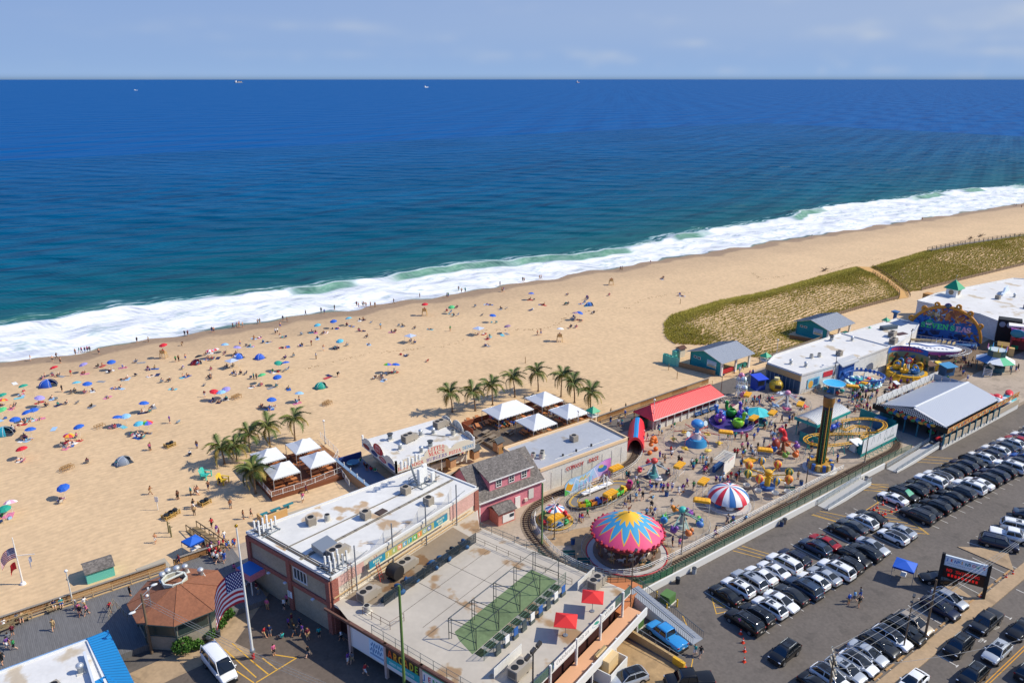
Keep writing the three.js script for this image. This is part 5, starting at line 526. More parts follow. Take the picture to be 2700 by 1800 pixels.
{// black show box and purple ride front to the right of the arch
  const o=thing('show_box','black ride front with three round lights above a green plinth','ride',[216.5,DY,77.2],-1.17);S3().box(0,0.9,0,5.2,6.0,3).mesh('box',blackM,o);const c=new THREE.CylinderGeometry(0.7,0.7,0.1,16);c.rotateX(Math.PI / 2);for(const x of[-1.6,0,1.6]){const m=part('round_panel',c,M(0x8797a4,0.5),o);m.position.set(x,5.6,1.56);}S3().box(0.4,0,-2.4,4.6,0.9,1.4).mesh('green_plinth',M(0x22a86c,0.6),o);const fr=S3();fr.bar([2.4,0.4,-2],[3.4,5.8,-1.4],0.12,5).bar([3.2,0.4,-2],[1.8,5.8,-1.4],0.12,5).mesh('truss',M(0xb9bcc0,0.5),o);
  const p=thing('purple_ride_front','pink and purple swooping ride canopy over a red arcade','ride',[215,DY,68.2],-1.17);S3().box(0,0,2.2,14,4.2,0.3).box(-6.9,0,0.6,0.3,4.2,3).box(6.9,0,0.6,0.3,4.2,3).box(0,4.1,0.6,14,0.2,3.4).mesh('arcade_walls',M(0x9c4a4c,0.8),p);const sh=new THREE.Shape();sh.moveTo(-7,0);sh.lineTo(-7.6,2.2);sh.quadraticCurveTo(-3,1.4,-1,3.0);sh.quadraticCurveTo(2,4.2,7,2.6);sh.lineTo(7,0);const m=part('swoop',new THREE.ExtrudeGeometry(sh,{depth:0.5,bevelEnabled:false}),M(0xb35ab0,0.5),p);m.position.set(0,4.2,1.6);S3().ell(-6.0,5.2,-2.2,1.6,1.1,0.4).ell(2,5.4,-2.2,3,0.9,0.4).mesh('teal_flourish',M(0x2a7f96,0.5),p);S3().box(0,4.0,-1.4,14,0.3,0.6).mesh('pink_band',M(0xe08ab0,0.5),p);const s=S3();for(let i=0;i<14;i++)s.ell(-6.5 + i,3.4,-1.1,0.5,0.4,0.2);s.mesh('red_scallop',M(0xc83a3e,0.6),p);S3().slab([[-8,6.4,0],[7,7.2,0],[7,6.4,3],[-8,6.4,3]],0.3).mesh('white_roof',frameWhite,p);
  const t=thing('tan_kiosk','tan cabinet kiosk with sloped lid under the purple front','kiosk',[207,DY,74.2],-1.17);S3().box(0,0,0,2.4,2.6,1.6).mesh('cabinet',M(0xb08a4a,0.7),t);S3().box(1.9,0,-0.2,1.2,2.2,1.2).mesh('side_cabinet',M(0xd6b070,0.7),t);S3().slab([[-1.3,3.2,0.8],[1.3,3.2,0.8],[1.3,2.6,-0.9],[-1.3,2.6,-0.9]],0.12).mesh('lid',M(0xa07c40,0.7),t);
}
{// hexagonal game kiosk and white hut
  const o=thing('umbrella_kiosk','round game kiosk with green, white and pink skirt roof','kiosk',[194.2,DY,70.6]),N=8;for(let i=0;i<N;i++){const a=i*Math.PI / 4,b=a + Math.PI / 4,q=(t,r,y)=>[r*Math.cos(t),y,r*Math.sin(t)];S3().slab([q(a,4.3,2.5),q(b,4.3,2.5),q(b,2.0,3.6),q(a,2.0,3.6)],0.08).mesh('skirt_panel',M([0xe9eae6,0x2fb07a,0xe9eae6,0x3a6f9c,0xe9eae6,0x2fb07a,0xe8eae8,0xe58aa0][i],0.6),o);S3().poly([q(a,2.0,3.6),q(b,2.0,3.6),q(b,2.0,5.0),q(a,2.0,5.0)]).mesh('drum_panel',M([0x8c8a5c,0x3a5a5c][i % 2],0.7),o);}S3().cyl(0,5.0,0,2.05,0.1,2.05,8).mesh('top',M(0xb9c4c4,0.6),o);const p=S3();for(let i=0;i<8;i++)p.cyl(3.8*Math.cos(i*0.785),0,3.8*Math.sin(i*0.785),0.08,2.5,0.08,6);p.cyl(0,0,0,2.4,1.1,2.4,8).mesh('posts',M(0x35606a,0.7),o);for(let i=0;i<7;i++){const t=i*0.9;S3().bar([2*Math.cos(t),5,2*Math.sin(t)],[2*Math.cos(t),6.2,2*Math.sin(t)],0.16,5,0.05).mesh('feather_flag',M([0xe8c33a,0x4aa3d0,0xe58ab4,0x3cb58c][i % 4],0.7),o);}
  const h=thing('white_hut','small open white hut with black pitched roof','hut',[189.2,DY,69.8],0.3);const k=S3();for(const x of[-0.9,0.9])for(const z of[-0.8,0.8])k.box(x,0,z,0.14,2.0,0.14);for(let i=0;i<5;i++)k.box(-0.9,0.3 + i*0.35,0,0.06,0.12,1.6);k.mesh('frame',frameWhite,h);S3().slab([[-1.2,2.8,0],[1.2,2.8,0],[1.2,2.0,-1.1],[-1.2,2.0,-1.1]],0.08).slab([[-1.2,2.8,0],[-1.2,2.0,1.1],[1.2,2.0,1.1],[1.2,2.8,0]],0.08).mesh('roof',M(0x2b2c2e,0.7),h);
}
{// white oval stage with purple skirt and silver truss arch
  const o=thing('oval_stage','white oval ride cover with purple skirt and blue swirl','ride',[191.4,DY,84.8],-0.85);const sh=new THREE.Shape();sh.absellipse(0,0,7.4,3.0,0,Math.PI*2);const g=new THREE.ExtrudeGeometry(sh,{depth:0.3,bevelEnabled:false,curveSegments:40});g.rotateX(-Math.PI / 2);const m=part('cover',g,M(0xe6e4e2,0.6),o);m.position.y=2.05;S3().add(new THREE.CylinderGeometry(1,0.94,1,40,1,true),m4.compose(V(0,1.65,0),q4.identity(),new THREE.Vector3(7.4,0.8,3.0))).mesh('skirt',M(0x9a4a9c,0.6),o);S3().add(new THREE.CylinderGeometry(1,1,1,32,1,true),m4.compose(V(0,0.7,0),q4.identity(),new THREE.Vector3(6.4,1.3,2.4))).mesh('base',M(0x5c5f66,0.8),o);S3().tube([[-5.4,2.36,0.8],[-2.5,2.36,1.5],[0,2.36,0.2],[3,2.36,1.4],[5.5,2.36,-0.2]],0.28,30,5).mesh('blue_swirl',M(0x6d86b0,0.6),o);const n=S3();for(let i=0;i<10;i++)n.box(-4.4 + i*0.9,2.36,-0.9 - 0.03*i,0.35,0.03,0.6,0.3);n.mesh('dark_marks',M(0x3c4258,0.6),o);
  const t=thing('truss_arch','curved silver truss track sweeping round the oval stage','track',[191.4,DY,84.8],-0.85),a=S3();for(let i=0;i<26;i++){const q=(k,r,y)=>{const f=2.5 - k / 26*3.7;return[r*Math.cos(f)*1.0,y + 0.8*Math.sin(k / 26*Math.PI),r*0.46*Math.sin(f)];};for(const r of[8.2,9.6]){a.bar(q(i,r,1.5),q(i + 1,r,1.5),0.09,4);a.bar(q(i,r,1.5),q(i,r===8.2?9.6:8.2,1.5),0.05,3);}if(i % 3===0)a.bar(q(i,9,1.5),[q(i,9,0)[0],0,q(i,9,0)[2]],0.08,4);}a.mesh('truss',M(0xb6bac0,0.45,{metalness:0.4}),t);const s=S3();for(let i=0;i<9;i++){const f=1.9 - i*0.14;s.box(9.0*Math.cos(f),2.5,4.1*Math.sin(f),1.2,0.6,0.12,-f + 1.57);}s.split('name_tile',M(0xd9c08a,0.6),t);
}
{// yellow caterpillar style ride with painted back wall
  const o=thing('yellow_tilt_ride','yellow platform ride with round cars and painted back wall','ride',[173.2,DY,80.6],-0.88);S3().cyl(0,0.9,0,4.3,0.5,4.3,32).mesh('platform',M(0xdca421,0.5),o);S3().add(new THREE.CylinderGeometry(4.35,4.35,1.0,32,1,true),m4.makeTranslation(0,0.5,0)).mesh('skirt',M(0xe0b02c,0.5),o);S3().cyl(0,1.4,0,3.6,0.15,3.6,28).mesh('track_floor',M(0x6d7a80,0.7),o);
  const bw=new THREE.CylinderGeometry(4.4,4.4,3.6,24,1,true,Math.PI*0.55,Math.PI*0.9);const wm=part('back_wall',bw,printed(512,160,(x)=>{x.fillStyle='#8a8f6a';x.fillRect(0,0,512,160);let s=9;const r=()=>{s=(s*16807)% 2147483647;return s / 2147483647;};for(let i=0;i<90;i++){x.fillStyle=['#4a6a3c','#8c5a2c','#b08a4a','#34483c','#a33c34','#3a6a90'][Math.floor(r()*6)];x.beginPath();x.ellipse(r()*512,40 + r()*120,10 + r()*40,8 + r()*20,r()*3,0,7);x.fill();}}),o);wm.position.y=2.9;const hd=new THREE.CylinderGeometry(4.6,4.5,1.5,24,1,true,Math.PI*0.62,Math.PI*0.76);const hm=part('header',hd,printed(512,80,(x)=>{x.fillStyle='#2a66b0';x.fillRect(0,0,512,80);x.fillStyle='#8c3a7a';x.beginPath();x.ellipse(256,36,190,30,0,0,7);x.fill();x.fillStyle='#e0404a';x.font='bold 44px serif';x.textAlign='center';for(let i=0;i<11;i++)x.fillRect(96 + i*30,22 +(i % 3)*3,18,26);}),o);hm.position.y=5.2;
  for(let i=0;i<6;i++){const a=i*1.05,c=S3();c.lathe([[0,0.1],[0.85,0.15],[0.95,0.9],[0.8,0.9],[0.7,0.4],[0,0.4]],2.3*Math.cos(a),1.6,2.3*Math.sin(a),14);c.torus(2.3*Math.cos(a),2.9,2.3*Math.sin(a),0.75,0.16,16,0.2,a).mesh('car',M(i % 3===2?0x4a8cc4:0xe6b428,0.4),o);}S3().cyl(0,1.4,0,0.5,2.4,0.2,12).sph(0,4.0,0,0.6).mesh('centre_post',M(0xd8dcd8,0.5),o);S3().torus(0,4.0,-0.4,0.62,0.14,16,0).mesh('red_ring',M(0xd63a40,0.5),o);
  for(const a of[-2.2,-1.35]){const s=S3();for(let i=0;i<5;i++)s.box((4.3 + 0.32*(4 - i))*Math.cos(a),0.2*i,(4.3 + 0.32*(4 - i))*Math.sin(a),0.4,0.2,1.3,a);for(const d of[-0.16,0.16])s.beam([5.8*Math.cos(a + d),0.9,5.8*Math.sin(a + d)],[4.3*Math.cos(a + d),2.0,4.3*Math.sin(a + d)],0.1,0.14);s.mesh('stair',M(0xe0b02c,0.5),o);}
  const f=thing('white_barrier','white panel barrier behind the yellow platform ride','fence');for(let i=0;i<8;i++)S3().box(165.2 + i*1.5,DY,85.8 - i*0.1,1.44,1.5,0.06,-0.07).mesh('panel',M(0xe0ded8,0.7),f);S3().box(171,DY + 1.5,85.4,12,0.08,0.1,-0.07).mesh('cap',galv,f);
}

// small cabins and market clutter by the east midway
for(const[u,v,w,d,h,c,r,n,l]of[[181.5,75.6,3.4,2.2,2.4,0x2c5d86,0x3a86b0,'drink_stand','teal roofed drink stand by the brown midway'],[178.6,78.4,2.4,2,2.6,0x8a8c80,0x6b4a34,'ticket_booth','grey booth with brown roof behind the drink stand'],[139.3,96.4,2.8,2.6,2.8,0x1f3f9c,0x2148c8,'blue_booth','bright blue canopy booth in the shade of the white hall'],[128.6,66.6,2.2,1.8,1.7,0xe3e0d8,0xe8e6e0,'operator_booth','low white operator booth beside the drop tower'],[163.5,78.0,1.1,1.1,1.5,0xb4343c,0xd8dcdf,'ticket_post','red and white ticket post by the yellow ride'],[183.0,78.2,1.4,1.4,1.8,0xd9b42c,0xe6c63a,'lemon_cart','yellow topped cart beside the drink stand']]){const o=thing(n,l,'booth',[u,DY,v],-0.3);S3().box(0,0,0,w*0.85,h,d*0.85).mesh('wall',M(c,0.7),o);S3().slab([[-w / 2,h + 0.35,d / 2],[w / 2,h + 0.35,d / 2],[w / 2,h,-d*0.7],[-w / 2,h,-d*0.7]],0.1).mesh('roof',M(r,0.6),o);S3().box(0,h*0.42,-d*0.43,w*0.6,h*0.35,0.06).mesh('hatch',M(0x2a3238,0.4),o);}
{const o=thing('yellow_capsule','rounded yellow capsule kiosk with dark window','kiosk',[141.4,DY,93.2]);S3().sph(0,1.35,0,1.55,1.4,18).mesh('shell',M(0xd2ac26,0.45),o);S3().box(-0.9,1.1,-1.1,1.3,0.8,0.5,-0.9).mesh('window',M(0x33302a,0.4),o);S3().cyl(0,2.6,0,0.6,0.6,0.6,8).mesh('hatch',M(0xd8c890,0.6),o);const s=S3();for(let i=0;i<8;i++)s.torus(0,1.35,0,1.5,0.03,18,0,i*0.39);s.mesh('ribs',M(0xb8941c,0.5),o);}
{// white ticket stand with open slat roof
  const o=thing('ticket_stand','white ticket stand with open slatted roof','stand',[103.0,DY,76.4],0.25);S3().box(0,0,-0.95,4.6,2.3,0.1).box(2.3,0,0,0.1,2.3,2.0).mesh('white_wall',frameWhite,o);S3().box(0,0,0.9,4.4,1.1,0.5).mesh('counter',M(0x315a8c,0.7),o);const r=S3();for(let i=0;i<9;i++)r.box(-2.1 + i*0.52,2.5,0,0.14,0.12,2.2);r.box(0,2.35,-1,4.6,0.2,0.12).box(0,2.35,1,4.6,0.2,0.12).mesh('slat_roof',M(0xe6ddc8,0.7),o);S3().panel([-0.5,-1.02],[1.8,-1.02],1.9,2.5,0.05).mesh('sign',printed(128,32,(x)=>{x.fillStyle='#f2efe8';x.fillRect(0,0,128,32);x.fillStyle='#c8242c';x.font='bold 26px sans-serif';x.fillText('TICKETS',8,25);}),o);}
{// red entrance tunnel for the little train,blue stripe along its crown
  const o=thing('train_tunnel','red arched train tunnel with blue stripe','tunnel'),P=[[95.3,90.6],[97.2,92.3],[99.6,94.6],[102.0,96.7]],W=1.6;const sec=(i,a,r=1)=>{const p=P[i],d=i<3?[P[i + 1][0]- p[0],P[i + 1][1]- p[1]]:[p[0]- P[2][0],p[1]- P[2][1]],L=Math.hypot(...d),n=[-d[1]/ L,d[0]/ L];return[p[0]+ n[0]*W*r*Math.cos(a),DY + 3.0*r*Math.sin(a),p[1]+ n[1]*W*r*Math.cos(a)];};const R=S3(),B=S3(),N=12;for(let i=0;i<3;i++)for(let k=0;k<N;k++){const a0=k / N*Math.PI,a1=(k + 1)/ N*Math.PI,m=(k===5||k===6)?B:R;m.poly([sec(i,a0),sec(i + 1,a0),sec(i + 1,a1),sec(i,a1)]);R.poly([sec(i,a0,0.96),sec(i,a1,0.96),sec(i + 1,a1,0.96),sec(i + 1,a0,0.96)]);}for(let k=0;k<N;k++)R.poly([sec(0,k / N*Math.PI),sec(0,(k + 1)/ N*Math.PI),sec(0,(k + 1)/ N*Math.PI,0.8),sec(0,k / N*Math.PI,0.8)]);R.mesh('shell',M(0xe02c3a,0.5),o);B.mesh('blue_stripe',M(0x2386c0,0.5),o);}
{const o=thing('pumpkin_arch','orange inflatable pumpkin arch','inflatable'),P=[[96.7,88.2],[98.7,88.6]],s=S3(),n=9;for(let i=0;i<n;i++){const t=i /(n - 1),a=Math.PI*t,u=mix(P[0][0],P[1][0],t),v=mix(P[0][1],P[1][1],t),y=DY + 0.4 + 2.6*Math.pow(Math.sin(a),0.55);s.sph(u,y,v,0.46,0.4,12);}s.mesh('pumpkins',M(0xe0701f,0.5),o);const g=S3();for(let i=0;i<n;i +=2){const t=i /(n - 1);g.cyl(mix(P[0][0],P[1][0],t),DY + 0.75 + 2.6*Math.pow(Math.sin(Math.PI*t),0.55),mix(P[0][1],P[1][1],t),0.06,0.16,0.03,5);}g.mesh('stems',M(0x6f7a2c,0.7),o);}
// small yellow queue canopies
const canopyG=(()=>{const g=new THREE.Group();g.name='queue_canopy';const sh=new THREE.Shape();sh.moveTo(-1.35,0);sh.quadraticCurveTo(-1.35,0.42,-0.9,0.42);sh.lineTo(0.9,0.42);sh.quadraticCurveTo(1.35,0.42,1.35,0);const e=new THREE.ExtrudeGeometry(sh,{depth:1.15,bevelEnabled:false});e.translate(0,2.15,-0.57);part('canopy',e,M(0xeaa81c,0.5),g);const r=S3();for(const x of[-0.6,0,0.6])r.box(x,2.55,0,0.05,0.04,1.17);r.mesh('seams',M(0xc78a14,0.6),g);const p=S3();for(const x of[-1.25,1.25])for(const z of[-0.5,0.5])p.cyl(x,0,z,0.035,2.2,0.035,5);p.box(0,0.9,-0.5,2.5,0.05,0.04).box(0,0.9,0.5,2.5,0.05,0.04).mesh('poles',M(0xd5d6d2,0.5),g);return g;})();
for(const[u,v,r,l]of[[85.0,85.0,0.05,'beside the painted bridge mural'],[94.5,79.2,0.3,'by the small spider ride'],[78.3,79.3,0.15,'in front of the toy truck track'],[66.6,78.9,0.1,'under the small striped top ride'],[93.4,73.0,0.3,'behind the red, white and blue dome'],[88.3,69.0,-0.9,'in front of the red, white and blue dome'],[111.5,83.0,-0.9,'beside the blue whale ride'],[111.2,74.0,-0.9,'at the red dragon ride'],[130,92.2,0.4,'by the ball gondola wheel'],[126.2,83.3,0.3,'next to the turquoise parasol'],[121.2,84.0,0.2,'in front of the turquoise parasol'],[134.5,82.6,0.4,'at the silver arm plane ride'],[105.6,73.0,0,'behind the balloon ride'],[152,81.6,-0.9,'left of the pair by the blue disc'],[156.6,81.3,0.1,'right of the pair by the blue disc']]){const c=canopyG.clone();scene.add(c);c.position.copy(V(u,DY,v));c.rotation.y=r;tag(c,'small yellow queue canopy ' + l,'canopy','yellow queue canopies');}

// ---------------------------------------------------------------- rides
const ringFence=(u,v,r,label,r2=r)=>{const p=[];for(let i=0;i<=22;i++){const t=0.5 + i / 22*5.7;p.push([u + r*Math.cos(t),v + r2*Math.sin(t)]);}return railing('ride_fence',label,p,DY,0.95,M(0xaeb0ac,0.5),{rails:[0.15,1],step:1.4,r:0.025,rr:0.02,cat:'fence',infill:seeThrough(0xb4b6b2,0.10)});};
{// grand carousel
  const o=thing('carousel','grand carousel with pink, blue and yellow starburst canopy','carousel',[71.2,DY,68.2]),R=5.15,seg=48,T=canvas(1024,256,(x)=>{x.fillStyle='#ea4f78';x.fillRect(0,0,1024,256);const zig=(n,y0,y1,c)=>{x.fillStyle=c;x.beginPath();x.moveTo(0,0);x.lineTo(0,y1);for(let i=0;i<n;i++){x.lineTo((i + 0.5)/ n*1024,y0);x.lineTo((i + 1)/ n*1024,y1);}x.lineTo(1024,0);x.fill();};zig(14,140,240,'#f0b428');zig(14,122,226,'#3f9cc4');zig(14,66,116,'#f0b428');for(let i=0;i<18;i++){x.strokeStyle='rgba(150,30,60,0.35)';x.beginPath();x.moveTo(i / 18*1024,230);x.lineTo(i / 18*1024,256);x.stroke();}});
  const pr=[[0.15,3.0],[0.7,2.78],[1.4,2.42],[2.4,1.92],[3.4,1.36],[4.3,0.78],[5.0,0.22],[R,0.0]].map(([a,b])=>new THREE.Vector2(a,b)),g=new THREE.LatheGeometry(pr,seg);g.translate(0,3.7,0);{const p=g.attributes.position,w=g.attributes.uv;for(let i=0;i<p.count;i++){const r=Math.hypot(p.getX(i),p.getZ(i));w.setY(i,1 - r / R);const a=Math.atan2(p.getZ(i),p.getX(i));p.setY(i,p.getY(i)- 0.035*(r / R)*Math.abs(Math.sin(a*9)));}g.computeVertexNormals();}
  part('canopy',g,new THREE.MeshPhysicalMaterial({map:T,roughness:0.65,side:THREE.DoubleSide}),o);const fr=S3();for(let i=0;i<36;i++){const a=i / 36*6.283;fr.ell(R*Math.cos(a),3.62,R*Math.sin(a),0.34,0.2,0.34,a,6);}fr.mesh('red_fringe',M(0xa8262e,0.7),o);S3().add(new THREE.CylinderGeometry(R - 0.1,R - 0.1,0.6,40,1,true),m4.makeTranslation(0,3.35,0)).mesh('rounding_board',M(0x8a3a3a,0.6),o);
  S3().cyl(0,0.15,0,4.9,0.3,4.9,40).mesh('platform',M(0x7b6a5c,0.8),o);S3().cyl(0,0,0,5.9,0.14,5.9,40).mesh('plinth',M(0xb9b2aa,0.8),o);S3().torus(0,0.14,0,5.85,0.1,48).mesh('red_edge',M(0xc23038,0.6),o);S3().cyl(0,0.4,0,1.5,3.4,1.5,12).mesh('mirror_drum',M(0xb88a5a,0.4),o);
  for(let i=0;i<24;i++){const a=i / 24*6.283,r=i % 2?4.3:3.2,h=S3(),y=0.95 + 0.2*Math.sin(i*2.1),c=Math.cos(a),s=Math.sin(a),t=[-s,c],P=(f,yy,q=0)=>[r*c + t[0]*f + c*q,y + yy,r*s + t[1]*f + s*q];h.ell(...P(0,0),0.45,0.2,0.17,a + Math.PI / 2,8);h.bar(P(0.3,0.05),P(0.52,0.45),0.13,5,0.09).bar(P(0.5,0.45),P(0.76,0.34),0.1,5,0.06);for(const[f,q]of[[0.3,0.1],[0.3,-0.1],[-0.32,0.1],[-0.32,-0.1]])h.bar(P(f,-0.05,q),P(f + 0.15,-0.45,q),0.06,4,0.04);h.bar(P(-0.42,0.08),P(-0.62,-0.2),0.06,4);h.mesh('horse',M([0xd9cbb4,0xb08a5c,0xe8e2d6,0x7a5238][i % 4],0.5),o);const pl=S3().bar([r*c,0.4,r*s],[r*c,3.6,r*s],0.035,5).mesh('pole',M(0xc9a650,0.3,{metalness:0.7}),o);}
  S3().cyl(0,6.65,0,0.06,0.7,0.03,6).ell(0.05,7.4,0,0.35,0.2,0.1).bar([0.3,7.4,0],[0.5,7.75,0],0.07,5).mesh('horse_finial',M(0x7a4a34,0.6),o);const cr=S3();for(let i=0;i<16;i++){const a=i / 16*6.283;cr.sph((R + 0.05)*Math.cos(a),3.85,(R + 0.05)*Math.sin(a),0.16,0.22,6);}cr.split('crest_cap',M(0xb8303a,0.6),o);ringFence(71.2,68.2,6.6,'grey ring fence round the grand carousel');
}
{// red white blue dome swing
  const o=thing('dome_ride','small ride under a red, white and blue striped dome','ride',[93.9,DY,68.2]),g=new THREE.SphereGeometry(3.35,36,10,0,6.2832,0,Math.PI*0.42);g.scale(1,0.72,1);const k=[0xd62c3e,0xe9e8e4,0x2f6fae],c=[];for(let i=0;i<18;i++){const w=new THREE.SphereGeometry(3.35,2,10,i / 18*6.2832,6.2832 / 18,0,Math.PI*0.44);w.scale(1,0.74,1);w.translate(0,0.9,0);part('dome_panel',w,M(k[[0,1,2,1][i % 4]===1?1:(i % 4===0?0:2)],0.55),o);}const rb=S3();for(let i=0;i<18;i++){const a=i / 18*6.2832;rb.tube([0,0.35,0.7,1.05,1.38].map((t)=>[3.37*Math.sin(t)*Math.cos(a),0.9 + 3.37*0.74*Math.cos(t),-3.37*Math.sin(t)*Math.sin(a)]),0.03,8,3);}rb.mesh('seams',M(0xd9d8d4,0.6),o);
  S3().cyl(0,0,0,3.7,0.25,3.7,36).mesh('platform',M(0xc9c2ba,0.8),o);S3().cyl(0,0.2,0,0.5,3.0,0.5,12).mesh('centre_post',M(0x3a5a8c,0.6),o);for(let i=0;i<8;i++){const a=i*0.785;S3().ell(2.5*Math.cos(a),0.75,2.5*Math.sin(a),0.7,0.4,0.4,a + 1.57,8).mesh('car',M([0xd6303a,0x2f6fae,0xe4e2dc][i % 3],0.4),o);}ringFence(93.9,68.2,4.1,'grey ring fence round the striped dome ride');
}
{// little top ride with umbrella roof
  const o=thing('kiddie_top_ride','kiddie ride with small striped top and ring of toy cars','ride',[68.2,DY,81.0]);for(let i=0;i<16;i++){const g=new THREE.ConeGeometry(1.5,0.7,1,1,true,i / 16*6.2832,6.2832 / 16);g.translate(0,2.6,0);part('top_panel',g,M([0xd62c3e,0xe9e8e4,0x2f6fae,0xe9e8e4][i % 4],0.55),o);}S3().cyl(0,0,0,0.3,2.4,0.25,10).mesh('centre_post',M(0x2f6fae,0.5),o);S3().cyl(0,0.1,0,2.8,0.15,2.8,30).mesh('platform',M(0x9a8a5a,0.8),o);S3().torus(0,0.2,0,2.8,0.1,36).mesh('yellow_edge',M(0xd6a828,0.5),o);const w=S3();for(let i=0;i<4;i++)w.tube([[0,2.9,0],[0.3*Math.cos(i*1.57),3.5,0.3*Math.sin(i*1.57)],[0.8*Math.cos(i*1.57),3.9,0.8*Math.sin(i*1.57)]],0.05,8,4);w.mesh('white_plumes',frameWhite,o);for(let i=0;i<10;i++){const a=i*0.628,c=S3();c.ell(2.15*Math.cos(a),0.6,2.15*Math.sin(a),0.6,0.3,0.34,a + 1.57,8);c.box(2.15*Math.cos(a),0.65,2.15*Math.sin(a),0.4,0.4,0.5,a).mesh('toy_car',M([0xd6303a,0xe6b428,0x2f7ac0,0x3a9a54,0xe07a2c][i % 5],0.4),o);}ringFence(68.2,81.0,3.6,'grey ring fence round the kiddie top ride');
}
// spider rides: hub, sweeping arms and tubs
function spider(u,v,label,n,R,hub,arm,tubs,kind){
  const o=thing(kind==='tub'?'sweep_ride':'spider_ride',label,'ride',[u,DY,v]);S3().cyl(0,0,0,1.1,0.5,0.8,14).cyl(0,0.5,0,0.35,2.2,0.3,10).mesh('hub_base',M(hub[1],0.6),o);S3().sph(0,3.0,0,0.62,0.5,14).mesh('hub_top',M(hub[0],0.45),o);
  for(let i=0;i<n;i++){const a=i / n*6.283 + 0.3,y=1.0 + 0.5*Math.sin(i*2.4),c=Math.cos(a),s=Math.sin(a);S3().beam([0.4*c,2.5,0.4*s],[R*c,y + 0.5,R*s],0.12,0.16).bar([0.3*c,2.9,0.3*s],[R*0.6*c,mix(2.5,y + 0.5,0.6)+ 0.08,R*0.6*s],0.03,4).mesh('arm',M(arm,0.45),o);const t=S3(),col=tubs[i % tubs.length];
    if(kind==='tub'){t.ell(R*c,y,R*s,0.62,0.55,0.55,a,12);t.sph(R*c + 0.45*-s,y + 0.45,R*s + 0.45*c,0.34,0.34,10);t.bar([R*c,y + 0.3,R*s],[R*c + 0.6*s,y + 0.75,R*s - 0.6*c],0.14,5,0.04);}
    else if(kind==='plane'){t.ell(R*c,y,R*s,0.95,0.34,0.34,a + 1.57,10);t.box(R*c,y,R*s,1.6,0.08,0.5,a);t.box(R*c + 0.8*s,y + 0.1,R*s - 0.8*c,0.5,0.4,0.08,a + 1.57);}
    else{t.ell(R*c,y,R*s,0.7,0.36,0.4,a + 1.57,10);t.box(R*c - 0.2*s,y + 0.2,R*s + 0.2*c,0.35,0.4,0.5,a + 1.57);}
    t.mesh('tub',M(col,0.4),o);}
  ringFence(u,v,R + 1.4,'grey ring fence round the ' + label.replace(/ with.*/,''));return o;}
spider(82.9,68.2,'teal topped animal ride with purple, orange and blue tubs',8,2.9,[0x49b8a4,0x9aa9a0],0x8fb2a2,[0x8a3fa0,0xe08a2c,0x5ac43a,0x3a86c0,0x7a4a94,0xd87a3a,0x4a78b0,0x60b840],'tub');
spider(91.2,82.0,'small spider ride with red and pink tubs',8,2.6,[0xd8483c,0x4a8a8a],0xb9c0be,[0x23242a,0xd03a48,0xe08aa4,0xc8343c,0x2f3a4c,0xe4e0dc],'car');
spider(136.2,86.8,'silver arm plane ride with pink, white and red planes',9,3.6,[0xd890a8,0xa8a8aa],0xc4c8ca,[0xe07a90,0xe4e6ea,0xd83e42,0x2c2e34,0x9ab4c8],'plane');
{// dragon ride
  const o=spider(116.6,73.9,'red dragon ride with orange and blue round tubs',7,2.5,[0xd83a2e,0x8a5a3c],0xb0603a,[0xe0702c,0x8a5aa0,0xd8402e,0x2f5a9c,0x7a9a3c],'tub');S3().tube([[0,2.6,0],[0.4,3.6,0.2],[0.2,4.4,0.6],[-0.4,4.7,0.6]],0.38,14,7).sph(-0.5,4.7,0.6,0.5,0.4).mesh('red_neck',M(0xd6262e,0.45),o);S3().ell(-1.5,2.0,0.6,0.9,1.1,0.7).mesh('brown_body',M(0x9c3a22,0.5),o);}
{// blue whale ride
  const o=thing('whale_ride','blue kiddie ride with tall blue drum and small yellow planes','ride',[106.8,DY,86.0]);S3().cyl(0,0,0,2.1,1.3,1.7,20).mesh('drum_base',M(0x2f86b8,0.5),o);S3().cyl(0,1.3,0,1.0,1.2,0.8,14).mesh('white_collar',M(0xd9c8c4,0.6),o);S3().cyl(0,2.5,0,0.4,1.2,0.4,10).lathe([[0,1.6],[0.7,1.5],[1.15,1.1],[1.2,0.6],[0.9,0.2],[0,0]],0,3.4,0,20).mesh('top_drum',M(0x3a86c4,0.45),o);for(let i=0;i<6;i++){const a=i*1.047 + 0.2,c=Math.cos(a),s=Math.sin(a);S3().beam([0.8*c,2.6,0.8*s],[4.2*c,2.3,4.2*s],0.1,0.14).bar([4.2*c,2.3,4.2*s],[4.2*c,0.8,4.2*s],0.04,4).bar([0.3*c,3.7,0.3*s],[3.4*c,2.4,3.4*s],0.04,4).mesh('arm',M(0xc96a5a,0.5),o);S3().ell(4.2*c,0.65,4.2*s,0.8,0.3,0.34,a + 1.57,10).box(4.2*c,0.7,4.2*s,1.3,0.07,0.4,a).mesh('plane',M(i % 2?0xd8b23a:0xe0c050,0.4),o);const d=new THREE.CylinderGeometry(0.55,0.55,0.06,14);d.rotateX(1.2);if(i % 3===0){const m=part('dish',d,M(0xc8d2d2,0.5),o);m.position.copy(V(3.2*c,3.2,3.2*s));}}ringFence(106.8,86.0,6.0,'grey ring fence round the blue drum ride');}
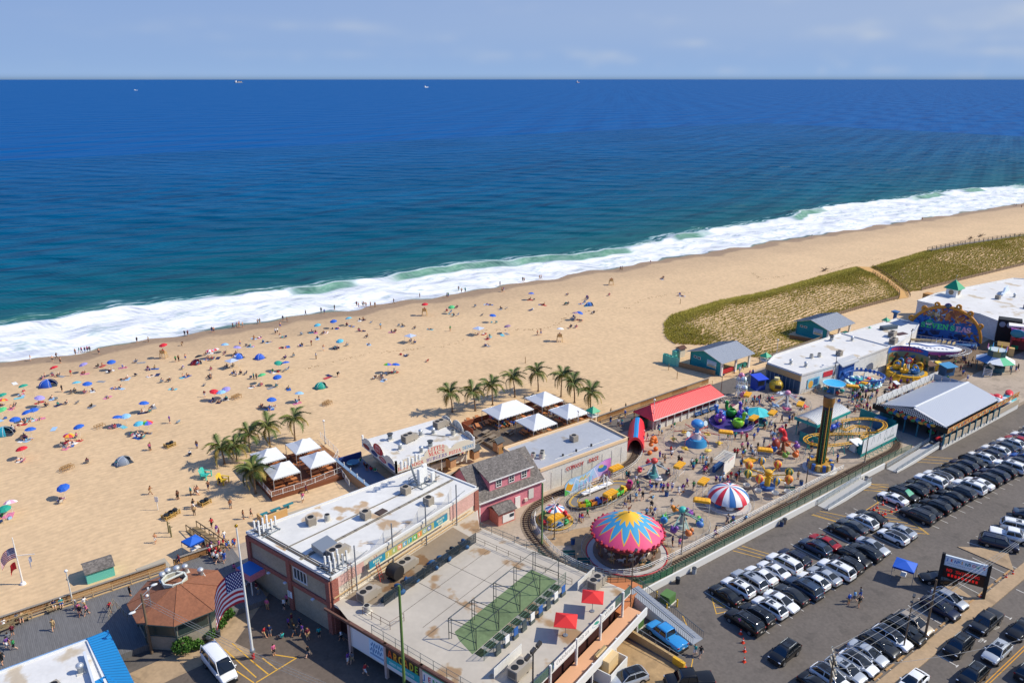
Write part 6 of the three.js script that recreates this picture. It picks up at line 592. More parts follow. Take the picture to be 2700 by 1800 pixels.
{// dinosaur egg ride
  const o=thing('dinosaur_ride','spinning dinosaur ride on a dark purple platform','ride',[119.2,DY,87.6]);S3().cyl(0,0,0,4.3,0.55,4.4,32).mesh('platform',M(0x3a2c74,0.6),o);S3().torus(0,0.6,0,4.3,0.09,40).mesh('edge',M(0x6a5ab0,0.5),o);const D=[[-2.2,1.2,0x6a3c9c],[-0.4,2.6,0x2f6fb8],[-1.0,-2.2,0x7cc02c],[2.0,1.8,0x2f8a34],[1.2,-1.9,0x2a6cae],[2.9,-0.2,0x6a4aa4]];for(const[x,z,c]of D){const g=new THREE.Group();g.name='dinosaur_car';g.position.copy(V(x,0.55,z));o.add(g);g.rotation.y=Math.atan2(z,x)+ 1.2;S3().lathe([[0,0],[0.75,0.1],[1.15,0.8],[1.0,1.5],[0.72,1.75],[0.6,1.5],[0.6,0.8],[0,0.7]],0,0,0,16).mesh('egg_body',M(c,0.35),g);S3().tube([[0.7,1.3,0],[1.05,2.1,0],[0.95,2.8,0]],0.34,10,7).ell(1.15,2.95,0,0.55,0.34,0.36).mesh('neck',M(c,0.35),g);S3().bar([-0.9,0.9,0],[-1.5,1.5,0],0.2,5,0.04).mesh('tail',M(c,0.35),g);S3().sph(1.35,3.15,0.22,0.12).sph(1.35,3.15,-0.22,0.12).mesh('eyes',frameWhite,g);S3().ell(0.98,1.0,0,0.25,0.42,0.36).mesh('belly',M(0xd8c84a,0.4),g);}ringFence(119.2,87.6,5.2,'grey ring fence round the dinosaur ride');}
{// turquoise parasol ride
  const o=thing('parasol_ride','turquoise pointed parasol over a small kiddie ride','ride',[124.2,DY,85.4]),N=8;for(let i=0;i<N;i++){const q=(k,r,y)=>[r*Math.cos(k*0.785),y,r*Math.sin(k*0.785)];S3().slab([q(i,2.6,2.2),q(i + 0.5,2.4,2.12),[0,3.3,0]],0.05).slab([q(i + 0.5,2.4,2.12),q(i + 1,2.6,2.2),[0,3.3,0]],0.05).mesh('cloth_panel',M(i % 2?0x3ac0c0:0x2fb4b8,0.6),o);}S3().cyl(0,0,0,0.2,3.3,0.1,8).cyl(0,0,0,2.2,0.4,2.2,20).mesh('base',M(0x2c7a80,0.7),o);for(let i=0;i<5;i++)S3().ell(1.6*Math.cos(i*1.256),0.8,1.6*Math.sin(i*1.256),0.5,0.4,0.4).mesh('car',M([0xd0343e,0x3a5aa0,0xd8a43a][i % 3],0.4),o);}
{// balloon ride
  const o=thing('balloon_ride','balloon ride with striped balloons and hanging baskets','ride',[103.6,DY,67.8]);S3().cyl(0,0,0,1.3,0.5,1.3,18).mesh('base',M(0x2f5c9c,0.6),o);S3().cyl(0,0.5,0,0.5,2.2,0.45,12).mesh('column',M(0xe0ae24,0.5),o);S3().lathe([[0,0.45],[0.5,0.4],[0.75,0.15],[0.5,-0.3],[0,-0.4]],0,2.9,0,16).mesh('crown',M(0xd9a322,0.45),o);
  for(let i=0;i<8;i++){const a=i*0.785 + 0.2,R=3.5,c=Math.cos(a),s=Math.sin(a),y=2.9 + 0.25*Math.sin(i*1.7),x=R*c,z=R*s;S3().beam([0.4*c,2.4,0.4*s],[x,y - 0.4,z],0.14,0.16).mesh('arm',M(0xe0ae24,0.5),o);const b=new THREE.Group();b.name='balloon';b.position.copy(V(x,y,z));o.add(b);const cs=[[0xe6b02a,0xd84a34],[0xe6b02a,0x2f6a94],[0xe6a42a,0xd8622c],[0xdcb43a,0x2f5f3c]][i % 4];for(let k=0;k<10;k++){const g=new THREE.LatheGeometry([[0.05,-0.85],[0.32,-0.55],[0.62,-0.1],[0.72,0.25],[0.6,0.6],[0.3,0.82],[0,0.88]].map((p)=>new THREE.Vector2(...p)),2,k*0.6283,0.6283);part('gore',g,M(cs[k % 2],0.5),b);}S3().lathe([[0,0],[0.5,0],[0.62,0.5],[0.52,0.5],[0.45,0.1]],0,-2.4,0,14).mesh('basket',M(0xd0cfcb,0.6),b);const r=S3();for(let k=0;k<4;k++)r.bar([0.1*Math.cos(k*1.57),-0.8,0.1*Math.sin(k*1.57)],[0.5*Math.cos(k*1.57),-1.9,0.5*Math.sin(k*1.57)],0.02,3);r.mesh('ropes',M(0xbfb8a8,0.6),b);}
  ringFence(103.6,67.8,5.3,'grey ring fence round the balloon ride');}
{// ball gondola wheel
  const o=thing('gondola_wheel','small wheel with round white and pink ball gondolas','ride',[131.8,DY,95.2],0.9);const f=S3();for(const d of[-0.7,0.7]){f.torus(0,2.9,d,2.0,0.05,24,0);for(let i=0;i<6;i++)f.bar([0,2.9,d],[2.0*Math.cos(i*1.047),2.9 + 2.0*Math.sin(i*1.047),d],0.05,4);f.bar([-1.2,0,d*1.4],[0,2.9,d],0.08,5).bar([1.2,0,d*1.4],[0,2.9,d],0.08,5);}f.bar([0,2.9,-0.9],[0,2.9,0.9],0.15,8).mesh('wheel_frame',M(0xc6cacb,0.45),o);for(let i=0;i<7;i++){const a=i*0.8976 + 0.3,g=new THREE.Group();g.name='gondola';g.position.set(2.3*Math.cos(a),2.9 + 2.1*Math.sin(a),0);o.add(g);S3().sph(0,0,0,0.68,0.72,14).mesh('ball',M(i % 3===1?0xe090a8:0xdfe6e2,0.4),g);S3().box(0,-0.15,-0.5,0.8,0.4,0.5).mesh('opening',M(0x22303a,0.5),g);S3().torus(0,0.05,0,0.7,0.05,16).torus(0,0.05,0,0.7,0.04,16,0).mesh('bands',M(i % 3===1?0xb03a5a:0x2f6a5c,0.5),g);}
  const p=thing('maroon_platform','low maroon loading platform by the gondola wheel','platform',[125.4,DY,92.6],0.2);S3().box(0,0,0,3.6,0.5,1.2).mesh('deck',M(0x8a4a5a,0.7),p);S3().box(0,0,-0.7,4.2,0.9,0.12).mesh('panel',M(0xd9cdb8,0.7),p);}
{// drop tower
  const o=thing('drop_tower','tall drop tower with green lit ribs and drum top','ride',[116.7,DY,66.4]),H=12.0,c=S3(),g=S3();for(const x of[-0.42,0.42])for(const z of[-0.42,0.42])c.box(x,0.6,z,0.24,H,0.24);for(let i=0;i<23;i++)c.box(0,0.8 + i*0.5,0,0.9,0.06,0.9);c.mesh('column',M(0x3a3028,0.6),o);for(const[x,z]of[[-0.56,0],[0,-0.56],[0.56,0],[0,0.56]])g.box(x,0.6,z,0.16,H,0.16);g.mesh('green_ribs',M(0x1f6a40,0.5),o);const y=S3();for(const[x,z]of[[-0.56,-0.56],[0.56,-0.56],[-0.56,0.56],[0.56,0.56]])y.box(x,0.6,z,0.1,H,0.1);y.mesh('gold_trim',M(0xc9962c,0.5),o);S3().cyl(0,H,0,0.75,0.8,0.95,14).cyl(0,H + 0.8,0,0.95,1.0,0.95,14).mesh('top_drum',M(0x9a6a2c,0.6),o);S3().cyl(0,H + 1.8,0,0.98,0.14,0.8,14).cyl(0,H - 0.5,0,0.8,0.5,0.8,12).mesh('cap',M(0x1d2434,0.6),o);S3().cyl(0,0.4,0,2.0,0.9,2.0,20).mesh('gondola',M(0xb8862c,0.5),o);for(let i=0;i<14;i++){const a=i*0.4488;S3().box(2.0*Math.cos(a),0.5,2.0*Math.sin(a),0.5,1.1,0.5,a).mesh('seat',M(i % 2?0x2f5a9c:0xd2b068,0.5),o);}S3().cyl(0,0,0,2.9,0.3,2.9,24).mesh('plinth',M(0xc9c3b8,0.8),o);}
{// kiddie coaster
  const o=thing('kiddie_coaster','yellow tubular kiddie coaster on teal legs','ride'),P=[...[[125.7,67.6],[122.2,69.3],[121.0,71.7],[122.0,73.0],[124.5,73.1],[127.6,71.4]].map((p)=>[p[0],2.6,p[1]]),...[[129.4,68.6],[132.0,67.1]].map((p)=>[p[0],3.2,p[1]]),...[[132.5,65.0],[135.7,65.4],[137.4,66.9],[136.5,69.0],[133.6,70.9],[131.1,71.4]].map((p)=>[p[0],4.2,p[1]]),...[[131.4,71.7],[130.8,70.3],[133.9,70.0],[134.9,68.3]].map((p)=>[p[0],3.0,p[1]]),...[[133.7,67.5],[130.5,67.3],[128.1,67.1]].map((p)=>[p[0],2.4,p[1]])],cv=new THREE.CatmullRomCurve3(P.map((p)=>V(...p)),true),n=150,rl=S3(),tie=S3(),leg=S3();const fr=(i)=>{const p=cv.getPointAt((i % n)/ n),t=cv.getTangentAt((i % n)/ n),s=new THREE.Vector3(-t.z,0,t.x).normalize();return[p,s];};for(let i=0;i<n;i++){const[p,s]=fr(i),[q,r]=fr(i + 1);for(const k of[-0.34,0.34])rl.bar([p.x + s.x*k,p.y,-(p.z + s.z*k)],[q.x + r.x*k,q.y,-(q.z + r.z*k)],0.09,5);rl.bar([p.x,p.y - 0.22,-p.z],[q.x,q.y - 0.22,-q.z],0.08,5);if(i % 2===0)tie.beam([p.x - s.x*0.36,p.y - 0.02,-(p.z - s.z*0.36)],[p.x + s.x*0.36,p.y - 0.02,-(p.z + s.z*0.36)],0.12,0.07);if(i % 6===0){for(const k of[-0.7,0.7])leg.bar([p.x,p.y - 0.2,-p.z],[p.x + s.x*k,DY,-(p.z + s.z*k)],0.06,5);leg.bar([p.x - s.x*0.4,mix(DY,p.y,0.45),-(p.z - s.z*0.4)],[p.x + s.x*0.4,mix(DY,p.y,0.45),-(p.z + s.z*0.4)],0.04,4);}}rl.mesh('yellow_rails',M(0xe0a71f,0.45),o);tie.mesh('ties',M(0xc98f18,0.5),o);leg.mesh('teal_legs',M(0x1f9a90,0.5),o);
  const s=thing('coaster_station','coaster station with white ribbed curved roof and teal sides','station'),R=S3();const Y=(t)=>4.3 + 0.9*Math.sin(t*Math.PI*0.9 + 0.25);for(let i=0;i<8;i++){const t0=i / 8,t1=(i + 1)/ 8;R.slab([[125.4,Y(t0),mix(73.0,77.8,t0)],[136.4,Y(t0),mix(73.0,77.8,t0)],[136.4,Y(t1),mix(73.0,77.8,t1)],[125.4,Y(t1),mix(73.0,77.8,t1)]],0.1);}R.mesh('roof',M(0xd6d4cd,0.5),s);const rb=S3();for(let k=0;k<24;k++)for(let i=0;i<8;i++)rb.beam([125.6 + k*0.46,Y(i / 8)+ 0.03,mix(73,77.8,i / 8)],[125.6 + k*0.46,Y((i + 1)/ 8)+ 0.03,mix(73,77.8,(i + 1)/ 8)],0.05,0.05);rb.mesh('ribs',M(0xbfbdb6,0.5),s);S3().box(130.9,3.9,72.95,11.2,0.5,0.15).box(125.35,3.9,75.4,0.15,0.6,4.9).mesh('teal_fascia',M(0x22958f,0.6),s);const pp=S3();for(const x of[125.8,129.4,133,136])for(const z of[73.3,77.4])pp.cyl(x,DY,z,0.09,3.4,0.09,6);pp.mesh('post',M(0x22958f,0.6),s);S3().box(131,DY,75.4,10,0.7,3.4).mesh('loading_deck',M(0x5a6468,0.8),s);
  const tr=thing('coaster_train','blue toy coaster train waiting in the station','train');for(let i=0;i<4;i++)S3().ell(128 + i*1.7,2.4,73.2,0.85,0.5,0.5).box(128 + i*1.7,2.1,73.2,1.4,0.4,0.9).mesh('car',M(i?0x2c50b8:0xd6323c,0.4),tr);
  const w=thing('teal_wall','teal panel wall round the coaster','wall'),tw=M(0x1f8d86,0.6);const seg=[[123.9,75.4,123.9,71.0],[143.2,67.0,143.2,74.5],[128,66.0,127.4,64.9]];for(const[a,b,c,d]of seg){const L=Math.hypot(c - a,d - b),m=Math.max(1,Math.round(L / 1.5));for(let i=0;i<m;i++){const t=(i + 0.5)/ m;S3().box(mix(a,c,t),DY,mix(b,d,t),L / m - 0.04,1.9,0.1,Math.atan2(d - b,c - a)).mesh('panel',tw,w);}}
  const bn=thing('white_banner_wall','long white banner wall with grey peaks beside the coaster','banner');S3().panel([126.4,64.3],[138.3,64.4],DY + 0.9,DY + 3.6,0.06).mesh('banner',printed(1024,230,(x)=>{x.fillStyle='#e3e3e1';x.fillRect(0,0,1024,230);x.strokeStyle='#5c6a70';x.lineWidth=8;for(let i=0;i<5;i++){const a=60 + i*190;x.beginPath();x.moveTo(a,150);x.quadraticCurveTo(a + 30,20,a + 46,20);x.quadraticCurveTo(a + 62,20,a + 80,120);x.stroke();}x.strokeStyle='#9ab0ae';x.lineWidth=5;x.beginPath();x.roundRect?.(600,140,380,70,34);x.stroke();x.fillStyle='#3a6a66';x.font='bold 44px sans-serif';for(let i=0;i<9;i++)x.fillRect(650 + i*32 +(i>1?20:0),158,20,32);x.strokeStyle='#b8bcba';x.lineWidth=4;for(let k=0;k<3;k++){x.beginPath();for(let i=0;i<26;i++)x.lineTo(70 + i*20,195 + k*10 + 7*Math.sin(i));x.stroke();}}),bn);S3().box(132.4,DY + 0.2,64.42,12,3.4,0.08).mesh('backing',tw,bn);const br=S3();for(let i=0;i<9;i++){const u=126.6 + i*1.45;br.bar([u,DY,63.5],[u,DY + 0.9,64.3],0.05,4).bar([u,DY,63.5],[u,DY,64.4],0.05,4);}br.mesh('brace',tw,bn);
}
{// blue wave ride:hoop and light blue disc
  const o=thing('wave_ride','blue hoop ride with scalloped sea themed platform','ride',[160.0,DY,83.6]);S3().cyl(0,0.2,0,3.4,0.5,3.6,28).mesh('platform',M(0x46b8b0,0.5),o);const sc=S3();for(let i=0;i<20;i++)sc.sph(3.5*Math.cos(i*0.314),0.75,3.5*Math.sin(i*0.314),0.5,0.3,8);sc.mesh('scallops',M(0xd9efec,0.5),o);S3().add(new THREE.TorusGeometry(4.2,0.2,8,48).rotateX(Math.PI / 2 - 0.1),m4.makeTranslation(0,2.3,0)).mesh('hoop',M(0x2458a8,0.5),o);const k=S3();for(let i=0;i<28;i++){const a=i*0.2244;k.box(4.2*Math.cos(a),1.8,4.2*Math.sin(a),0.1,0.9,0.5,a);}k.mesh('hoop_panels',M(0x3a70b8,0.5),o);S3().cyl(0,0.7,0,0.3,2.0,0.1,8).mesh('figure_post',M(0xd6d8da,0.5),o);for(let i=0;i<6;i++)S3().ell(2.2*Math.cos(i*1.047),1.1,2.2*Math.sin(i*1.047),0.7,0.4,0.45,i).mesh('boat',M([0xd6383e,0xe0e2e4,0x3a8ac0][i % 3],0.4),o);
  const d=thing('blue_disc_ride','light blue dish canopy on a striped column','ride',[151.3,DY,85.4]);S3().lathe([[0,0.15],[1.4,0.05],[2.25,0.3],[2.4,0.3],[2.4,0.2],[1.4,-0.1],[0,-0.1]],0,1.7,0,30).mesh('dish',M(0x3fb0dc,0.45),d);S3().torus(0,2.0,0,2.4,0.1,36).mesh('rim',M(0xbfdce8,0.5),d);S3().cyl(0,0,0,1.2,1.6,0.8,14).mesh('column',M(0x2f8ab0,0.5),d);const p=S3();for(let i=0;i<5;i++)p.cyl(2.3*Math.cos(i*1.256),0,2.3*Math.sin(i*1.256),0.07,1.95,0.07,6);p.mesh('posts',M(0xd0d4d4,0.5),d);for(let i=0;i<6;i++)S3().ell(1.8*Math.cos(i*1.047),0.5,1.8*Math.sin(i*1.047),0.6,0.4,0.4,i).mesh('seat',M([0x2f6ab0,0xd04a3c,0x46b0a8][i % 3],0.4),d);}
{// toy truck convoy track with bridge and mural
  const o=thing('convoy_track','oval toy truck track with yellow lines and a small white bridge','ride',[79.3,DY,82.6]),oval=(a,b,y,h)=>{const sh=new THREE.Shape();sh.absellipse(0,0,a,b,0,Math.PI*2);return sh;};const e=(a,b,h)=>{const g=new THREE.ExtrudeGeometry(oval(a,b),{depth:h,bevelEnabled:false,curveSegments:40});g.rotateX(-Math.PI / 2);return g;};part('road',e(6.6,2.9,0.34),M(0x77726c,0.85),o);const m=part('infield',e(4.5,1.35,0.36),M(0x9a8e80,0.9),o);const ring=S3();for(const[a,b]of[[6.35,2.68],[6.15,2.5],[4.8,1.6]])for(let i=0;i<60;i++){const t=i / 60*6.283,t2=(i + 1)/ 60*6.283;ring.beam([a*Math.cos(t),0.352,b*Math.sin(t)],[a*Math.cos(t2),0.352,b*Math.sin(t2)],0.1,0.012);}ring.mesh('yellow_lines',M(0xe0b028,0.7),o);S3().add(new THREE.TorusGeometry(1,0.03,4,40),m4.compose(new THREE.Vector3(0,0.2,0),q4.setFromEuler(e4.set(Math.PI / 2,0,0)),new THREE.Vector3(6.65,2.95,5))).mesh('skirt',M(0x4a4640,0.8),o);
  const b=S3();b.box(0,0.9,0.9,6.4,0.16,0.9);for(const x of[-1.9,1.9])for(const z of[0.5,1.3]){b.box(x,0.3,z,0.14,2.4,0.14);for(let i=0;i<8;i++){const f=(s)=>[x + s*(x<0?1:-1)*1.9,2.6 - 1.5*Math.sin(s*1.57),z],g=(s)=>[x - s*(x<0?1:-1)*1.6,2.6 - 1.6*s,z];b.bar(f(i / 8),f((i + 1)/ 8),0.04,4).bar(g(i / 8),g((i + 1)/ 8),0.04,4);}}b.mesh('bridge',frameWhite,o);
  const tk=['lime cab toy truck','orange blue toy truck','yellow toy dump truck','green toy truck','yellow green toy truck','magenta lead toy truck'];[[-5.0,-1.7,0x6abf2c,0xe0b028],[-3.1,-2.2,0x2f5ab0,0xe08a2c],[-1.0,-2.35,0xdcae24,0xb83a30],[1.0,-2.3,0x52b43a,0x8a6a34],[2.9,-2.0,0xe0b42c,0x5ac040],[5.2,-1.4,0xb82c74,0x8a2a5a]].forEach(([x,z,c1,c2],i)=>{const t=thing('toy_truck',tk[i]+ ' on the oval track','toy truck',[79.3 + x,DY + 0.36,82.6 + z],[-0.35,-0.15,0,0.1,0.25,0.6][i]);S3().prism([[0.15,-0.4],[0.85,-0.4],[0.95,0],[0.85,0.4],[0.15,0.4]],0.25,0.5,0.05).box(0.35,0.75,0,0.5,0.45,0.7).mesh('cab',M(c1,0.4),t);S3().box(-0.45,0.3,0.4,1.0,0.6,0.07).box(-0.45,0.3,-0.4,1.0,0.6,0.07).box(-0.95,0.3,0,0.07,0.7,0.8).box(-0.45,0.25,0,1.0,0.1,0.8).mesh('bed',M(c2,0.4),t);S3().box(-0.4,0.5,0,0.3,0.4,0.6).mesh('seat',M(0x6b2a24,0.6),t);for(const[wx,wz]of[[0.55,0.42],[0.55,-0.42],[-0.55,0.42],[-0.55,-0.42]]){const g=new THREE.CylinderGeometry(0.22,0.22,0.14,12);g.rotateX(Math.PI / 2);const w=part('wheel',g,blackM,t);w.position.copy(V(wx,0.22,wz));}});
  const mu=thing('bridge_mural','wavy topped mural board with painted bridge and cars','mural',[74.4,DY,85.9],0.02),L=10.4,sh=new THREE.Shape();sh.moveTo(0,0);sh.lineTo(0,2.0);sh.bezierCurveTo(1.2,3.4,2.6,2.5,4.2,2.7);sh.bezierCurveTo(6.5,3.0,7.6,4.1,L,3.8);sh.lineTo(L,0);part('board',new THREE.ExtrudeGeometry(sh,{depth:0.1,bevelEnabled:false,curveSegments:16}),M(0x7a8a94,0.8),mu).position.z=-0.1;const fg=new THREE.ShapeGeometry(sh,16),q=fg.attributes.position;for(let i=0;i<q.count;i++)fg.attributes.uv.setXY(i,q.getX(i)/ L,q.getY(i)/ 4);fg.translate(0,0,0.01);
  part('painting',fg,printed(1024,400,(x)=>{const gr=x.createLinearGradient(0,0,1024,0);gr.addColorStop(0,'#9cc4e0');gr.addColorStop(0.6,'#a9cbe6');gr.addColorStop(0.85,'#d79ad2');gr.addColorStop(1,'#c06ab8');x.fillStyle=gr;x.fillRect(0,0,1024,400);x.fillStyle='#5cb85a';x.beginPath();x.moveTo(0,400);x.lineTo(0,280);x.lineTo(150,400);x.fill();x.fillStyle='#e0a424';x.save();x.translate(110,260);x.rotate(0.5);x.fillRect(-80,-60,150,130);x.fillStyle='#b8dcea';x.fillRect(-60,-80,90,40);x.restore();x.fillStyle='#c9b04a';for(let i=0;i<9;i++)x.fillRect(310 + i*26,190 -(i % 3)*22,22,60);x.fillStyle='#e8b88a';x.fillRect(560,290,400,110);x.fillStyle='#2f74b4';x.beginPath();x.ellipse(830,160,110,60,0.1,0,7);x.fill();x.fillStyle='#c9c05a';x.beginPath();x.ellipse(800,110,60,30,0.1,0,7);x.fill();x.strokeStyle='#e8e4f0';x.lineWidth=12;x.beginPath();x.moveTo(120,400);x.lineTo(240,150);x.quadraticCurveTo(430,360,620,60);x.lineTo(760,330);x.stroke();x.fillStyle='#6cb4d8';for(let i=0;i<12;i++){x.fillStyle=['#5aa4d0','#8ac8e4','#b49ad0'][i % 3];x.fillRect(230 + i*34,250 + 40*Math.sin(i*0.5),22,120);}x.strokeStyle='#e0dce8';x.beginPath();x.moveTo(100,395);x.lineTo(900,300);x.stroke();}),mu);
  ringFence(79.3,82.3,7.4,'grey fence round the oval toy truck track',3.6);
}
// ------------------------------ little train track: ballast, sleepers, rails
{const P=[[101.8,96.5],[97.5,92.5],[94.4,89.6],[90,87.6],[84.8,87.0],[74,87.2],[69.3,86.6],[65.6,84.6],[63.4,81.6],[62.2,77.4],[61.6,73.4],[62.4,68.6],[64.8,64.8],[68.6,62.6],[74,62.1],[84,62.1],[100,62.4],[119,62.6],[130,62.4],[134.6,62.5],[137.6,63.6],[139.4,65.6],[140.6,69]],cv=new THREE.CatmullRomCurve3(P.map(([u,v])=>V(u,DY,v)),false,'centripetal'),L=cv.getLength(),n=Math.round(L / 0.55),o=thing('train_track','narrow gauge toy train track looping round the rides','track'),tie=S3(),rail=S3(),bal=S3();let pp;for(let i=0;i<=n;i++){const p=cv.getPointAt(i / n),t=cv.getTangentAt(i / n),rot=Math.atan2(-t.z,t.x),s=[-Math.sin(rot),Math.cos(rot)];tie.box(p.x,DY + 0.04,-p.z,0.2,0.09,1.25,rot);if(pp&&i % 2===0){for(const k of[-0.38,0.38])rail.beam([pp[0]+ pp[2][0]*k,DY + 0.17,pp[1]+ pp[2][1]*k],[p.x + s[0]*k,DY + 0.17,-p.z + s[1]*k],0.07,0.1);bal.poly([[pp[0]- pp[2][0]*0.95,DY + 0.03,pp[1]- pp[2][1]*0.95],[p.x - s[0]*0.95,DY + 0.03,-p.z - s[1]*0.95],[p.x + s[0]*0.95,DY + 0.03,-p.z + s[1]*0.95],[pp[0]+ pp[2][0]*0.95,DY + 0.03,pp[1]+ pp[2][1]*0.95]]);}if(i % 2===0)pp=[p.x,-p.z,s];}bal.mesh('ballast',M(0x8c7a64,0.95),o);const tm=tie.mesh('sleepers',M(0x4d3626,0.9),o);tm.userData.kind='stuff';rail.mesh('rails',M(0x6a5a4c,0.5,{metalness:0.6}),o);
  const off=(a,b,d)=>{const r=[];for(let i=a;i<=b;i +=2){const p=cv.getPointAt(i / n),t=cv.getTangentAt(i / n),rot=Math.atan2(-t.z,t.x);r.push([p.x - Math.sin(rot)*d,-p.z + Math.cos(rot)*d]);}return r;};
  railing('white_rail_fence','white three rail fence on the inner side of the train track',off(Math.round(n*0.28),Math.round(n*0.83),1.25),DY,0.9,M(0xe4e0d8,0.7),{rails:[0.35,0.68,1],rr:0.05,r:0.05,step:1.1,cat:'fence'});railing('white_rail_fence','white rail fence along the track in front of the ride hall',off(Math.round(n*0.06),Math.round(n*0.20),1.2),DY,0.8,M(0xd9d4ca,0.7),{rails:[0.5,1],rr:0.045,step:1.1,cat:'fence'});
  railing('green_mesh_fence','dark green mesh fence on top of the lot wall',[[65,60.9],[84,60.9],[100,61.0],[119,61.0],[134,60.9],[137,60.6]],DY,1.15,M(0x235a46,0.6),{rails:[0.05,1],step:2.2,r:0.05,infill:seeThrough(0x2f6a55,0.45),cat:'fence'});railing('green_mesh_fence','green mesh fence curving between roof deck and train track',off(Math.round(n*0.355),Math.round(n*0.5),-1.35),DY,1.2,M(0x235a46,0.6),{rails:[1],step:2,r:0.05,infill:seeThrough(0x2f6a45,0.7),cat:'fence'});
  railing('dark_rail_fence','dark rail fence behind the silver arm plane ride',[[128,97],[131,92.5],[137,92.0],[143,90.6],[147,86.5],[147,82]],DY,1.0,M(0x5e5040,0.7),{rails:[0.35,0.7,1],step:1.6,cat:'fence'});
}
// ramps down to the lot
for(const[l,a,b,z]of[['grey ramp with pale metal rails halfway along the lot wall',106.6,119.2,59.2],['grey ramp with metal rails near the arcade hall',127.8,142.6,59.2]]){const o=thing('lot_ramp',l,'ramp');S3().slab([[a,0.06,z - 0.7],[b,DY,z - 0.7],[b,DY,z + 0.9],[a,0.06,z + 0.9]],0.5).mesh('slope',M(0xb4b1ab,0.8),o);S3().slab([[a,0.3,z - 1.05],[b,DY + 0.25,z - 1.05],[b,DY + 0.25,z - 0.9],[a,0.3,z - 0.9]],0.6).mesh('curb',whitePaint,o);for(const d of[-0.95,0.95]){const r=S3();r.beam([a,1.05,z + d],[b,1.05 + DY,z + d],0.06,0.06).beam([a,0.6,z + d],[b,0.6 + DY,z + d],0.04,0.04);for(let i=0;i<=8;i++)r.cyl(mix(a,b,i / 8),mix(0,DY,i / 8),z + d,0.035,1.05,0.035,5);r.mesh('hand_rail',M(0xa6adb0,0.45,{metalness:0.4}),o);S3().poly([[a,0.15,z + d],[b,0.15 + DY,z + d],[b,1.0 + DY,z + d],[a,1.0,z + d]]).mesh('mesh_infill',seeThrough(0xaab4b6,0.45),o);}}
{// boardwalk stair and ramp at the corner of the roof deck
  const o=thing('corner_ramp','long grey ramp with dark picket rails at the deck corner','ramp'),A=[64.4,60.2],B=[65.6,50.0];const sl=(d0,d1,y0,y1,t)=>[[A[0]+ d0,y0,A[1]],[A[0]+ d1,y0,A[1]],[B[0]+ d1,y1,B[1]],[B[0]+ d0,y1,B[1]]];S3().slab(sl(-0.9,1.0,2.4,0.05),0.35).mesh('slope',M(0x8f949a,0.8),o);for(const d of[-0.95,1.0]){const r=S3(),n=34;r.beam([A[0]+ d,3.4,A[1]],[B[0]+ d,1.1,B[1]],0.06,0.08);for(let i=0;i<=n;i++){const t=i / n;r.bar([mix(A[0],B[0],t)+ d,mix(2.4,0.05,t),mix(A[1],B[1],t)],[mix(A[0],B[0],t)+ d,mix(3.4,1.1,t),mix(A[1],B[1],t)],0.02,3);}r.mesh('picket_rail',M(0x4a5258,0.6),o);}S3().poly([[A[0]- 0.95,0,A[1]],[B[0]- 0.95,0,B[1]],[B[0]- 0.95,0.2,B[1]],[A[0]- 0.95,2.4,A[1]]]).mesh('side_wall',whitePaint,o);struct('corner_landing',S3().prism([[59.6,57.5],[66.0,60.0],[65.4,62.6],[60.9,66],[58.9,62]],DY + 0.02,1.4),M(0xc2794a,0.9),'orange brown deck landing at the ramp');railing('dark_rail_fence','dark mesh rail round the orange landing',[[60.4,65],[63,63],[65.6,61.4]],2.2,1.1,M(0x2f4a40,0.6),{infill:seeThrough(0x2f4a40,0.3),step:1.2,cat:'fence'});
  const y=thing('service_yard_wall','tan retaining wall with pipe rail beside the blue pickup','wall');S3().beam([59.2,0.6,57.6],[60.8,0.25,48.2],0.35,1.2).mesh('wall',stucco(0xb99b6c),y);S3().box(60.6,0.0,48.6,0.4,0.9,1.6,0.1).mesh('yellow_end',M(0xd9a92c,0.7),y);const rl=S3();rl.beam([59.2,2.1,57.6],[60.8,1.5,48.2],0.05,0.05);for(let i=0;i<6;i++)rl.cyl(mix(59.2,60.8,i / 5),0.6,mix(57.6,48.2,i / 5),0.03,mix(1.5,0.9,i / 5),0.03,5);rl.mesh('pipe_rail',galv,y);
  struct('service_apron',S3().sheet([[48,50.5],[53,54.5],[58.8,56.4],[60.5,48],[58,44],[50,44]],0.012),new THREE.MeshPhysicalMaterial({map:concTex,color:lin(0.95,0.78,0.5),roughness:0.9,side:THREE.DoubleSide}),'tan concrete apron of the service yard');const en=thing('utility_enclosure','white panel enclosure round a tan machine box','enclosure',[53.0,0,52.8],BA);S3().box(-1.9,0,0,0.1,1.8,3.0).box(1.9,0,0,0.1,1.8,3.0).box(0,0,-1.5,3.8,1.8,0.1).mesh('panel',whitePaint,en);const mb=thing('machine_box','tan metal machine box inside the white enclosure','machine',[52.9,0,53.0],BA);S3().box(0,0.3,0,2.2,2.3,2.0).mesh('casing',M(0xd6b784,0.7),mb);S3().box(-1.15,1.0,0.2,0.1,0.6,0.5).box(0,2.6,0.85,2.2,0.15,0.2).mesh('panel',M(0x9c8a66,0.7),mb);
  for(const[u,v,l]of[[61.4,56.6,'green transformer box behind the pipe rail'],[68.4,57.6,'green transformer box beside the yellow bollards']]){const t=thing('transformer_box',l,'transformer',[u,0,v],0.2);S3().box(0,0.1,0,1.7,1.3,1.4).mesh('casing',M(0x55793f,0.7),t);S3().box(0,0,0,1.9,0.12,1.6).mesh('pad',offWhite,t);S3().box(0,0.3,-0.72,1.5,0.9,0.06).mesh('door',M(0x4d7038,0.7),t);}
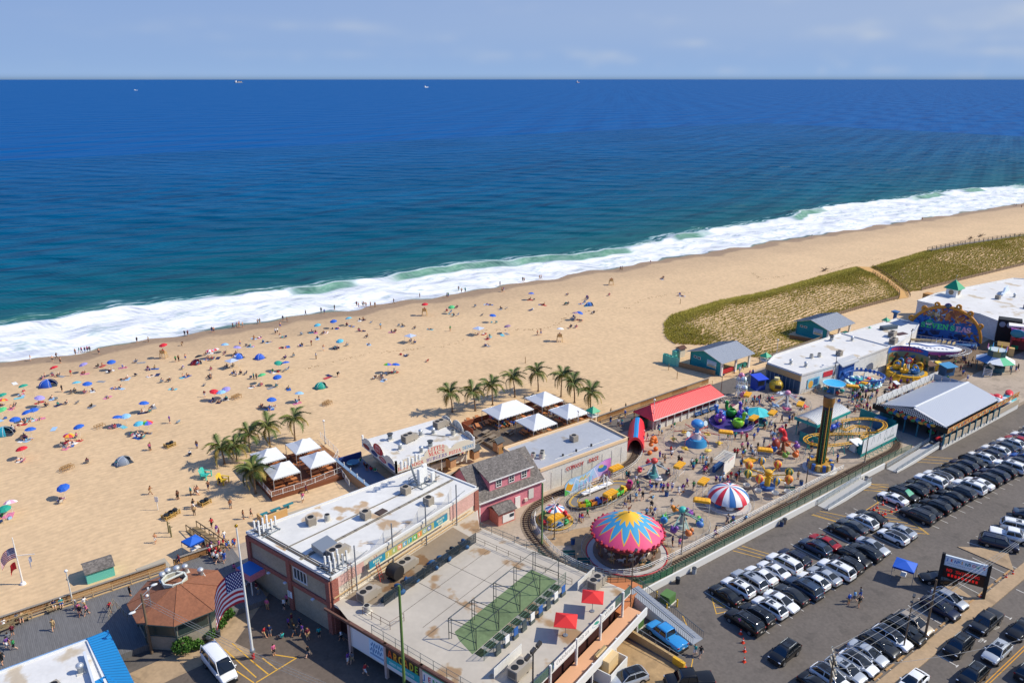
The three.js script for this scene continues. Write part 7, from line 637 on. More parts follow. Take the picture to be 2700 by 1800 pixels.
  for(let k=0;k<4;k++){const t=thing('bollard','yellow steel bollard beside the green transformer','bollard',[...[[66.9,56.4],[68.7,56.2],[69.4,57.6],[67.8,59.0]][k]].flatMap((x,i)=>i?[0,x]:[x]),0,'yellow bollards');S3().cyl(0,0,0,0.1,1.1,0.1,8).sph(0,1.1,0,0.1).mesh('post',M(0xe0b62c,0.6),t);}
}

// ---------------------------------------------------------------- vehicles
function loft(st){// closed skin through sections[x,bottom,top,halfwidth]
  const sec=([x,b,t,w])=>[[x,b,w*0.84],[x,b +(t - b)*0.28,w],[x,b +(t - b)*0.62,w*0.995],[x,b +(t - b)*0.88,w*0.955],[x,t,w*0.84],[x,t + 0.045,0],[x,t,-w*0.84],[x,b +(t - b)*0.88,-w*0.955],[x,b +(t - b)*0.62,-w*0.995],[x,b +(t - b)*0.28,-w],[x,b,-w*0.84]],pos=[],idx=[],n=11;for(const s of st)for(const p of sec(s))pos.push(p[0],p[1],-p[2]);for(let i=0;i<st.length - 1;i++)for(let k=0;k<n;k++){const a=i*n + k,b=i*n +(k + 1)% n;idx.push(a,b,b + n,a,b + n,a + n);}const cap=(o,f)=>{for(let k=1;k<n - 1;k++)f?idx.push(o,o + k,o + k + 1):idx.push(o,o + k + 1,o + k);};cap(0,true);cap((st.length - 1)*n,false);
  const g=new THREE.BufferGeometry();g.setAttribute('position',new THREE.Float32BufferAttribute(pos,3));g.setIndex(idx);g.computeVertexNormals();g.setAttribute('uv',new THREE.Float32BufferAttribute(new Float32Array(pos.length / 3*2),2));return g;}
const fair=(st)=>{const c=new THREE.CatmullRomCurve3(st.map(([x,b,t])=>new THREE.Vector3(x,b,t)),false,'centripetal'),d=new THREE.CatmullRomCurve3(st.map(([x,,,w])=>new THREE.Vector3(x,w,0)),false,'centripetal'),r=[],n=(st.length - 1)*3;for(let i=0;i<=n;i++){const p=c.getPoint(i / n),w=d.getPoint(i / n);r.push([p.x,p.y,p.z,w.y]);}return r;};
const tyreG=(()=>{const g=new THREE.CylinderGeometry(0.34,0.34,0.22,16);g.rotateX(Math.PI / 2);return g;})(),rimG=(()=>{const g=new THREE.CylinderGeometry(0.22,0.22,0.24,10);g.rotateX(Math.PI / 2);return g;})();
const TY={
  sedan:{L:4.7,b:[[-2.36,0.48,0.84,0.72],[-2.26,0.32,0.99,0.85],[-1.6,0.24,1.02,0.91],[0,0.22,0.98,0.91],[0.95,0.22,0.96,0.91],[1.75,0.24,0.88,0.89],[2.2,0.3,0.74,0.82],[2.36,0.44,0.62,0.7]],c:[1.25,-1.95,0.95,0.2,-0.85,1.38,0.83,0.60]},
  suv:{L:4.7,b:[[-2.34,0.5,1.0,0.78],[-2.24,0.34,1.12,0.9],[-1.4,0.28,1.1,0.94],[0,0.27,1.07,0.94],[1.0,0.27,1.07,0.94],[1.8,0.3,1.0,0.92],[2.2,0.36,0.86,0.86],[2.34,0.5,0.74,0.74]],c:[1.3,-2.25,1.06,0.35,-1.55,1.62,0.86,0.64],rails:true},
  hatch:{L:4.4,b:[[-2.2,0.5,0.96,0.76],[-2.1,0.32,1.06,0.88],[-1.4,0.25,1.05,0.91],[0,0.24,1.0,0.91],[1.0,0.24,0.99,0.91],[1.7,0.27,0.9,0.88],[2.08,0.32,0.76,0.82],[2.2,0.46,0.64,0.7]],c:[1.25,-2.1,0.98,0.2,-1.25,1.46,0.83,0.60]},
  wagon:{L:5.1,b:[[-2.56,0.52,1.04,0.82],[-2.46,0.36,1.16,0.96],[-1.4,0.3,1.15,0.99],[0,0.29,1.12,0.99],[1.2,0.29,1.12,0.99],[2.0,0.32,1.06,0.97],[2.42,0.38,0.94,0.9],[2.56,0.52,0.8,0.78]],c:[1.45,-2.48,1.12,0.6,-2.0,1.78,0.92,0.7],rails:true},
  pickup:{L:5.6,b:[[-2.8,0.6,1.05,0.9],[-2.74,0.45,1.14,0.97],[-1.0,0.4,1.14,0.99],[0,0.38,1.12,0.99],[1.5,0.38,1.14,0.99],[2.3,0.42,1.1,0.97],[2.68,0.46,1.0,0.92],[2.8,0.6,0.86,0.82]],c:[1.6,-0.75,1.12,0.95,-0.6,1.86,0.9,0.72],bed:true},
  van:{L:6.0,b:[[-3.0,0.6,1.5,0.95],[-2.9,0.42,1.7,1.02],[-1,0.38,1.7,1.03],[1,0.38,1.6,1.03],[1.9,0.38,1.4,1.02],[2.6,0.42,1.2,0.97],[2.9,0.48,1.0,0.9],[3.0,0.6,0.9,0.8]],c:[2.3,-2.95,1.5,1.2,-2.85,2.55,0.98,0.78],van:true},
};
const carGeo={};function carParts(t){return carGeo[t]??=(()=>{
  const T=TY[t],[xf,xr,yb,rf,rr2,yt,wb,wt]=T.c,R={};R.body=loft(fair(T.b));
  const A=[xf,yb,wb],B=[xf,yb,-wb],C=[rf,yt,-wt],D=[rf,yt,wt],E=[xr,yb,wb],F=[xr,yb,-wb],G=[rr2,yt,-wt],H=[rr2,yt,wt];
  // glasshouse: one smooth skin, then parted into windshield, rear window, side windows and roof
  const st=[],NS=18;for(let i=0;i<=NS;i++){const x=mix(xf,xr,i / NS),up=x>rf?Math.sin(clamp((xf - x)/(xf - rf))*1.57):x<rr2?Math.sin(clamp((x - xr)/(rr2 - xr))*1.57):1,m=(rf + rr2)/ 2,y=mix(yb,yt + 0.05*(1 - Math.pow((x - m)/(rf - m),2)*(x<rf&&x>rr2?1:1)),clamp(up));st.push([x,yb - 0.06,Math.max(yb - 0.03,Math.min(y,yt + 0.06)),wb]);}
  const sc=(x,b,t,w)=>{const h=t - b,k=mix(1,wt / wb,clamp(h /(yt - yb)));return[[x,b,w],[x,b + h*0.8,w*mix(1,k,0.75)],[x,b + h*0.95,w*k*0.96],[x,t,w*k*0.72],[x,t + 0.03,0],[x,t,-w*k*0.72],[x,b + h*0.95,-w*k*0.96],[x,b + h*0.8,-w*mix(1,k,0.75)],[x,b,-w]];};
  const pos=[],idx=[];for(const q of st)for(const p of sc(...q))pos.push(p[0],p[1],-p[2]);for(let i=0;i<NS;i++)for(let k=0;k<8;k++){const a=i*9 + k;idx.push(a,a + 1,a + 10,a,a + 10,a + 9);}const cg=new THREE.BufferGeometry();cg.setAttribute('position',new THREE.Float32BufferAttribute(pos,3));cg.setIndex(idx);cg.computeVertexNormals();const nn=cg.attributes.normal,bins={windshield:[],rear_window:[],side_window:[],far_side_window:[],roof:[]};
  for(let f=0;f<idx.length;f +=3){const k=Math.floor(f / 6)% 8,i=Math.floor(f / 48),x=mix(xf,xr,(i + 0.5)/ NS),key=k===0?'side_window':k===7?'far_side_window':x>rf - 0.02?'windshield':x<rr2 + 0.02?'rear_window':'roof';for(let j=0;j<3;j++)bins[key].push(idx[f + j]);}
  for(const[key,l]of Object.entries(bins)){if(!l.length)continue;const g=new THREE.BufferGeometry(),P=new Float32Array(l.length*3),N=new Float32Array(l.length*3);l.forEach((v,j)=>{for(let c=0;c<3;c++){P[j*3 + c]=pos[v*3 + c];N[j*3 + c]=nn.array[v*3 + c];}});g.setAttribute('position',new THREE.BufferAttribute(P,3));g.setAttribute('normal',new THREE.BufferAttribute(N,3));R[key]=g;}
  R.side_window=[R.side_window,R.far_side_window];delete R.far_side_window;
  const pl=S3();for(const[a,b]of[[A,D],[B,C],[E,H],[F,G]])pl.bar(a,b,0.05,5);for(const s of[1,-1]){const m=mix(xf,xr,0.5);pl.bar([m,yb,wb*s],[mix(rf,rr2,0.45),yt,wt*s],0.045,4);pl.bar([xf,yb,wb*s],[xr,yb,wb*s],0.035,4);pl.bar([rf,yt,wt*s],[rr2,yt,wt*s],0.045,4);}R.pillars=pl.geometry();
  const f=T.b[T.b.length - 2],r=T.b[1],hl=S3(),tl=S3();for(const s of[1,-1]){hl.ell(f[0]+ 0.03,f[2]- 0.12,s*(f[3]- 0.2),0.1,0.09,0.22);tl.ell(r[0]- 0.03,r[2]- 0.16,s*(r[3]- 0.16),0.08,0.12,0.2);}R.headlight=hl.l.map((g)=>g);R.taillight=tl.l.map((g)=>g);const mi=S3();for(const s of[1,-1])mi.ell(xf - 0.25,yb + 0.1,s*(wb + 0.14),0.1,0.08,0.13);R.mirror=mi.l.map((g)=>g);R.plate=S3().box(r[0]- 0.1,0.62,0,0.03,0.16,0.34).geometry();R.grille=S3().box(f[0]+ 0.1,f[1]+ 0.1,0,0.09,0.2,f[3]*1.1).geometry();R.bumper=S3().box(f[0],0.24,0,0.3,0.2,f[3]*1.85).box(r[0],0.26,0,0.3,0.2,r[3]*1.85).box(0,0.18,0,T.L*0.55,0.14,f[3]*2.05).geometry();if(T.rails){const s=S3();for(const k of[1,-1])s.bar([rf - 0.2,yt + 0.09,k*wt*0.92],[rr2 + 0.15,yt + 0.09,k*wt*0.92],0.03,4);R.roof_rail=s.l.map((g)=>g);R.sunroof=S3().box(mix(rf,rr2,0.32),yt + 0.062,0,0.75,0.012,wt*1.2).geometry();}if(T.bed){R.bed=S3().box(-1.75,0.72,0,1.85,0.43,1.62).geometry();}
  const ar=S3();for(const x of[T.L*0.31,-T.L*0.29])for(const s of[1,-1]){const c=new THREE.CylinderGeometry(0.42,0.42,0.06,16);c.rotateX(Math.PI / 2);ar.add(c,m4.makeTranslation(x,0.38,-s*(T.b[3][3]- 0.02)));}R.wheel_arches=ar.geometry();return R;})();}
const carPaint={};const PAINT={white:0xe9e9e6,silver:0xb4b9bd,black:0x0b0c0e,navy:0x141f3a,grey:0x43484e,'slate blue':0x384a60,red:0x9c101c,champagne:0xb3a48e,blue:0x1d4f96,charcoal:0x24272b,'sky blue':0x2f8cc8};
const autoGlass=M(0x0e1418,0.05,{clearcoat:1,specularIntensity:1}),tyreM=M(0x141414,0.85),rimM=M(0xa8abae,0.3,{metalness:0.8}),trimM=M(0x1b1c1e,0.6),headM=M(0xdfe3e6,0.15),tailM=M(0x8c1014,0.25),shade=M(0x3f9c7c,0.6);
const paint=(c)=>carPaint[c]??=new THREE.MeshPhysicalMaterial({color:PAINT[c],roughness:0.35,specularIntensity:0.5,clearcoat:0.7,clearcoatRoughness:0.05,metalness:c==='silver'||c==='slate blue'||c==='champagne'?0.3:0,side:THREE.DoubleSide});
const typeName={sedan:'sedan',suv:'SUV',hatch:'hatchback',wagon:'large SUV',pickup:'pickup truck',van:'passenger van'};
function car(type,c,u,v,rot,label,group,y=0,opt={}){
  const o=thing(type==='pickup'?'pickup_truck':type==='van'?'passenger_van':'parked_car',label,type==='pickup'?'truck':type==='van'?'van':'car',[u,y,v],rot,group),R=carParts(type),p=paint(c),T=TY[type];
  for(const[k,gs]of Object.entries(R))for(const g of[gs].flat())part(k,g,{windshield:opt.shade?shade:autoGlass,rear_window:autoGlass,side_window:autoGlass,sunroof:autoGlass,headlight:headM,taillight:tailM,plate:offWhite,grille:trimM,bumper:trimM,roof_rail:galv,bed:blackM,wheel_arches:trimM,roof:opt.darkTop?paint('black'):p}[k]??p,o);
  for(const x of[T.L*0.31,-T.L*0.29])for(const s of[1,-1]){const w=part('wheel',tyreG,tyreM,o);w.position.set(x,0.34,s*(T.b[3][3]- 0.09));if(type !=='sedan'&&type !=='hatch')w.scale.setScalar(1.08);part('rim',rimG,rimM,w);}return o;}
const U=Math.PI / 2;
function carRow(list,u0,du,v0,dv,where,group){const nm=list.map((t)=>{if(t==='-')return null;const[c,ty,f]=t.split('/');return[c,ty??'suv',f];});nm.forEach((k,i)=>{if(!k)return;const L=nm[i - 1],R=nm[i + 1],d=(q)=>q?q[0]+ ' ' + typeName[q[1]]:'empty stall';const[c,ty,f]=k;car(ty,c,u0 + du*i + rr(-0.08,0.08),v0 + dv*i + rr(-0.2,0.2),(f?.includes('r')?-U:U)+ rr(-0.025,0.025),`${c} ${typeName[ty]} between ${d(L)} and ${d(R)}, ${where}`,group,0,{darkTop:f?.includes('d'),shade:f?.includes('s')});});}
carRow(['black/sedan','white/suv','silver/wagon','white/sedan','white/sedan','white/wagon','navy/suv','-','slate blue/suv','red/sedan','-','black/sedan','grey/sedan','white/suv','black/sedan'],75.3,2.43,53.45,-0.06,'wall row by carousel','cars in the wall side row of the near block');
carRow(['black/wagon','black/suv','white/suv','white/sedan/r','charcoal/sedan','slate blue/wagon','white/hatch','silver/sedan','white/wagon','black/suv','black/suv/r','charcoal/suv','silver/sedan/r','-','white/hatch/d','silver/sedan'],72.7,2.43,48.5,-0.06,'street row by carousel','cars in the street side row of the near block');
carRow(['white/sedan','black/suv/rs','black/suv','black/sedan','white/wagon','white/suv/d','charcoal/suv','black/suv','navy/suv','black/suv/r','white/suv','navy/suv','white/suv','slate blue/suv','white/suv','red/sedan','white/suv','black/sedan','silver/suv','white/sedan','black/suv'],117.6,2.68,53.3,-0.17,'wall row by arcade','cars in the wall side row of the far block');
carRow(['charcoal/wagon','black/sedan','black/suv','black/sedan','black/sedan','grey/suv','white/wagon','white/sedan','black/suv','navy/suv','black/suv','white/wagon','navy/suv','blue/suv','black/suv','white/suv','grey/sedan','black/suv','silver/suv'],115.6,2.68,48.5,-0.16,'street row by arcade','cars in the street side row of the far block');
carRow(['black/sedan/r','white/suv/rd','silver/suv/r','white/hatch/rd','silver/sedan/r','charcoal/suv/r','white/suv/rd','black/wagon/r','champagne/suv/r'],70.2,2.42,36.2,-0.08,'facing sidewalk','cars facing the sidewalk');
car('suv','navy',95.4,35.0,-U - 0.05,'navy SUV facing the sidewalk left of the pole sign','cars facing the sidewalk');car('hatch','silver',98.4,35.2,-U - 0.05,'silver hatchback with dark sunroof beside the pole sign','cars facing the sidewalk');car('sedan','black',101.8,38.4,2.4,'black sedan in the shadow behind the pole sign');
car('wagon','navy',117.6,37.2,-1.15,'large navy SUV beside the concrete island');car('pickup','white',121.2,37.0,-1.15,'white pickup truck beside the large navy SUV');car('wagon','white',124.6,37.2,-1.15,'large white SUV beside the white pickup truck');car('sedan','slate blue',130.2,37.8,-1.15,'slate blue sedan near the striped stall lines by the street');
car('suv','black',72.0,42.1,Math.PI + 0.05,'black SUV driving across the open lot');
car('pickup','charcoal',97.4,30.2,Math.PI,'dark pickup truck parked at the kerb','cars on the street');car('suv','black',90.1,30.2,Math.PI,'black SUV parked at the kerb behind the dark pickup','cars on the street');car('hatch','white',79.6,30.4,Math.PI,'white hatchback parked at the kerb near the utility poles','cars on the street');car('suv','black',86.2,26.8,Math.PI,'black SUV driving on the street','cars on the street');car('suv','silver',92.6,26.9,Math.PI,'silver SUV with panoramic roof driving on the street','cars on the street');car('sedan','black',99.4,27.0,Math.PI,'black sedan driving behind the silver SUV','cars on the street');car('suv','charcoal',92.4,23.2,0,'dark car in the opposite lane of the street','cars on the street');
car('pickup','sky blue',62.5,52.4,1.55,'sky blue pickup truck with stake bed beside the ramp',null,0.25);car('suv','silver',53.8,50.2,2.9,'silver SUV with dark glass roof at the service yard',null,0,{darkTop:true});car('pickup','black',59.2,45.8,2.6,'black pickup truck at the bottom of the service yard');
car('van','white',16.5,80.0,-1.45,'white high roof passenger van in the yellow lined bay');
// toy cars, cones, bins
const cone=(u,v,y=0)=>{const o=thing('traffic_cone','orange traffic cone on the asphalt','cone',[u,y,v],0,'orange traffic cones');S3().cyl(0,0.04,0,0.17,0.7,0.04,10).mesh('cone',M(0xe8401c,0.6),o);S3().cyl(0,0.38,0,0.112,0.14,0.08,10).mesh('white_band',frameWhite,o);S3().box(0,0,0,0.42,0.05,0.42).mesh('base',M(0xd8381a,0.7),o);};
for(const[u,v]of[[111.8,54.0],[112.7,53.9],[113.7,53.9],[115.4,53.9],[116.6,53.9],[112.3,52.9],[112.2,52.2],[112.9,52.1],[114.4,51.9],[115.6,51.8],[71.1,47.8],[70.0,46.6],[68.9,45.5],[67.4,44.4],[102.9,33.2],[112.0,32.9],[110.4,33.1],[61.0,48.0]])cone(u,v);

// ---------------------------------------------------------------- people
const POSES={// joints in metres,y up,facing +x;arms and legs as chains
  stand:{top:1.72,legs:[[[0,0.92,0.1],[0.02,0.48,0.11],[0,0.07,0.12],[0.15,0.04,0.13]],[[0,0.92,-0.1],[0.01,0.48,-0.12],[0,0.07,-0.13],[0.15,0.04,-0.14]]],hip:[0,0.95,0],chest:[0,1.33,0],head:[0.02,1.6,0],arms:[[[0,1.4,0.2],[-0.02,1.12,0.26],[0.06,0.86,0.26]],[[0,1.4,-0.2],[-0.02,1.12,-0.26],[0.06,0.86,-0.26]]]},
  walk:{top:1.72,legs:[[[0,0.92,0.1],[0.18,0.52,0.1],[0.3,0.1,0.1],[0.44,0.06,0.1]],[[0,0.92,-0.1],[-0.02,0.5,-0.1],[-0.34,0.16,-0.1],[-0.24,0.04,-0.1]]],hip:[0,0.95,0],chest:[0.04,1.33,0],head:[0.08,1.6,0],arms:[[[0.04,1.4,0.2],[-0.14,1.14,0.25],[-0.08,0.9,0.26]],[[0.04,1.4,-0.2],[0.18,1.14,-0.25],[0.36,1.0,-0.24]]]},
  sit:{top:1.0,legs:[[[0,0.22,0.1],[0.42,0.42,0.13],[0.62,0.07,0.14],[0.76,0.05,0.15]],[[0,0.22,-0.1],[0.44,0.36,-0.13],[0.72,0.07,-0.14],[0.86,0.06,-0.15]]],hip:[0,0.24,0],chest:[-0.12,0.62,0],head:[-0.1,0.9,0],arms:[[[-0.12,0.68,0.2],[0.02,0.46,0.26],[0.24,0.44,0.2]],[[-0.12,0.68,-0.2],[-0.14,0.42,-0.27],[0.06,0.3,-0.28]]]},
  lie:{top:0.5,legs:[[[0,0.14,0.1],[0.42,0.2,0.13],[0.84,0.1,0.14],[0.9,0.2,0.15]],[[0,0.14,-0.1],[0.42,0.14,-0.13],[0.84,0.09,-0.15],[0.9,0.2,-0.16]]],hip:[0,0.15,0],chest:[-0.42,0.18,0],head:[-0.72,0.2,0],arms:[[[-0.48,0.16,0.2],[-0.24,0.1,0.3],[0.02,0.08,0.28]],[[-0.48,0.16,-0.2],[-0.6,0.1,-0.36],[-0.82,0.12,-0.22]]]},
  bend:{top:1.3,legs:[[[-0.1,0.86,0.1],[0.04,0.46,0.12],[0,0.07,0.13],[0.15,0.04,0.13]],[[-0.1,0.86,-0.1],[0.02,0.46,-0.12],[-0.06,0.07,-0.14],[0.1,0.04,-0.14]]],hip:[-0.12,0.9,0],chest:[0.24,1.06,0],head:[0.52,1.08,0],arms:[[[0.28,1.04,0.19],[0.36,0.76,0.2],[0.42,0.5,0.14]],[[0.28,1.04,-0.19],[0.36,0.76,-0.2],[0.44,0.52,-0.12]]]},
};
const poseGeo={};{const res=30,mc=new MarchingCubes(res,M(0x888888,0.8),false,false,30000);
  for(const[name,p]of Object.entries(POSES)){const bones=[];const cap=(a,b,ra,rb,tag)=>bones.push([a,b,ra,rb,tag]);
    for(const L of p.legs){cap(L[0],L[1],0.105,0.075,'T');cap(L[1],L[2],0.07,0.045,'K');cap(L[2],L[3],0.05,0.045,'F');}cap(p.hip,p.hip.map((x,i)=>x +(i===2?0.001:0)),0.15,0.15,'T');cap(p.hip,p.chest,0.145,0.16,'S');cap([p.chest[0],p.chest[1]+ 0.03,0.13],[p.chest[0],p.chest[1]+ 0.03,-0.13],0.095,0.095,'S');const nk=p.chest.map((x,i)=>mix(x,p.head[i],0.55));cap(nk,p.head,0.06,0.06,'B');cap(p.head,[p.head[0]+ 0.02,p.head[1],0],0.115,0.11,'H');for(const A of p.arms){cap(A[0],A[1],0.062,0.048,'S');cap(A[1],A[2],0.046,0.034,'B');cap(A[2],A[2].map((x,i)=>x +[0.06,-0.06,0][i]),0.036,0.022,'B');}
    const all=bones.flatMap((b)=>[b[0],b[1]]),lo=[0,1,2].map((i)=>Math.min(...all.map((q)=>q[i]))- 0.2),hi=[0,1,2].map((i)=>Math.max(...all.map((q)=>q[i]))+ 0.2),c=[0,1,2].map((i)=>(lo[i]+ hi[i])/ 2),h=[0,1,2].map((i)=>(hi[i]- lo[i])/ 2);
    const dist=(x,y,z)=>{let d=1e3,tag='B',dm=1e3;for(const[a,b,ra,rb,t]of bones){const bx=b[0]- a[0],by=b[1]- a[1],bz=b[2]- a[2],L2=bx*bx + by*by + bz*bz,s=L2?clamp(((x - a[0])*bx +(y - a[1])*by +(z - a[2])*bz)/ L2):0,q=Math.hypot(x - a[0]- bx*s,y - a[1]- by*s,z - a[2]- bz*s)- mix(ra,rb,s);if(q<dm){dm=q;tag=t;}const k=0.05,hh=clamp(0.5 + 0.5*(d - q)/ k);d=mix(d,q,hh)- k*hh*(1 - hh);}return[d,tag];};
    mc.reset();mc.isolation=0;for(let z=0;z<res;z++)for(let y=0;y<res;y++)for(let x=0;x<res;x++){const f=(i)=>(i - res / 2)/(res / 2);mc.field[z*res*res + y*res + x]=-dist(c[0]+ h[0]*f(x),c[1]+ h[1]*f(y),c[2]+ h[2]*f(z))[0];}mc.update();
    const out={B:[],S:[],T:[],H:[]},P=mc.positionArray;for(let i=0;i<mc.count;i +=3){const v=[];for(let k=0;k<3;k++)v.push([c[0]+ h[0]*P[(i + k)*3],c[1]+ h[1]*P[(i + k)*3 + 1],c[2]+ h[2]*P[(i + k)*3 + 2]]);const m=[0,1,2].map((a)=>(v[0][a]+ v[1][a]+ v[2][a])/ 3);let t=dist(...m)[1];if(t==='H')t=(m[1]>p.head[1]+ 0.02||m[0]<p.head[0]- 0.02)?'H':'B';if(t==='K'||t==='F')t='B';out[t].push(...v.flat());}
    poseGeo[name]={};for(const[k,a]of Object.entries(out)){const g=new THREE.BufferGeometry(),n=new Float32Array(a.length);g.setAttribute('position',new THREE.Float32BufferAttribute(a,3));for(let i=0;i<a.length;i +=3){const e=0.01,x=a[i],y=a[i + 1],z=a[i + 2],d=dist(x,y,z)[0],N=[dist(x + e,y,z)[0]- d,dist(x,y + e,z)[0]- d,dist(x,y,z + e)[0]- d],l=Math.hypot(...N)||1;n[i]=N[0]/ l;n[i + 1]=N[1]/ l;n[i + 2]=N[2]/ l;}g.setAttribute('normal',new THREE.BufferAttribute(n,3));poseGeo[name][k]=g;}}}
const CLOTH={white:0xe6e4e0,black:0x16171a,navy:0x1c2850,red:0xb8222c,blue:0x2558b0,'light blue':0x78aed0,grey:0x6d7074,green:0x2c8a4c,pink:0xd8688e,yellow:0xd9b63a,teal:0x2a9a94,purple:0x6a3c8c,tan:0xb89a6c,maroon:0x6e1f2e,orange:0xd8702c,lime:0xa8d82c};
const SKIN=[0xd9a27e,0xc98d66,0xe0b090,0x9c6844,0x6e4630].map((c)=>M(c,0.7)),HAIR={dark:M(0x1e1714,0.8),brown:M(0x4a3020,0.8),blond:M(0xb08c50,0.8),'white cap':M(0xe8e6e0,0.7)};
const verb={stand:'standing',walk:'walking',sit:'sitting',lie:'lying',bend:'bending over'};
function person(u,v,y,where,pose,opt={}){
  pose??=rnd()<0.5?'walk':'stand';const top=opt.top??pick(['white','white','black','navy','red','blue','grey','light blue','pink','green','teal','maroon','purple','black','tan']),bot=opt.bot??pick(['navy','black','blue','grey','tan','black','white']),bare=opt.swim&&rnd()<0.55,hair=pick(['dark','dark','brown','brown','blond','white cap']),sk=SKIN[Math.floor(Math.pow(rnd(),1.4)*5)],G=poseGeo[pose];
  crowd.push([u,v,y,where,pose,opt,`person in ${bare ? bot + ' swimwear' : top + ' top and ' + bot + ' shorts'} ${verb[pose]} ${where}`,opt.rot??rr(0,6.28),(opt.s??1)*rr(0.9,1.04),{B:sk,S:bare?sk:M(CLOTH[top],0.85),T:M(CLOTH[bot],0.85),H:HAIR[hair]}]);}
const crowd=[];
const LAND=[[71,68,'by the grand carousel'],[93.9,68,'by the striped dome ride'],[68,81,'by the kiddie top ride'],[79,82,'beside the toy truck track'],[83,68,'by the teal topped animal ride'],[91,82,'by the small spider ride'],[104,68,'by the balloon ride'],[107,86,'by the blue drum ride'],[119,88,'by the dinosaur ride'],[124,84,'near the turquoise parasol'],[136,87,'by the silver arm plane ride'],[131,95,'under the ball gondola wheel'],[103,76,'at the white ticket stand'],[116.7,73.9,'by the red dragon ride'],[117,66,'near the drop tower'],[131,78,'beside the coaster station'],[152,84,'by the light blue dish ride'],[160,80,'in front of the blue hoop ride'],[143,78,'before the arcade hall'],[173,79,'by the yellow platform ride'],[183,76,'by the drink stand'],[194,70,'by the round game kiosk'],[205,80,'below the arch sign'],[145,105,'in front of the nearer teal hut'],[101,101,'by the red roofed stand'],[62,104,'at the burger stand counter'],[51,112,'on the shaded patio'],[85,112,'among the patio tents'],[160,72,'behind the arcade roof screen']];
const near=(u,v)=>LAND.reduce((a,b)=>Math.hypot(u - a[0],v - a[1])<Math.hypot(u - b[0],v - b[1])?a:b)[2];
for(const[u,v]of[[86.1,73.2],[81.9,72.9],[81.7,73.5],[83.8,77.4],[79.8,77.4],[80.9,77.8],[81.7,78.1],[82.7,77.8],[84.4,78.7],[85.9,80.7],[87.9,79.7],[88.3,77.6],[88.6,77.3],[89.3,77.0],[90.1,76.7],[89.9,75.1],[91.0,75.2],[93.0,76.0],[93.1,74.7],[86.8,81.9],[98.9,84.9],[98.1,81.9],[98.2,82.6],[101.4,80.4],[101.8,80.1],[102.4,79.7],[102.5,78.8],[99.2,80.5],[99.9,80.0],[97.9,73.9],[98.3,73.4],[99.1,73.3],[99.6,72.9],[101.0,73.3],[101.4,72.5],[102.7,72.9],[105.8,76.7],[106.3,75.3],[100.9,78.7],[100.1,77.6],[88.9,64.3],[89.8,64.0],[85.3,63.6],[99.0,92.0],[71.0,78.3],[73.2,79.0],[107.4,105.4],[104.6,102.7],[106.2,101.6],[100.1,102.2],[103.0,105.3],[100.6,100.5],[101.2,100.1],[119.5,81.6],[116.9,80.5],[115.4,81.0],[112.9,78.9],[112.7,78.0],[110.4,78.0],[110.1,77.4],[111.1,76.5],[114.0,77.5],[112.2,76.1],[116.1,77.7],[123.2,79.4],[124.1,79.4],[128.0,82.2],[129.2,81.3],[130.0,81.3],[128.8,79.0],[129.8,79.6],[128.4,92.1],[129.4,92.0],[131.0,91.6],[130.5,90.8],[131.7,91.0],[133.8,91.7],[145.3,80.3],[150.0,79.7],[150.9,79.7],[152.1,79.6],[151.0,78.5],[152.4,78.6],[151.7,77.7],[151.5,77.1],[154.1,78.1],[144.9,76.4],[145.7,76.4],[146.8,76.3],[146.1,75.4],[148.3,75.9],[153.4,81.7],[155.3,81.8],[156.5,81.7],[157.1,80.8],[158.2,80.4],[159.7,80.9],[147.6,87.5],[110.3,66.4],[106.4,75.2],[105.4,76.4],[102.8,72.9],[101.9,72.6],[89.4,64.7],[148.2,78.1],[149.5,77.2],[149.5,77.9],[151.3,81.0],[153.4,80.9],[154.7,79.9],[199.3,80.4],[199.8,80.0],[197.0,80.1],[197.8,81.5],[193.3,79.9],[193.8,77.6],[193.5,76.9],[195.0,75.8],[195.2,75.1],[186.5,74.7],[184.0,73.0],[185.0,73.1],[182.0,71.0],[197.0,66.9],[198.2,66.9],[196.0,67.7],[168.9,77.4],[168.3,77.9],[161.2,77.5],[157.5,77.2],[188.1,77.1],[186.1,76.7],[183.4,75.2],[205.8,83.9],[143.9,104.9],[146.2,105.9],[144.1,102.2],[145.2,102.2],[142.9,105.7],[62.8,109.0],[63.1,107.7],[63.9,108.2],[63.9,107.2],[67.1,107.4],[67.6,107.5],[68.3,107.5],[69.7,108.1],[68.5,109.0],[63.3,109.1],[65.7,107.4],[64.8,107.5]])person(u,v,DY,near(u,v));
for(const[u,v]of[[85.0,76.3],[87.8,79.1],[85.8,80.3],[89.1,63.8],[92.2,63.4],[71.9,78.8],[89.3,63.6],[89.7,63.7],[85.0,63.4]])person(u,v,DY + 0.25,near(u,v),'sit');
for(const[u,v]of[[80.8,113.9],[80.9,113.2],[82.2,113.5],[83.9,114.8],[83.5,113.2],[83.9,112.9],[81.8,117.0],[81.7,117.7],[82.6,119.7],[83.3,109.6],[84.1,109.0],[84.2,108.3],[92.9,111.4],[92.9,112.1],[92.5,109.1],[80.8,114.5],[82.4,114.6]])person(u,v,DY + 0.3,'among the patio tents','sit',rnd()<0.5?{top:'blue'}:{});for(const[u,v]of[[52.3,114.5],[52.2,113.6],[52.5,112.4],[52.9,111.6],[52.4,116.5]])person(u,v,0.82 + 0.3,'on the shaded patio','sit');
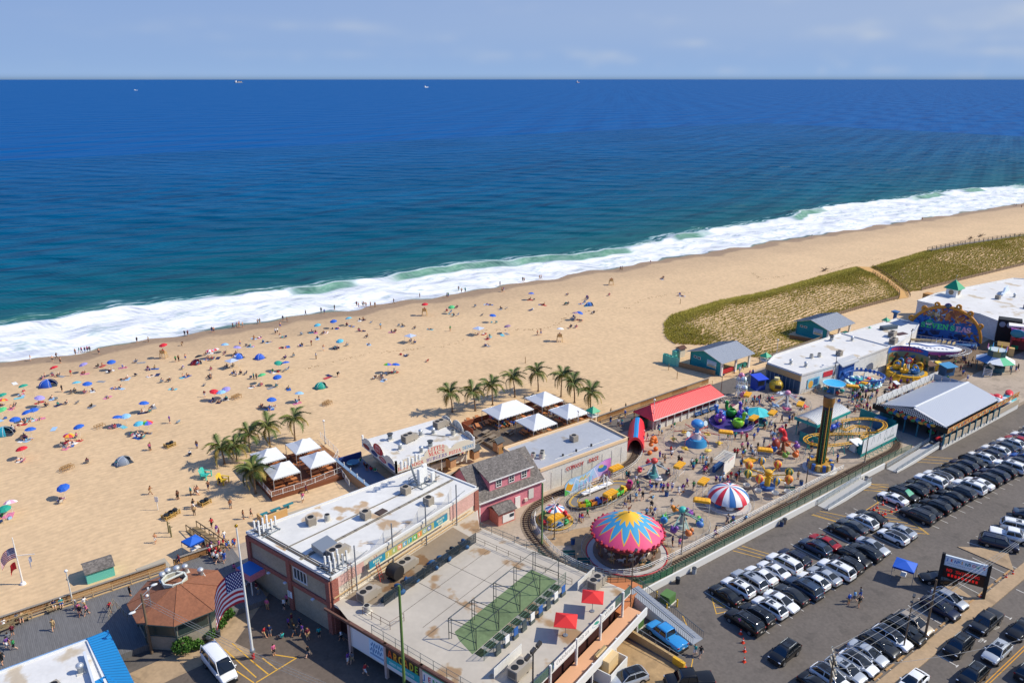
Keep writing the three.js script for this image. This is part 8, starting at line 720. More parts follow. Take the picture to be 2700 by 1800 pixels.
for(const[u,v]of[[24.1,93.5],[24.7,93.6],[25.1,92.1],[24.9,90.6],[25.0,87.8],[27.5,87.2],[26.5,83.1],[25.9,82.7],[25.9,80.8],[26.8,80.3],[27.0,79.2],[28.3,78.7],[22.8,82.8],[23.4,82.5],[22.6,79.0],[25.8,76.2],[29.2,72.3],[29.7,72.2],[30.3,76.5],[27.0,81.9],[26.8,86.6],[24.3,95.8],[24.1,98.4]])person(u,v,0.01,'beside the brick framed hall');person(30.0,69.4,0.01,'on the plaza under the arcade banners','walk',{top:'red',bot:'white'});person(24.5,81.3,0.01,'beside the brick framed hall','sit');
for(const[u,v]of[[1.8,98.7],[5.0,99.8],[5.7,99.5],[5.7,101.2],[4.8,101.4],[4.9,100.5],[11.0,100.4],[-2.4,100.7],[-2.9,99.1],[-2.5,97.6],[-3.9,95.7],[-3.2,98.4],[18.2,103.9]])person(u,v,DY,'on the grey plank boardwalk');person(8.2,98.4,DY,'on the grey plank boardwalk','walk',{top:'red',bot:'navy'});for(const[u,v]of[[-3.1,103.0],[-1.2,103.1],[-1.6,103.2],[2.2,103.5],[2.5,103.4],[3.3,103.3]])person(u,v,DY + 0.3,'on a boardwalk bench','sit',{rot:-1.6});
for(const[u,v]of[[22.5,108.6],[22.5,107.2],[23.0,105.8],[22.7,103.9],[22.5,102.7],[23.1,103.0],[24.1,105.3],[23.8,104.1],[22.4,101.8],[23.3,101.2],[24.8,105.5],[26.2,104.8],[24.6,103.2],[25.6,103.5],[25.0,112.0],[25.1,109.8],[25.1,108.7],[25.5,107.3],[22.2,104.8],[22.6,101.0],[23.3,101.8],[22.0,107.9],[22.2,103.3],[22.7,101.9],[23.5,100.7],[22.5,105.4],[23.2,104.2],[25.3,104.7]])person(u,v,v>104?0.1:DY,'in the queue at the beach stairs');
for(const[u,v,t,b]of[[[87.4,43.0]],[[88.6,42.9]],[[88.0,41.9]],[[89.9,42.8]],[[63.6,48.7]],[[63.9,48.1]],[[71.9,48.6]],[[124.6,51.3]]].map((q)=>q[0]))person(u,v,0,'on the parking lot asphalt');person(103.5,37.5,0,'under the pole sign','stand',{top:'lime',bot:'blue'});person(101.6,39.2,0,'under the blue lot canopy','sit',{top:'lime',bot:'navy'});
// more people walking the midway between the rides
{const free=(u,v)=>[[71,68,7],[93.9,68.2,4.6],[68,81,4.2],[79.3,82.5,7.6],[82.9,68.2,4.4],[91.2,82,4.2],[103.6,67.8,5.6],[106.8,86,6.2],[119.2,87.6,5.4],[124.2,85.4,3],[136,87,5.4],[131.8,95.2,3.4],[103,76.4,3],[116.6,73.9,4.2],[116.7,66.4,3.4],[133,71,10.5],[151.3,85.4,3.4],[160,83.6,4.8],[173,80.6,6.4]].every(([a,b,r])=>Math.hypot(u - a,v - b)>r)&&v>64 +(u>139?9:0)&&!(u>103&&u<125&&v>93)&&!(u<96&&v>85);let k=0;while(k<120){const t=rnd(),u=t<0.7?rr(74,142):rr(142,205),v=t<0.7?rr(64,95):rr(72,84);if(!free(u,v))continue;person(u,v,DY,near(u,v));if(rnd()<0.6){const a=u + rr(-0.8,0.8),b=v + rr(-0.8,0.8);person(a,b,DY,near(a,b),null,{s:rnd()<0.4?0.66:1});}k++;}}
// beach
const bY=(u,v)=>beachY(u,v)+ 0.01;
for(const[u,v]of[[11.9,220.3],[16.2,216.2],[17.4,218.3],[17.6,213.2],[21.8,219.2],[22.8,220.0],[23.4,220.1],[24.1,219.6],[24.7,219.6],[25.2,219.3],[26.7,215.5],[36.8,220.1],[39.3,218.3],[48.7,218.3],[49.4,217.8],[55.7,216.8],[56.1,216.5],[61.7,217.4],[62.7,217.3],[63.4,217.4],[64.1,216.2],[68.8,217.2],[69.3,216.9],[75.9,216.0],[76.3,213.7],[83.5,217.3],[88.4,217.3],[88.5,215.1],[92.9,217.6],[100.3,217.5],[100.0,215.4],[101.8,216.4],[102.0,215.8],[102.1,214.6],[103.5,214.3],[104.1,212.4],[110.8,212.8],[121.4,214.7],[128.1,208.9],[128.5,208.6],[136.1,214.1],[135.4,211.2],[136.7,211.0],[150.9,210.9],[146.2,203.1],[146.9,203.1],[160.9,211.1],[161.3,210.8],[167.6,210.1],[168.4,210.1],[200.0,202.7],[200.5,202.3],[216.2,202.9],[312.1,196.5],[399.0,191.1],[482.3,182.3],[484.3,182.1],[480.0,177.6]]){const p=person(u,v,Math.max(bY(u,v),SEA - 0.1),u>230?'at the far waterline':'at the water edge',null,{swim:1});}
for(const[u,v]of[[18.2,200.5],[40.6,195.2],[41.3,195.2],[43.0,195.4],[57.7,198.7],[14.9,189.5],[39.5,166.6],[13.0,201.8],[29.8,156.8],[23.8,146.4],[31.0,141.9],[68.9,203.1],[69.7,203.7],[68.5,198.6],[72.5,209.1],[72.5,186.6],[73.3,180.6],[69.1,175.5],[62.2,200.9],[52.3,170.4],[51.8,170.8],[55.0,151.3],[108.0,174.7],[63.8,218.2],[94.1,189.3],[124.9,157.2],[126.0,157.0],[160.4,176.9],[19.8,128.8],[23.6,146.1],[23.1,124.5],[25.2,124.4],[25.8,124.3],[26.2,124.0],[23.9,117.7],[24.3,119.7],[17.0,113.0],[23.1,124.3],[24.4,120.3],[26.2,124.2],[28.1,124.6],[30.1,125.0],[29.2,116.3],[31.0,111.7],[29.8,111.8],[35.6,114.6],[41.0,113.7],[39.5,111.4]])person(u,v,bY(u,v),v<140?'on the sand near the west tents':'on the open beach',null,{swim:1});person(45.5,208.9,bY(45.5,208.9),'on the open beach','bend',{swim:1});person(68.2,160.8,bY(68.2,160.8),'on the open beach','bend',{top:'black'});
// beach furniture
const UC={r:['red',0xd22030],b:['blue',0x2460c0],a:['aqua',0x5ab8cc],l:['pale blue',0x8cbce0],t:['teal',0x1f9a80],v:['lavender',0x9c90cc],g:['green',0x58c078],k:['black',0x22242a],m:['mauve',0x9a7a94],w:['white',0xe8e8e6],x:['rainbow striped',0],p:['pink striped',1],s:['red and white striped',2]};
function umbrella(u,v,k,h=2.0){const y=bY(u,v),[n,c]=UC[k],o=thing('beach_umbrella',`open ${n} beach umbrella on the sand`,'umbrella',[u,y,v],rr(0,6),n + ' beach umbrellas'),R=1.05,t=new THREE.Group();t.name='canopy';t.position.y=h;t.rotation.z=rr(-0.25,0.25);t.rotation.x=rr(-0.25,0.25);o.add(t);S3().cyl(0,0,0,0.025,h,0.025,5).mesh('pole',frameWhite,o);for(let i=0;i<8;i++){const q=(a,r,yy)=>[r*Math.cos(a),yy,r*Math.sin(a)],a=i*0.785,b=a + 0.785,col=k==='x'?[0xd83a3a,0xe8a030,0xe8d840,0x48b050,0x3a70c8,0x8a4ab0][i % 6]:k==='p'?[0xe0a0b4,0xece6e6][i % 2]:k==='s'?[0xd83a44,0xeeeaea][i % 2]:c;const s=S3();s.poly([q(a,R,-0.02),q(b,R,-0.02),q(b,R*0.6,0.3),q(a,R*0.6,0.3)]).poly([q(a,R*0.6,0.3),q(b,R*0.6,0.3),[0,0.45,0]]).mesh('gore',M(col,0.75),t);}return o;}
const chairG={};function beachChair(u,v,c,n){const o=thing('beach_chair',`low ${n} folding beach chair on the sand`,'chair',[u,bY(u,v),v],rr(0.6,3.4),n + ' beach chairs'),g=chairG.g??=[S3().box(0.05,0.26,0,0.5,0.04,0.52).slab([[-0.2,0.28,0.26],[-0.2,0.28,-0.26],[-0.5,0.85,-0.26],[-0.5,0.85,0.26]],0.03).geometry(),(()=>{const s=S3();for(const z of[-0.28,0.28])s.bar([0.3,0,z],[-0.2,0.5,z],0.02,4).bar([-0.35,0,z],[0.25,0.45,z],0.02,4).box(0.02,0.48,z,0.5,0.04,0.06).bar([-0.2,0.28,z],[-0.5,0.85,z],0.02,4);return s.geometry();})()];part('fabric',g[0],M(c,0.85),o);part('frame',g[1],galv,o);return o;}
const towel=(u,v,n,c)=>{const o=thing('beach_towel',`${n} towel spread on the sand`,'towel',[u,bY(u,v),v],rr(0,3),n + ' towels'),g=chairG.t??=(()=>{const s=S3();for(let i=0;i<6;i++){const y=(k)=>0.035 + 0.02*Math.sin(k*2.3);s.slab([[-0.95 + i*0.32,y(i),-0.48],[-0.95 +(i + 1)*0.32,y(i + 1),-0.48],[-0.95 +(i + 1)*0.32,y(i + 1),0.48],[-0.95 + i*0.32,y(i),0.48]],0.02);}return s.geometry();})();part('cloth',g,M(c,0.9),o);return o;};
const TW=[['white',0xe6e4de],['blue',0x2f5fa8],['navy',0x1d2a54],['pink',0xd67a9a],['aqua',0x6cbcc8],['red',0xb8323a],['pale blue',0x9cbcd8],['grey',0x8a8c90]];
function camp(u,v,n){for(let i=0;i<n;i++){const a=rr(0,6.28),d=i?rr(0.9,1.6):0.2,x=u + d*Math.cos(a),z=v + d*Math.sin(a),t=pick(TW),q=rnd();if(q<0.45){towel(x,z,...t);if(rnd()<0.85)person(x,z,bY(x,z)+ 0.05,'on a beach towel',rnd()<0.6?'lie':'sit',{swim:1});}else if(q<0.9){const ch=beachChair(x,z,t[1],t[0]);if(rnd()<0.75)person(x,z,bY(x,z)+ 0.16,'in a beach chair','sit',{swim:1,rot:ch.rotation.y});}else{const o=thing('cooler_bag','small ' + t[0]+ ' cooler bag on the sand','bag',[x,bY(x,z),z],a,'cooler bags');S3().box(0,0,0,0.55,0.35,0.35).mesh('bag',M(t[1],0.8),o);S3().torus(0,0.38,0,0.16,0.02,10,0).mesh('handle',blackM,o);}}}
for(const[u,v,k]of[[21.2,201.2,"v"],[26.9,198.8,"b"],[8.0,192.7,"t"],[17.8,187.5,"a"],[19.6,185.4,"b"],[15.2,202.8,"r"],[10.0,182.1,"v"],[8.1,175.3,"b"],[6.9,174.8,"b"],[4.6,172.2,"b"],[6.5,165.1,"b"],[14.2,160.8,"b"],[12.0,157.5,"x"],[4.2,156.4,"r"],[21.2,161.2,"b"],[22.6,160.8,"l"],[23.9,155.4,"a"],[25.4,154.9,"x"],[27.1,165.7,"b"],[44.8,189.5,"k"],[48.3,192.4,"s"],[49.6,192.5,"s"],[52.9,195.3,"l"],[54.6,190.8,"v"],[40.8,163.4,"r"],[43.2,163.2,"v"],[41.9,162.2,"l"],[3.7,188.9,"t"],[3.6,185.3,"x"],[2.9,179.4,"g"],[8.1,135.8,"b"],[0.6,135.5,"p"],[-0.4,133.8,"t"],[78.8,197.2,"a"],[88.7,198.3,"a"],[84.0,198.2,"b"],[77.3,179.3,"a"],[58.5,172.6,"t"],[59.9,171.6,"b"],[54.9,163.7,"b"],[55.2,151.5,"l"],[49.2,151.7,"b"],[52.5,167.0,"g"],[118.2,190.2,"g"],[78.9,156.1,"x"],[80.4,154.9,"b"],[147.0,188.4,"b"],[122.4,174.7,"b"],[119.4,163.5,"m"],[142.6,161.9,"m"],[143.8,161.4,"b"]]){umbrella(u,v,k);camp(u - 0.6,v - 0.4,2);}
for(const[u,v]of[[6.8,202.4],[12.3,201.4],[14.6,205.0],[16.3,201.5],[24.6,203.1],[29.4,198.7],[32.7,201.0],[33.9,193.5],[34.5,187.6],[30.4,190.6],[40.4,187.8],[40.1,182.1],[45.9,183.2],[44.0,177.9],[49.2,175.3],[51.2,175.2],[27.4,189.3],[23.3,191.5],[35.5,181.2],[34.9,175.4],[41.2,173.2],[25.6,183.1],[22.2,179.0],[13.0,184.7],[14.4,180.3],[16.3,179.2],[5.5,185.5],[18.4,175.2],[49.6,191.5],[48.0,196.2],[59.5,195.7],[10.3,167.7],[10.7,158.0],[23.0,153.1],[13.5,147.5],[5.4,165.2],[28.9,139.6],[31.3,155.7],[7.4,174.7],[5.7,174.0],[8.2,195.2],[9.8,184.8],[28.9,167.0],[51.3,171.6],[11.6,157.9],[62.7,202.3],[64.6,196.8],[70.1,198.0],[74.4,197.8],[79.2,194.2],[77.1,181.0],[88.0,190.8],[94.9,196.5],[94.3,201.0],[99.4,188.6],[94.6,184.1],[101.4,182.7],[104.7,179.7],[76.0,191.3],[59.8,196.0],[65.6,189.5],[69.9,187.4],[65.3,180.3],[62.7,180.2],[87.1,183.6],[84.7,177.5],[88.3,164.3],[90.3,156.9],[74.5,154.4],[76.0,153.3],[66.0,161.5],[55.9,159.8],[48.2,153.0],[49.8,166.4],[79.5,180.3],[123.0,194.7],[128.5,192.7],[133.1,191.6],[133.9,184.2],[118.5,193.1],[118.2,186.9],[124.0,182.6],[139.9,178.3],[145.6,181.5],[150.8,176.2],[159.1,185.2],[161.5,177.6],[169.7,176.5],[157.0,173.9],[151.2,163.4],[137.7,156.2],[113.3,163.4],[109.1,158.1],[201.1,182.2],[187.1,162.0],[143.1,163.2]])camp(u,v,rnd()<0.45?2:1);
// pop-up tents and canopies
function domeTent(u,v,c,n,s=1){const o=thing('beach_tent',`${n} pop up dome tent open on one side`,'tent',[u,bY(u,v),v],rr(2.6,3.6));o.scale.setScalar(s);const g=new THREE.SphereGeometry(1.3,16,8,0.5,4.6,0,1.55);g.scale(1.15,0.95,0.9);part('shell',g,M(c,0.7),o);S3().sheet([[-1.3,-1],[1.5,-1],[1.5,1],[-1.3,1]],0.03).mesh('floor',M(0x39424c,0.8),o);const r=S3();for(const a of[0.6,1.7,2.8])r.tube([0,0.5,1.0,1.5].map((t)=>[1.5*Math.sin(t)*Math.cos(a),1.25*Math.cos(t),1.18*Math.sin(t)*Math.sin(a)]),0.025,8,4);r.mesh('poles',M(0xd8dcdc,0.5),o);camp(u - 0.9,v - 0.3,1);}
for(const[a,b,c,n,s]of[[13.0,195.7,0x2456b8,'large blue',1.35],[54.0,188.3,0x1f5cc8,'bright blue',1],[58.1,184.6,0x2255c0,'royal blue',1],[44.3,190.5,0xc81e2c,'red',0.95],[62.3,156.7,0x1d9c86,'teal',1.05],[2.4,170.7,0x2796a8,'turquoise',1.3],[18.6,143.7,0x7c8694,'grey',1.1],[156.3,171.0,0x2a70c0,'sea blue',0.9]])domeTent(a,b,c,n,s);
for(const[u,v,l]of[[94.3,172.6,'pale canopy tent alone on the open beach'],[112.3,167.1,'pale canopy tent beside the weed line'],[50.3,181.7,'pale canopy tent near the blue dome tents']]){const o=thing('beach_canopy',l,'canopy',[u,bY(u,v),v],0.3),s=S3();for(const[a,b]of[[-1,-1],[1,-1],[1,1],[-1,1]])s.cyl(a*1.1,0,b*1.1,0.03,1.9,0.03,5);s.mesh('poles',frameWhite,o);const r=S3(),K=[[-1.2,1.9,-1.2],[1.2,1.9,-1.2],[1.2,1.9,1.2],[-1.2,1.9,1.2]];for(let i=0;i<4;i++)r.slab([K[i],K[(i + 1)% 4],[0,2.35,0]],0.04);r.mesh('roof',M(0xb4c0d8,0.7),o);camp(u,v,2);}
// lifeguard stands with umbrella
for(const[u,v,c,l]of[[39.0,200.3,'r','near the blue dome tents'],[110.9,193.6,'r','in the middle of the beach'],[126.5,149.7,'w','standing back from the water'],[180.5,187.0,'','at the quiet end of the beach']]){const o=thing('lifeguard_stand','wooden lifeguard stand ' + l,'lifeguard stand',[u,bY(u,v),v],0.9),s=S3();for(const x of[-0.6,0.6])for(const z of[-0.6,0.6])s.bar([x*1.25,0,z*1.25],[x,1.4,z],0.06,4);for(const y of[0.4,0.8,1.2])s.box(0,y,-0.7,1.3,0.1,0.05).box(0,y,0.7,1.3,0.1,0.05);s.box(0,1.4,0,1.4,0.08,1.4).box(-0.5,1.48,0,0.1,0.8,1.2).box(0.1,1.8,0,0.9,0.06,1.2).mesh('frame',M(0xc9a468,0.8),o);S3().box(-0.52,1.6,0,0.05,0.7,1.25).mesh('back_board',M(c==='w'?0xd8c8a0:0xc83030,0.7),o);person(u,v,bY(u,v)+ 1.6,'on a lifeguard stand','sit',{top:'red',bot:'red',rot:1.0});if(c)umbrella(u + 0.3,v + 0.2,c,3.3);}
// wooden barrier racks, waste crates, posts
for(const[u,v]of[[18.0,162.9],[44.9,161.8],[10.1,147.2],[9.8,146.8],[59.4,147.0],[45.0,162.1],[59.4,146.6]]){const o=thing('timber_rack','low timber rack left empty on the sand','rack',[u,bY(u,v),v],0.4,'timber racks on the sand'),s=S3();for(let i=0;i<4;i++){s.box(-0.9 + i*0.6,0,0.5,0.05,0.6,0.05).box(-0.9 + i*0.6,0,-0.5,0.05,0.6,0.05).box(-0.9 + i*0.6,0.55,0,0.05,0.05,1.0);}s.box(0,0.6,0.5,2.0,0.07,0.07).box(0,0.6,-0.5,2.0,0.07,0.07).box(0,0.25,0.5,2.0,0.07,0.05).mesh('frame',M(0xa07a48,0.85),o);}
for(const[u,v]of[[20.4,119.3],[27.1,145.8],[26.2,120.2],[21.2,119.8]]){const o=thing('bin_crate','timber crate holding dark waste bins on the sand','bin',[u,bY(u,v),v],0.4,'waste bin crates'),s=S3();for(const y of[0.15,0.5])s.box(0,y,0.6,1.7,0.12,0.06).box(0,y,-0.6,1.7,0.12,0.06).box(0.85,y,0,0.06,0.12,1.2).box(-0.85,y,0,0.06,0.12,1.2);for(const x of[-0.85,0.85])for(const z of[-0.6,0.6])s.box(x,0,z,0.1,0.8,0.1);s.mesh('crate',M(0xb8924a,0.85),o);for(const x of[-0.4,0.4])S3().cyl(x,0.02,0,0.32,0.85,0.36,12).mesh('bin',M(0x23282c,0.7),o);}

// ---------------------------------------------------------------- palms, poles, flags, signs, small things
const frondG=[0,1,2].map((k)=>{const pos=[],n=9,L=2.0,P=(t)=>[L*(t - 0.16*t*t*(1 + k*0.5)),0.62*Math.sin(t*2.0)-(0.75 + 0.55*k)*t*t,0];for(let i=0;i<n;i++){const a=P(i / n),b=P((i + 1)/ n),w=0.025;pos.push(a[0],a[1],-w,b[0],b[1],-w,b[0],b[1],w,a[0],a[1],-w,b[0],b[1],w,a[0],a[1],w);for(const s of[-1,1])for(const h of[0,0.5]){const q=P((i + h)/ n),l=0.62*Math.sin((i + 0.7)/ n*2.9)+ 0.1,d=[q[0]+ 0.32,q[1]- 0.16 - 0.12*hash(i,k,3),s*l*0.75];pos.push(q[0],q[1],0,q[0]+ 0.12,q[1],0,d[0],d[1],d[2]);}}const g=new THREE.BufferGeometry();g.setAttribute('position',new THREE.Float32BufferAttribute(pos,3));g.computeVertexNormals();return g;});
const palmM=[0x5a6a24,0x767828,0x444f1a,0x9c8434].map((c)=>M(c,0.7,{transmission:0.15,thickness:0}));
function palm(u,v,h,lean,label){const o=thing('palm_tree',label,'palm tree',[u,0,v],rr(0,0.6)),tr=S3(),lx=lean[0],lz=lean[1];let p=[0,0,0];for(let i=1;i<=10;i++){const t=i / 10,q=[lx*t*t,h*t,lz*t*t];tr.bar(p,q,0.17 - 0.006*i,7,0.15 - 0.006*i);p=q;}tr.cyl(0,0,0,0.3,0.3,0.18,8).mesh('trunk',M(0x7a6248,0.95),o);const c=new THREE.Group();c.name='crown';c.position.copy(V(...p));o.add(c);for(let i=0;i<19;i++){const f=part('frond',frondG[i % 3],palmM[i>15?3:i % 3],c);f.rotation.order='YXZ';f.rotation.set(rr(-0.3,0.3),i*2.4 + rr(-0.2,0.2),i<6?rr(0.5,1.0):i<13?rr(0,0.45):rr(-0.75,-0.2));f.scale.setScalar(rr(1.4,1.85));}S3().sph(0,-0.1,0,0.3,0.4,8).mesh('heart',M(0x8a7a4a,0.9),c);return o;}
[[33.2,132.4,3.4,'palm in the double clump behind the turquoise giant chair'],[35.4,132.2,3.2,'palm on the inland side of the double clump'],[38.5,134.4,3.9,'palm with wide crown behind the tent nearest the sea'],[42.2,133.8,4.3,'tall palm between the two seaward tents'],[47.2,134.2,4.6,'slender palm leaning beside the ramp end'],[34.1,118.6,4.2,'bushy palm overhanging the tent deck corner'],[35.3,121.5,2.8,'short palm beside the tent deck fence'],[78.8,127.5,4.4,'palm beside the braced sign parapet'],[83,125.1,4.4,'second palm from the burger stand'],[87.7,125.5,4.6,'third palm from the burger stand'],[94.1,126.1,4.8,'palm behind the rectangular patio tent'],[100.3,125.7,4.6,'palm standing apart toward the sea'],[102.4,120.3,5,'tall palm past the patio tents'],[102.6,116,4.6,'palm seventh along the patio row'],[102.4,110.7,4.2,'palm nearest the board fence']].forEach(([u,v,h,l])=>palm(u,v,h,[rr(-0.7,0.2),rr(-0.3,0.5)],l));
function lamp(u,y,v,h,label,kind=0,rot=0){const o=thing('lamp_post',label,'lamp post',[u,y,v],rot);S3().cyl(0,0,0,0.1,h,0.06,7).mesh('pole',M(kind===2?0xd8d4ca:0x6b5a48,0.7),o);if(kind===2)S3().sph(0,h + 0.15,0,0.22,0.2).mesh('globe',M(0xe8e6e0,0.4),o);else{S3().bar([0,h - 0.1,0],[0.7,h + 0.1,0],0.04,4).bar([0,h - 0.1,0],[-0.7,h + 0.1,0],0.04,4).mesh('arm',darkMetal,o);S3().box(0.7,h,0,0.45,0.22,0.3,0,0.4).box(-0.7,h,0,0.45,0.22,0.3,0,-0.4).mesh('flood_light',M(0x4a4d50,0.5),o);}S3().cyl(0,0,0,0.2,0.25,0.2,8).mesh('foot',M(0x9a948a,0.8),o);return o;}
for(const[u,y,v,h,l,k]of[[62.4,0,58.6,9.4,'brown lamp post rising beside the corner ramp'],[77.4,DY,63.3,6.8,'lamp post between train track and animal ride'],[125.4,DY,63.0,6.4,'lamp post in front of the white banner wall'],[108.8,DY,63.9,6.6,'lamp post beside the balloon ride'],[155.3,DY,88,7.2,'twin lamp post beside the blue hoop ride'],[104.6,DY,95,6.4,'lamp post at the near end of the red roofed stand',2],[126,DY,96,6.2,'lamp post at the far end of the red roofed stand'],[186,DY,87,7,'lamp post in front of the arch sign'],[84.3,0,34.0,7.6,'lamp post on a concrete drum beside parked cars'],[4.6,DY,103.6,4.6,'white lamp post on the board fence by the shed',2],[51,0.4,128.5,4.6,'white lamp post at the head of the beach ramp',2],[92.5,DY,103.4,4.2,'lamp post beside the green cupola',2],[160,DY,106.4,4.5,'lamp post on the dune fence',2],[178,DY,83.4,6.5,'lamp post behind the yellow platform ride'],[65.0,DY,77.2,5.4,'short dark lamp post by the kiddie top ride']])lamp(u,y,v,h,l,k??0,0.3);{const o=tag(S3().cyl(84.3,0,34.0,0.5,0.75,0.5,12).mesh('concrete_drum',M(0xa39478,0.9)),'concrete drum footing of the lot lamp post','footing');}
function post(u,v,y,h,r,label,c,n){const o=thing(n,label,'pole',[u,y,v]);S3().cyl(0,0,0,r,h,r*0.75,8).mesh('shaft',M(c,0.8),o);return o;}
post(62.6,77.2,DY,10.2,0.15,'tall green pole beside the kiddie top ride',0x6c8a52,'green_pole');post(31.7,62.9,0,15.4,0.19,'tall green pole standing in front of the arcade banners',0x5f7c3c,'green_pole');
{const o=thing('flood_light_mast','dark mast with three flood lights at the roof deck edge','lamp post',[40.9,0,51.6],BA);S3().cyl(0,0,0,0.12,10,0.08,7).bar([-1.1,9.5,0],[1.1,9.9,0],0.05,4).mesh('pole',darkMetal,o);for(const x of[-1.0,0,1.0])S3().box(x,9.9 + x*0.15,0,0.7,0.4,0.35,0,0.2).mesh('flood_light',M(0x3c3a38,0.5),o);}
{const a=post(88.0,33.3,0,9.2,0.16,'bare wooden utility pole on the sidewalk',0x6e5a44,'utility_pole');const b=post(66.4,33.2,0,9.1,0.18,'wooden utility pole with three cross arms',0x7a6a52,'utility_pole');for(const y of[8.9,7.9,7.2])S3().box(0,y,0,3.0,0.14,0.12,0.75).mesh('cross_arm',M(0xb9ae98,0.8),b);const iz=S3();for(const y of[9.05,8.05])for(const d of[-1.3,-0.6,0.6,1.3])iz.cyl(d*0.73,y,d*0.68,0.06,0.2,0.06,6);iz.mesh('insulators',M(0x9aa4a0,0.4),b);const c=post(10.8,88.1,0,8.6,0.17,'wooden utility pole with two street lights beside the octagon',0x6e5a44,'utility_pole');S3().bar([0,8.2,0],[1.4,8.7,0.6],0.05,4).bar([0,7.4,0],[-1.2,7.2,-0.9],0.05,4).mesh('light_arm',galv,c);S3().ell(1.6,8.75,0.65,0.4,0.14,0.2).ell(-1.4,7.15,-1.0,0.4,0.14,0.2).mesh('street_light',M(0xd6d8d4,0.5),c);
  const wire=(P,Q,label)=>{const o=thing('power_line',label,'wire',[0,0,0],0,'power lines'),s=S3(),n=14;const w=(t)=>[mix(P[0],Q[0],t),mix(P[1],Q[1],t)- 1.2*Math.sin(t*Math.PI),mix(P[2],Q[2],t)];for(let i=0;i<n;i++)s.bar(w(i / n),w((i + 1)/ n),0.022,3);s.mesh('wire',M(0x9a9a98,0.6),o);};for(const d of[-1.2,0,1.2])wire([66.4 + d*0.7,9,33.2 + d*0.7],[118 + d,9,31],'power line running from the cross arm pole along the street');wire([66.4,7.4,33.2],[100,6.5,20],'power line crossing the street');const A=[10.8,88.1];for(const d of[0,0.4,0.8])wire([A[0],7.4 + d,A[1]],[30,8 + d,48],'power line running from the octagon pole past the van');}
// flags
const flagTex=canvas(380,200,(x)=>{for(let i=0;i<13;i++){x.fillStyle=i % 2?'#efeae6':'#b32134';x.fillRect(0,i*200 / 13,380,200 / 13 + 1);}x.fillStyle='#2c2f6c';x.fillRect(0,0,152,200*7 / 13);x.fillStyle='#fff';for(let r=0;r<9;r++)for(let c=0;c<(r % 2?5:6);c++){x.beginPath();x.arc(13 +(r % 2?13:0)+ c*25,11 + r*11,4.4,0,7);x.fill();}});
function clothFlag(w,h,droop,mat,parent,y){const n=18,m=10,pos=[],uv=[],idx=[];for(let j=0;j<=m;j++)for(let i=0;i<=n;i++){const s=i / n,t=j / m,a=droop*Math.pow(s,0.7);pos.push(w*s*Math.cos(a)+ 0.05,-h*t - w*s*Math.sin(a)*0.9,0.22*w*0.3*Math.sin(s*9 + t*2.2)*s);uv.push(s,1 - t);if(i<n&&j<m){const k=j*(n + 1)+ i;idx.push(k,k + n + 1,k + 1,k + 1,k + n + 1,k + n + 2);}}const g=new THREE.BufferGeometry();g.setAttribute('position',new THREE.Float32BufferAttribute(pos,3));g.setAttribute('uv',new THREE.Float32BufferAttribute(uv,2));g.setIndex(idx);g.computeVertexNormals();const f=part('flag',g,mat,parent);f.position.y=y;return f;}
const flagM=new THREE.MeshPhysicalMaterial({map:flagTex,roughness:0.8,side:THREE.DoubleSide});
{const o=thing('flagpole','tall white flagpole with gold ball and large flag at half height','flagpole',[20.4,0,79.9],2.5);S3().cyl(0,1.2,0,0.17,16.9,0.08,10).mesh('pole',M(0xdcdcd8,0.5),o);S3().cyl(0,0,0,0.19,1.2,0.17,10).mesh('red_base',M(0xc22a2a,0.6),o);S3().sph(0,18.3,0,0.2).mesh('gold_ball',M(0xd0a030,0.25,{metalness:0.8}),o);const f=clothFlag(5.6,4.3,0.86,flagM,o,12.4);S3().cyl(0,1.0,0,0.32,0.3,0.32,10).mesh('collar',galv,o);
  const p=thing('flagpole','white yardarm flagpole with three flags on the beach','flagpole',[-0.2,0,113.2],2.6);S3().cyl(0,0,0,0.12,7.4,0.06,8).bar([-0.2,4.6,0],[-2.4,4.7,0.0],0.05,5).mesh('pole',frameWhite,p);S3().cyl(0,0,0,0.4,0.3,0.3,10).mesh('foot',frameWhite,p);clothFlag(2.9,1.7,0.75,flagM,p,5.9);const r=clothFlag(1.6,1.1,1.0,M(0xd0242c,0.8),p,3.6);r.position.x=0.3;r.name='red_flag';const w=clothFlag(1.2,0.9,1.35,M(0xd8dce4,0.8),p,4.4);w.position.x=-1.9;w.name='white_flag';}
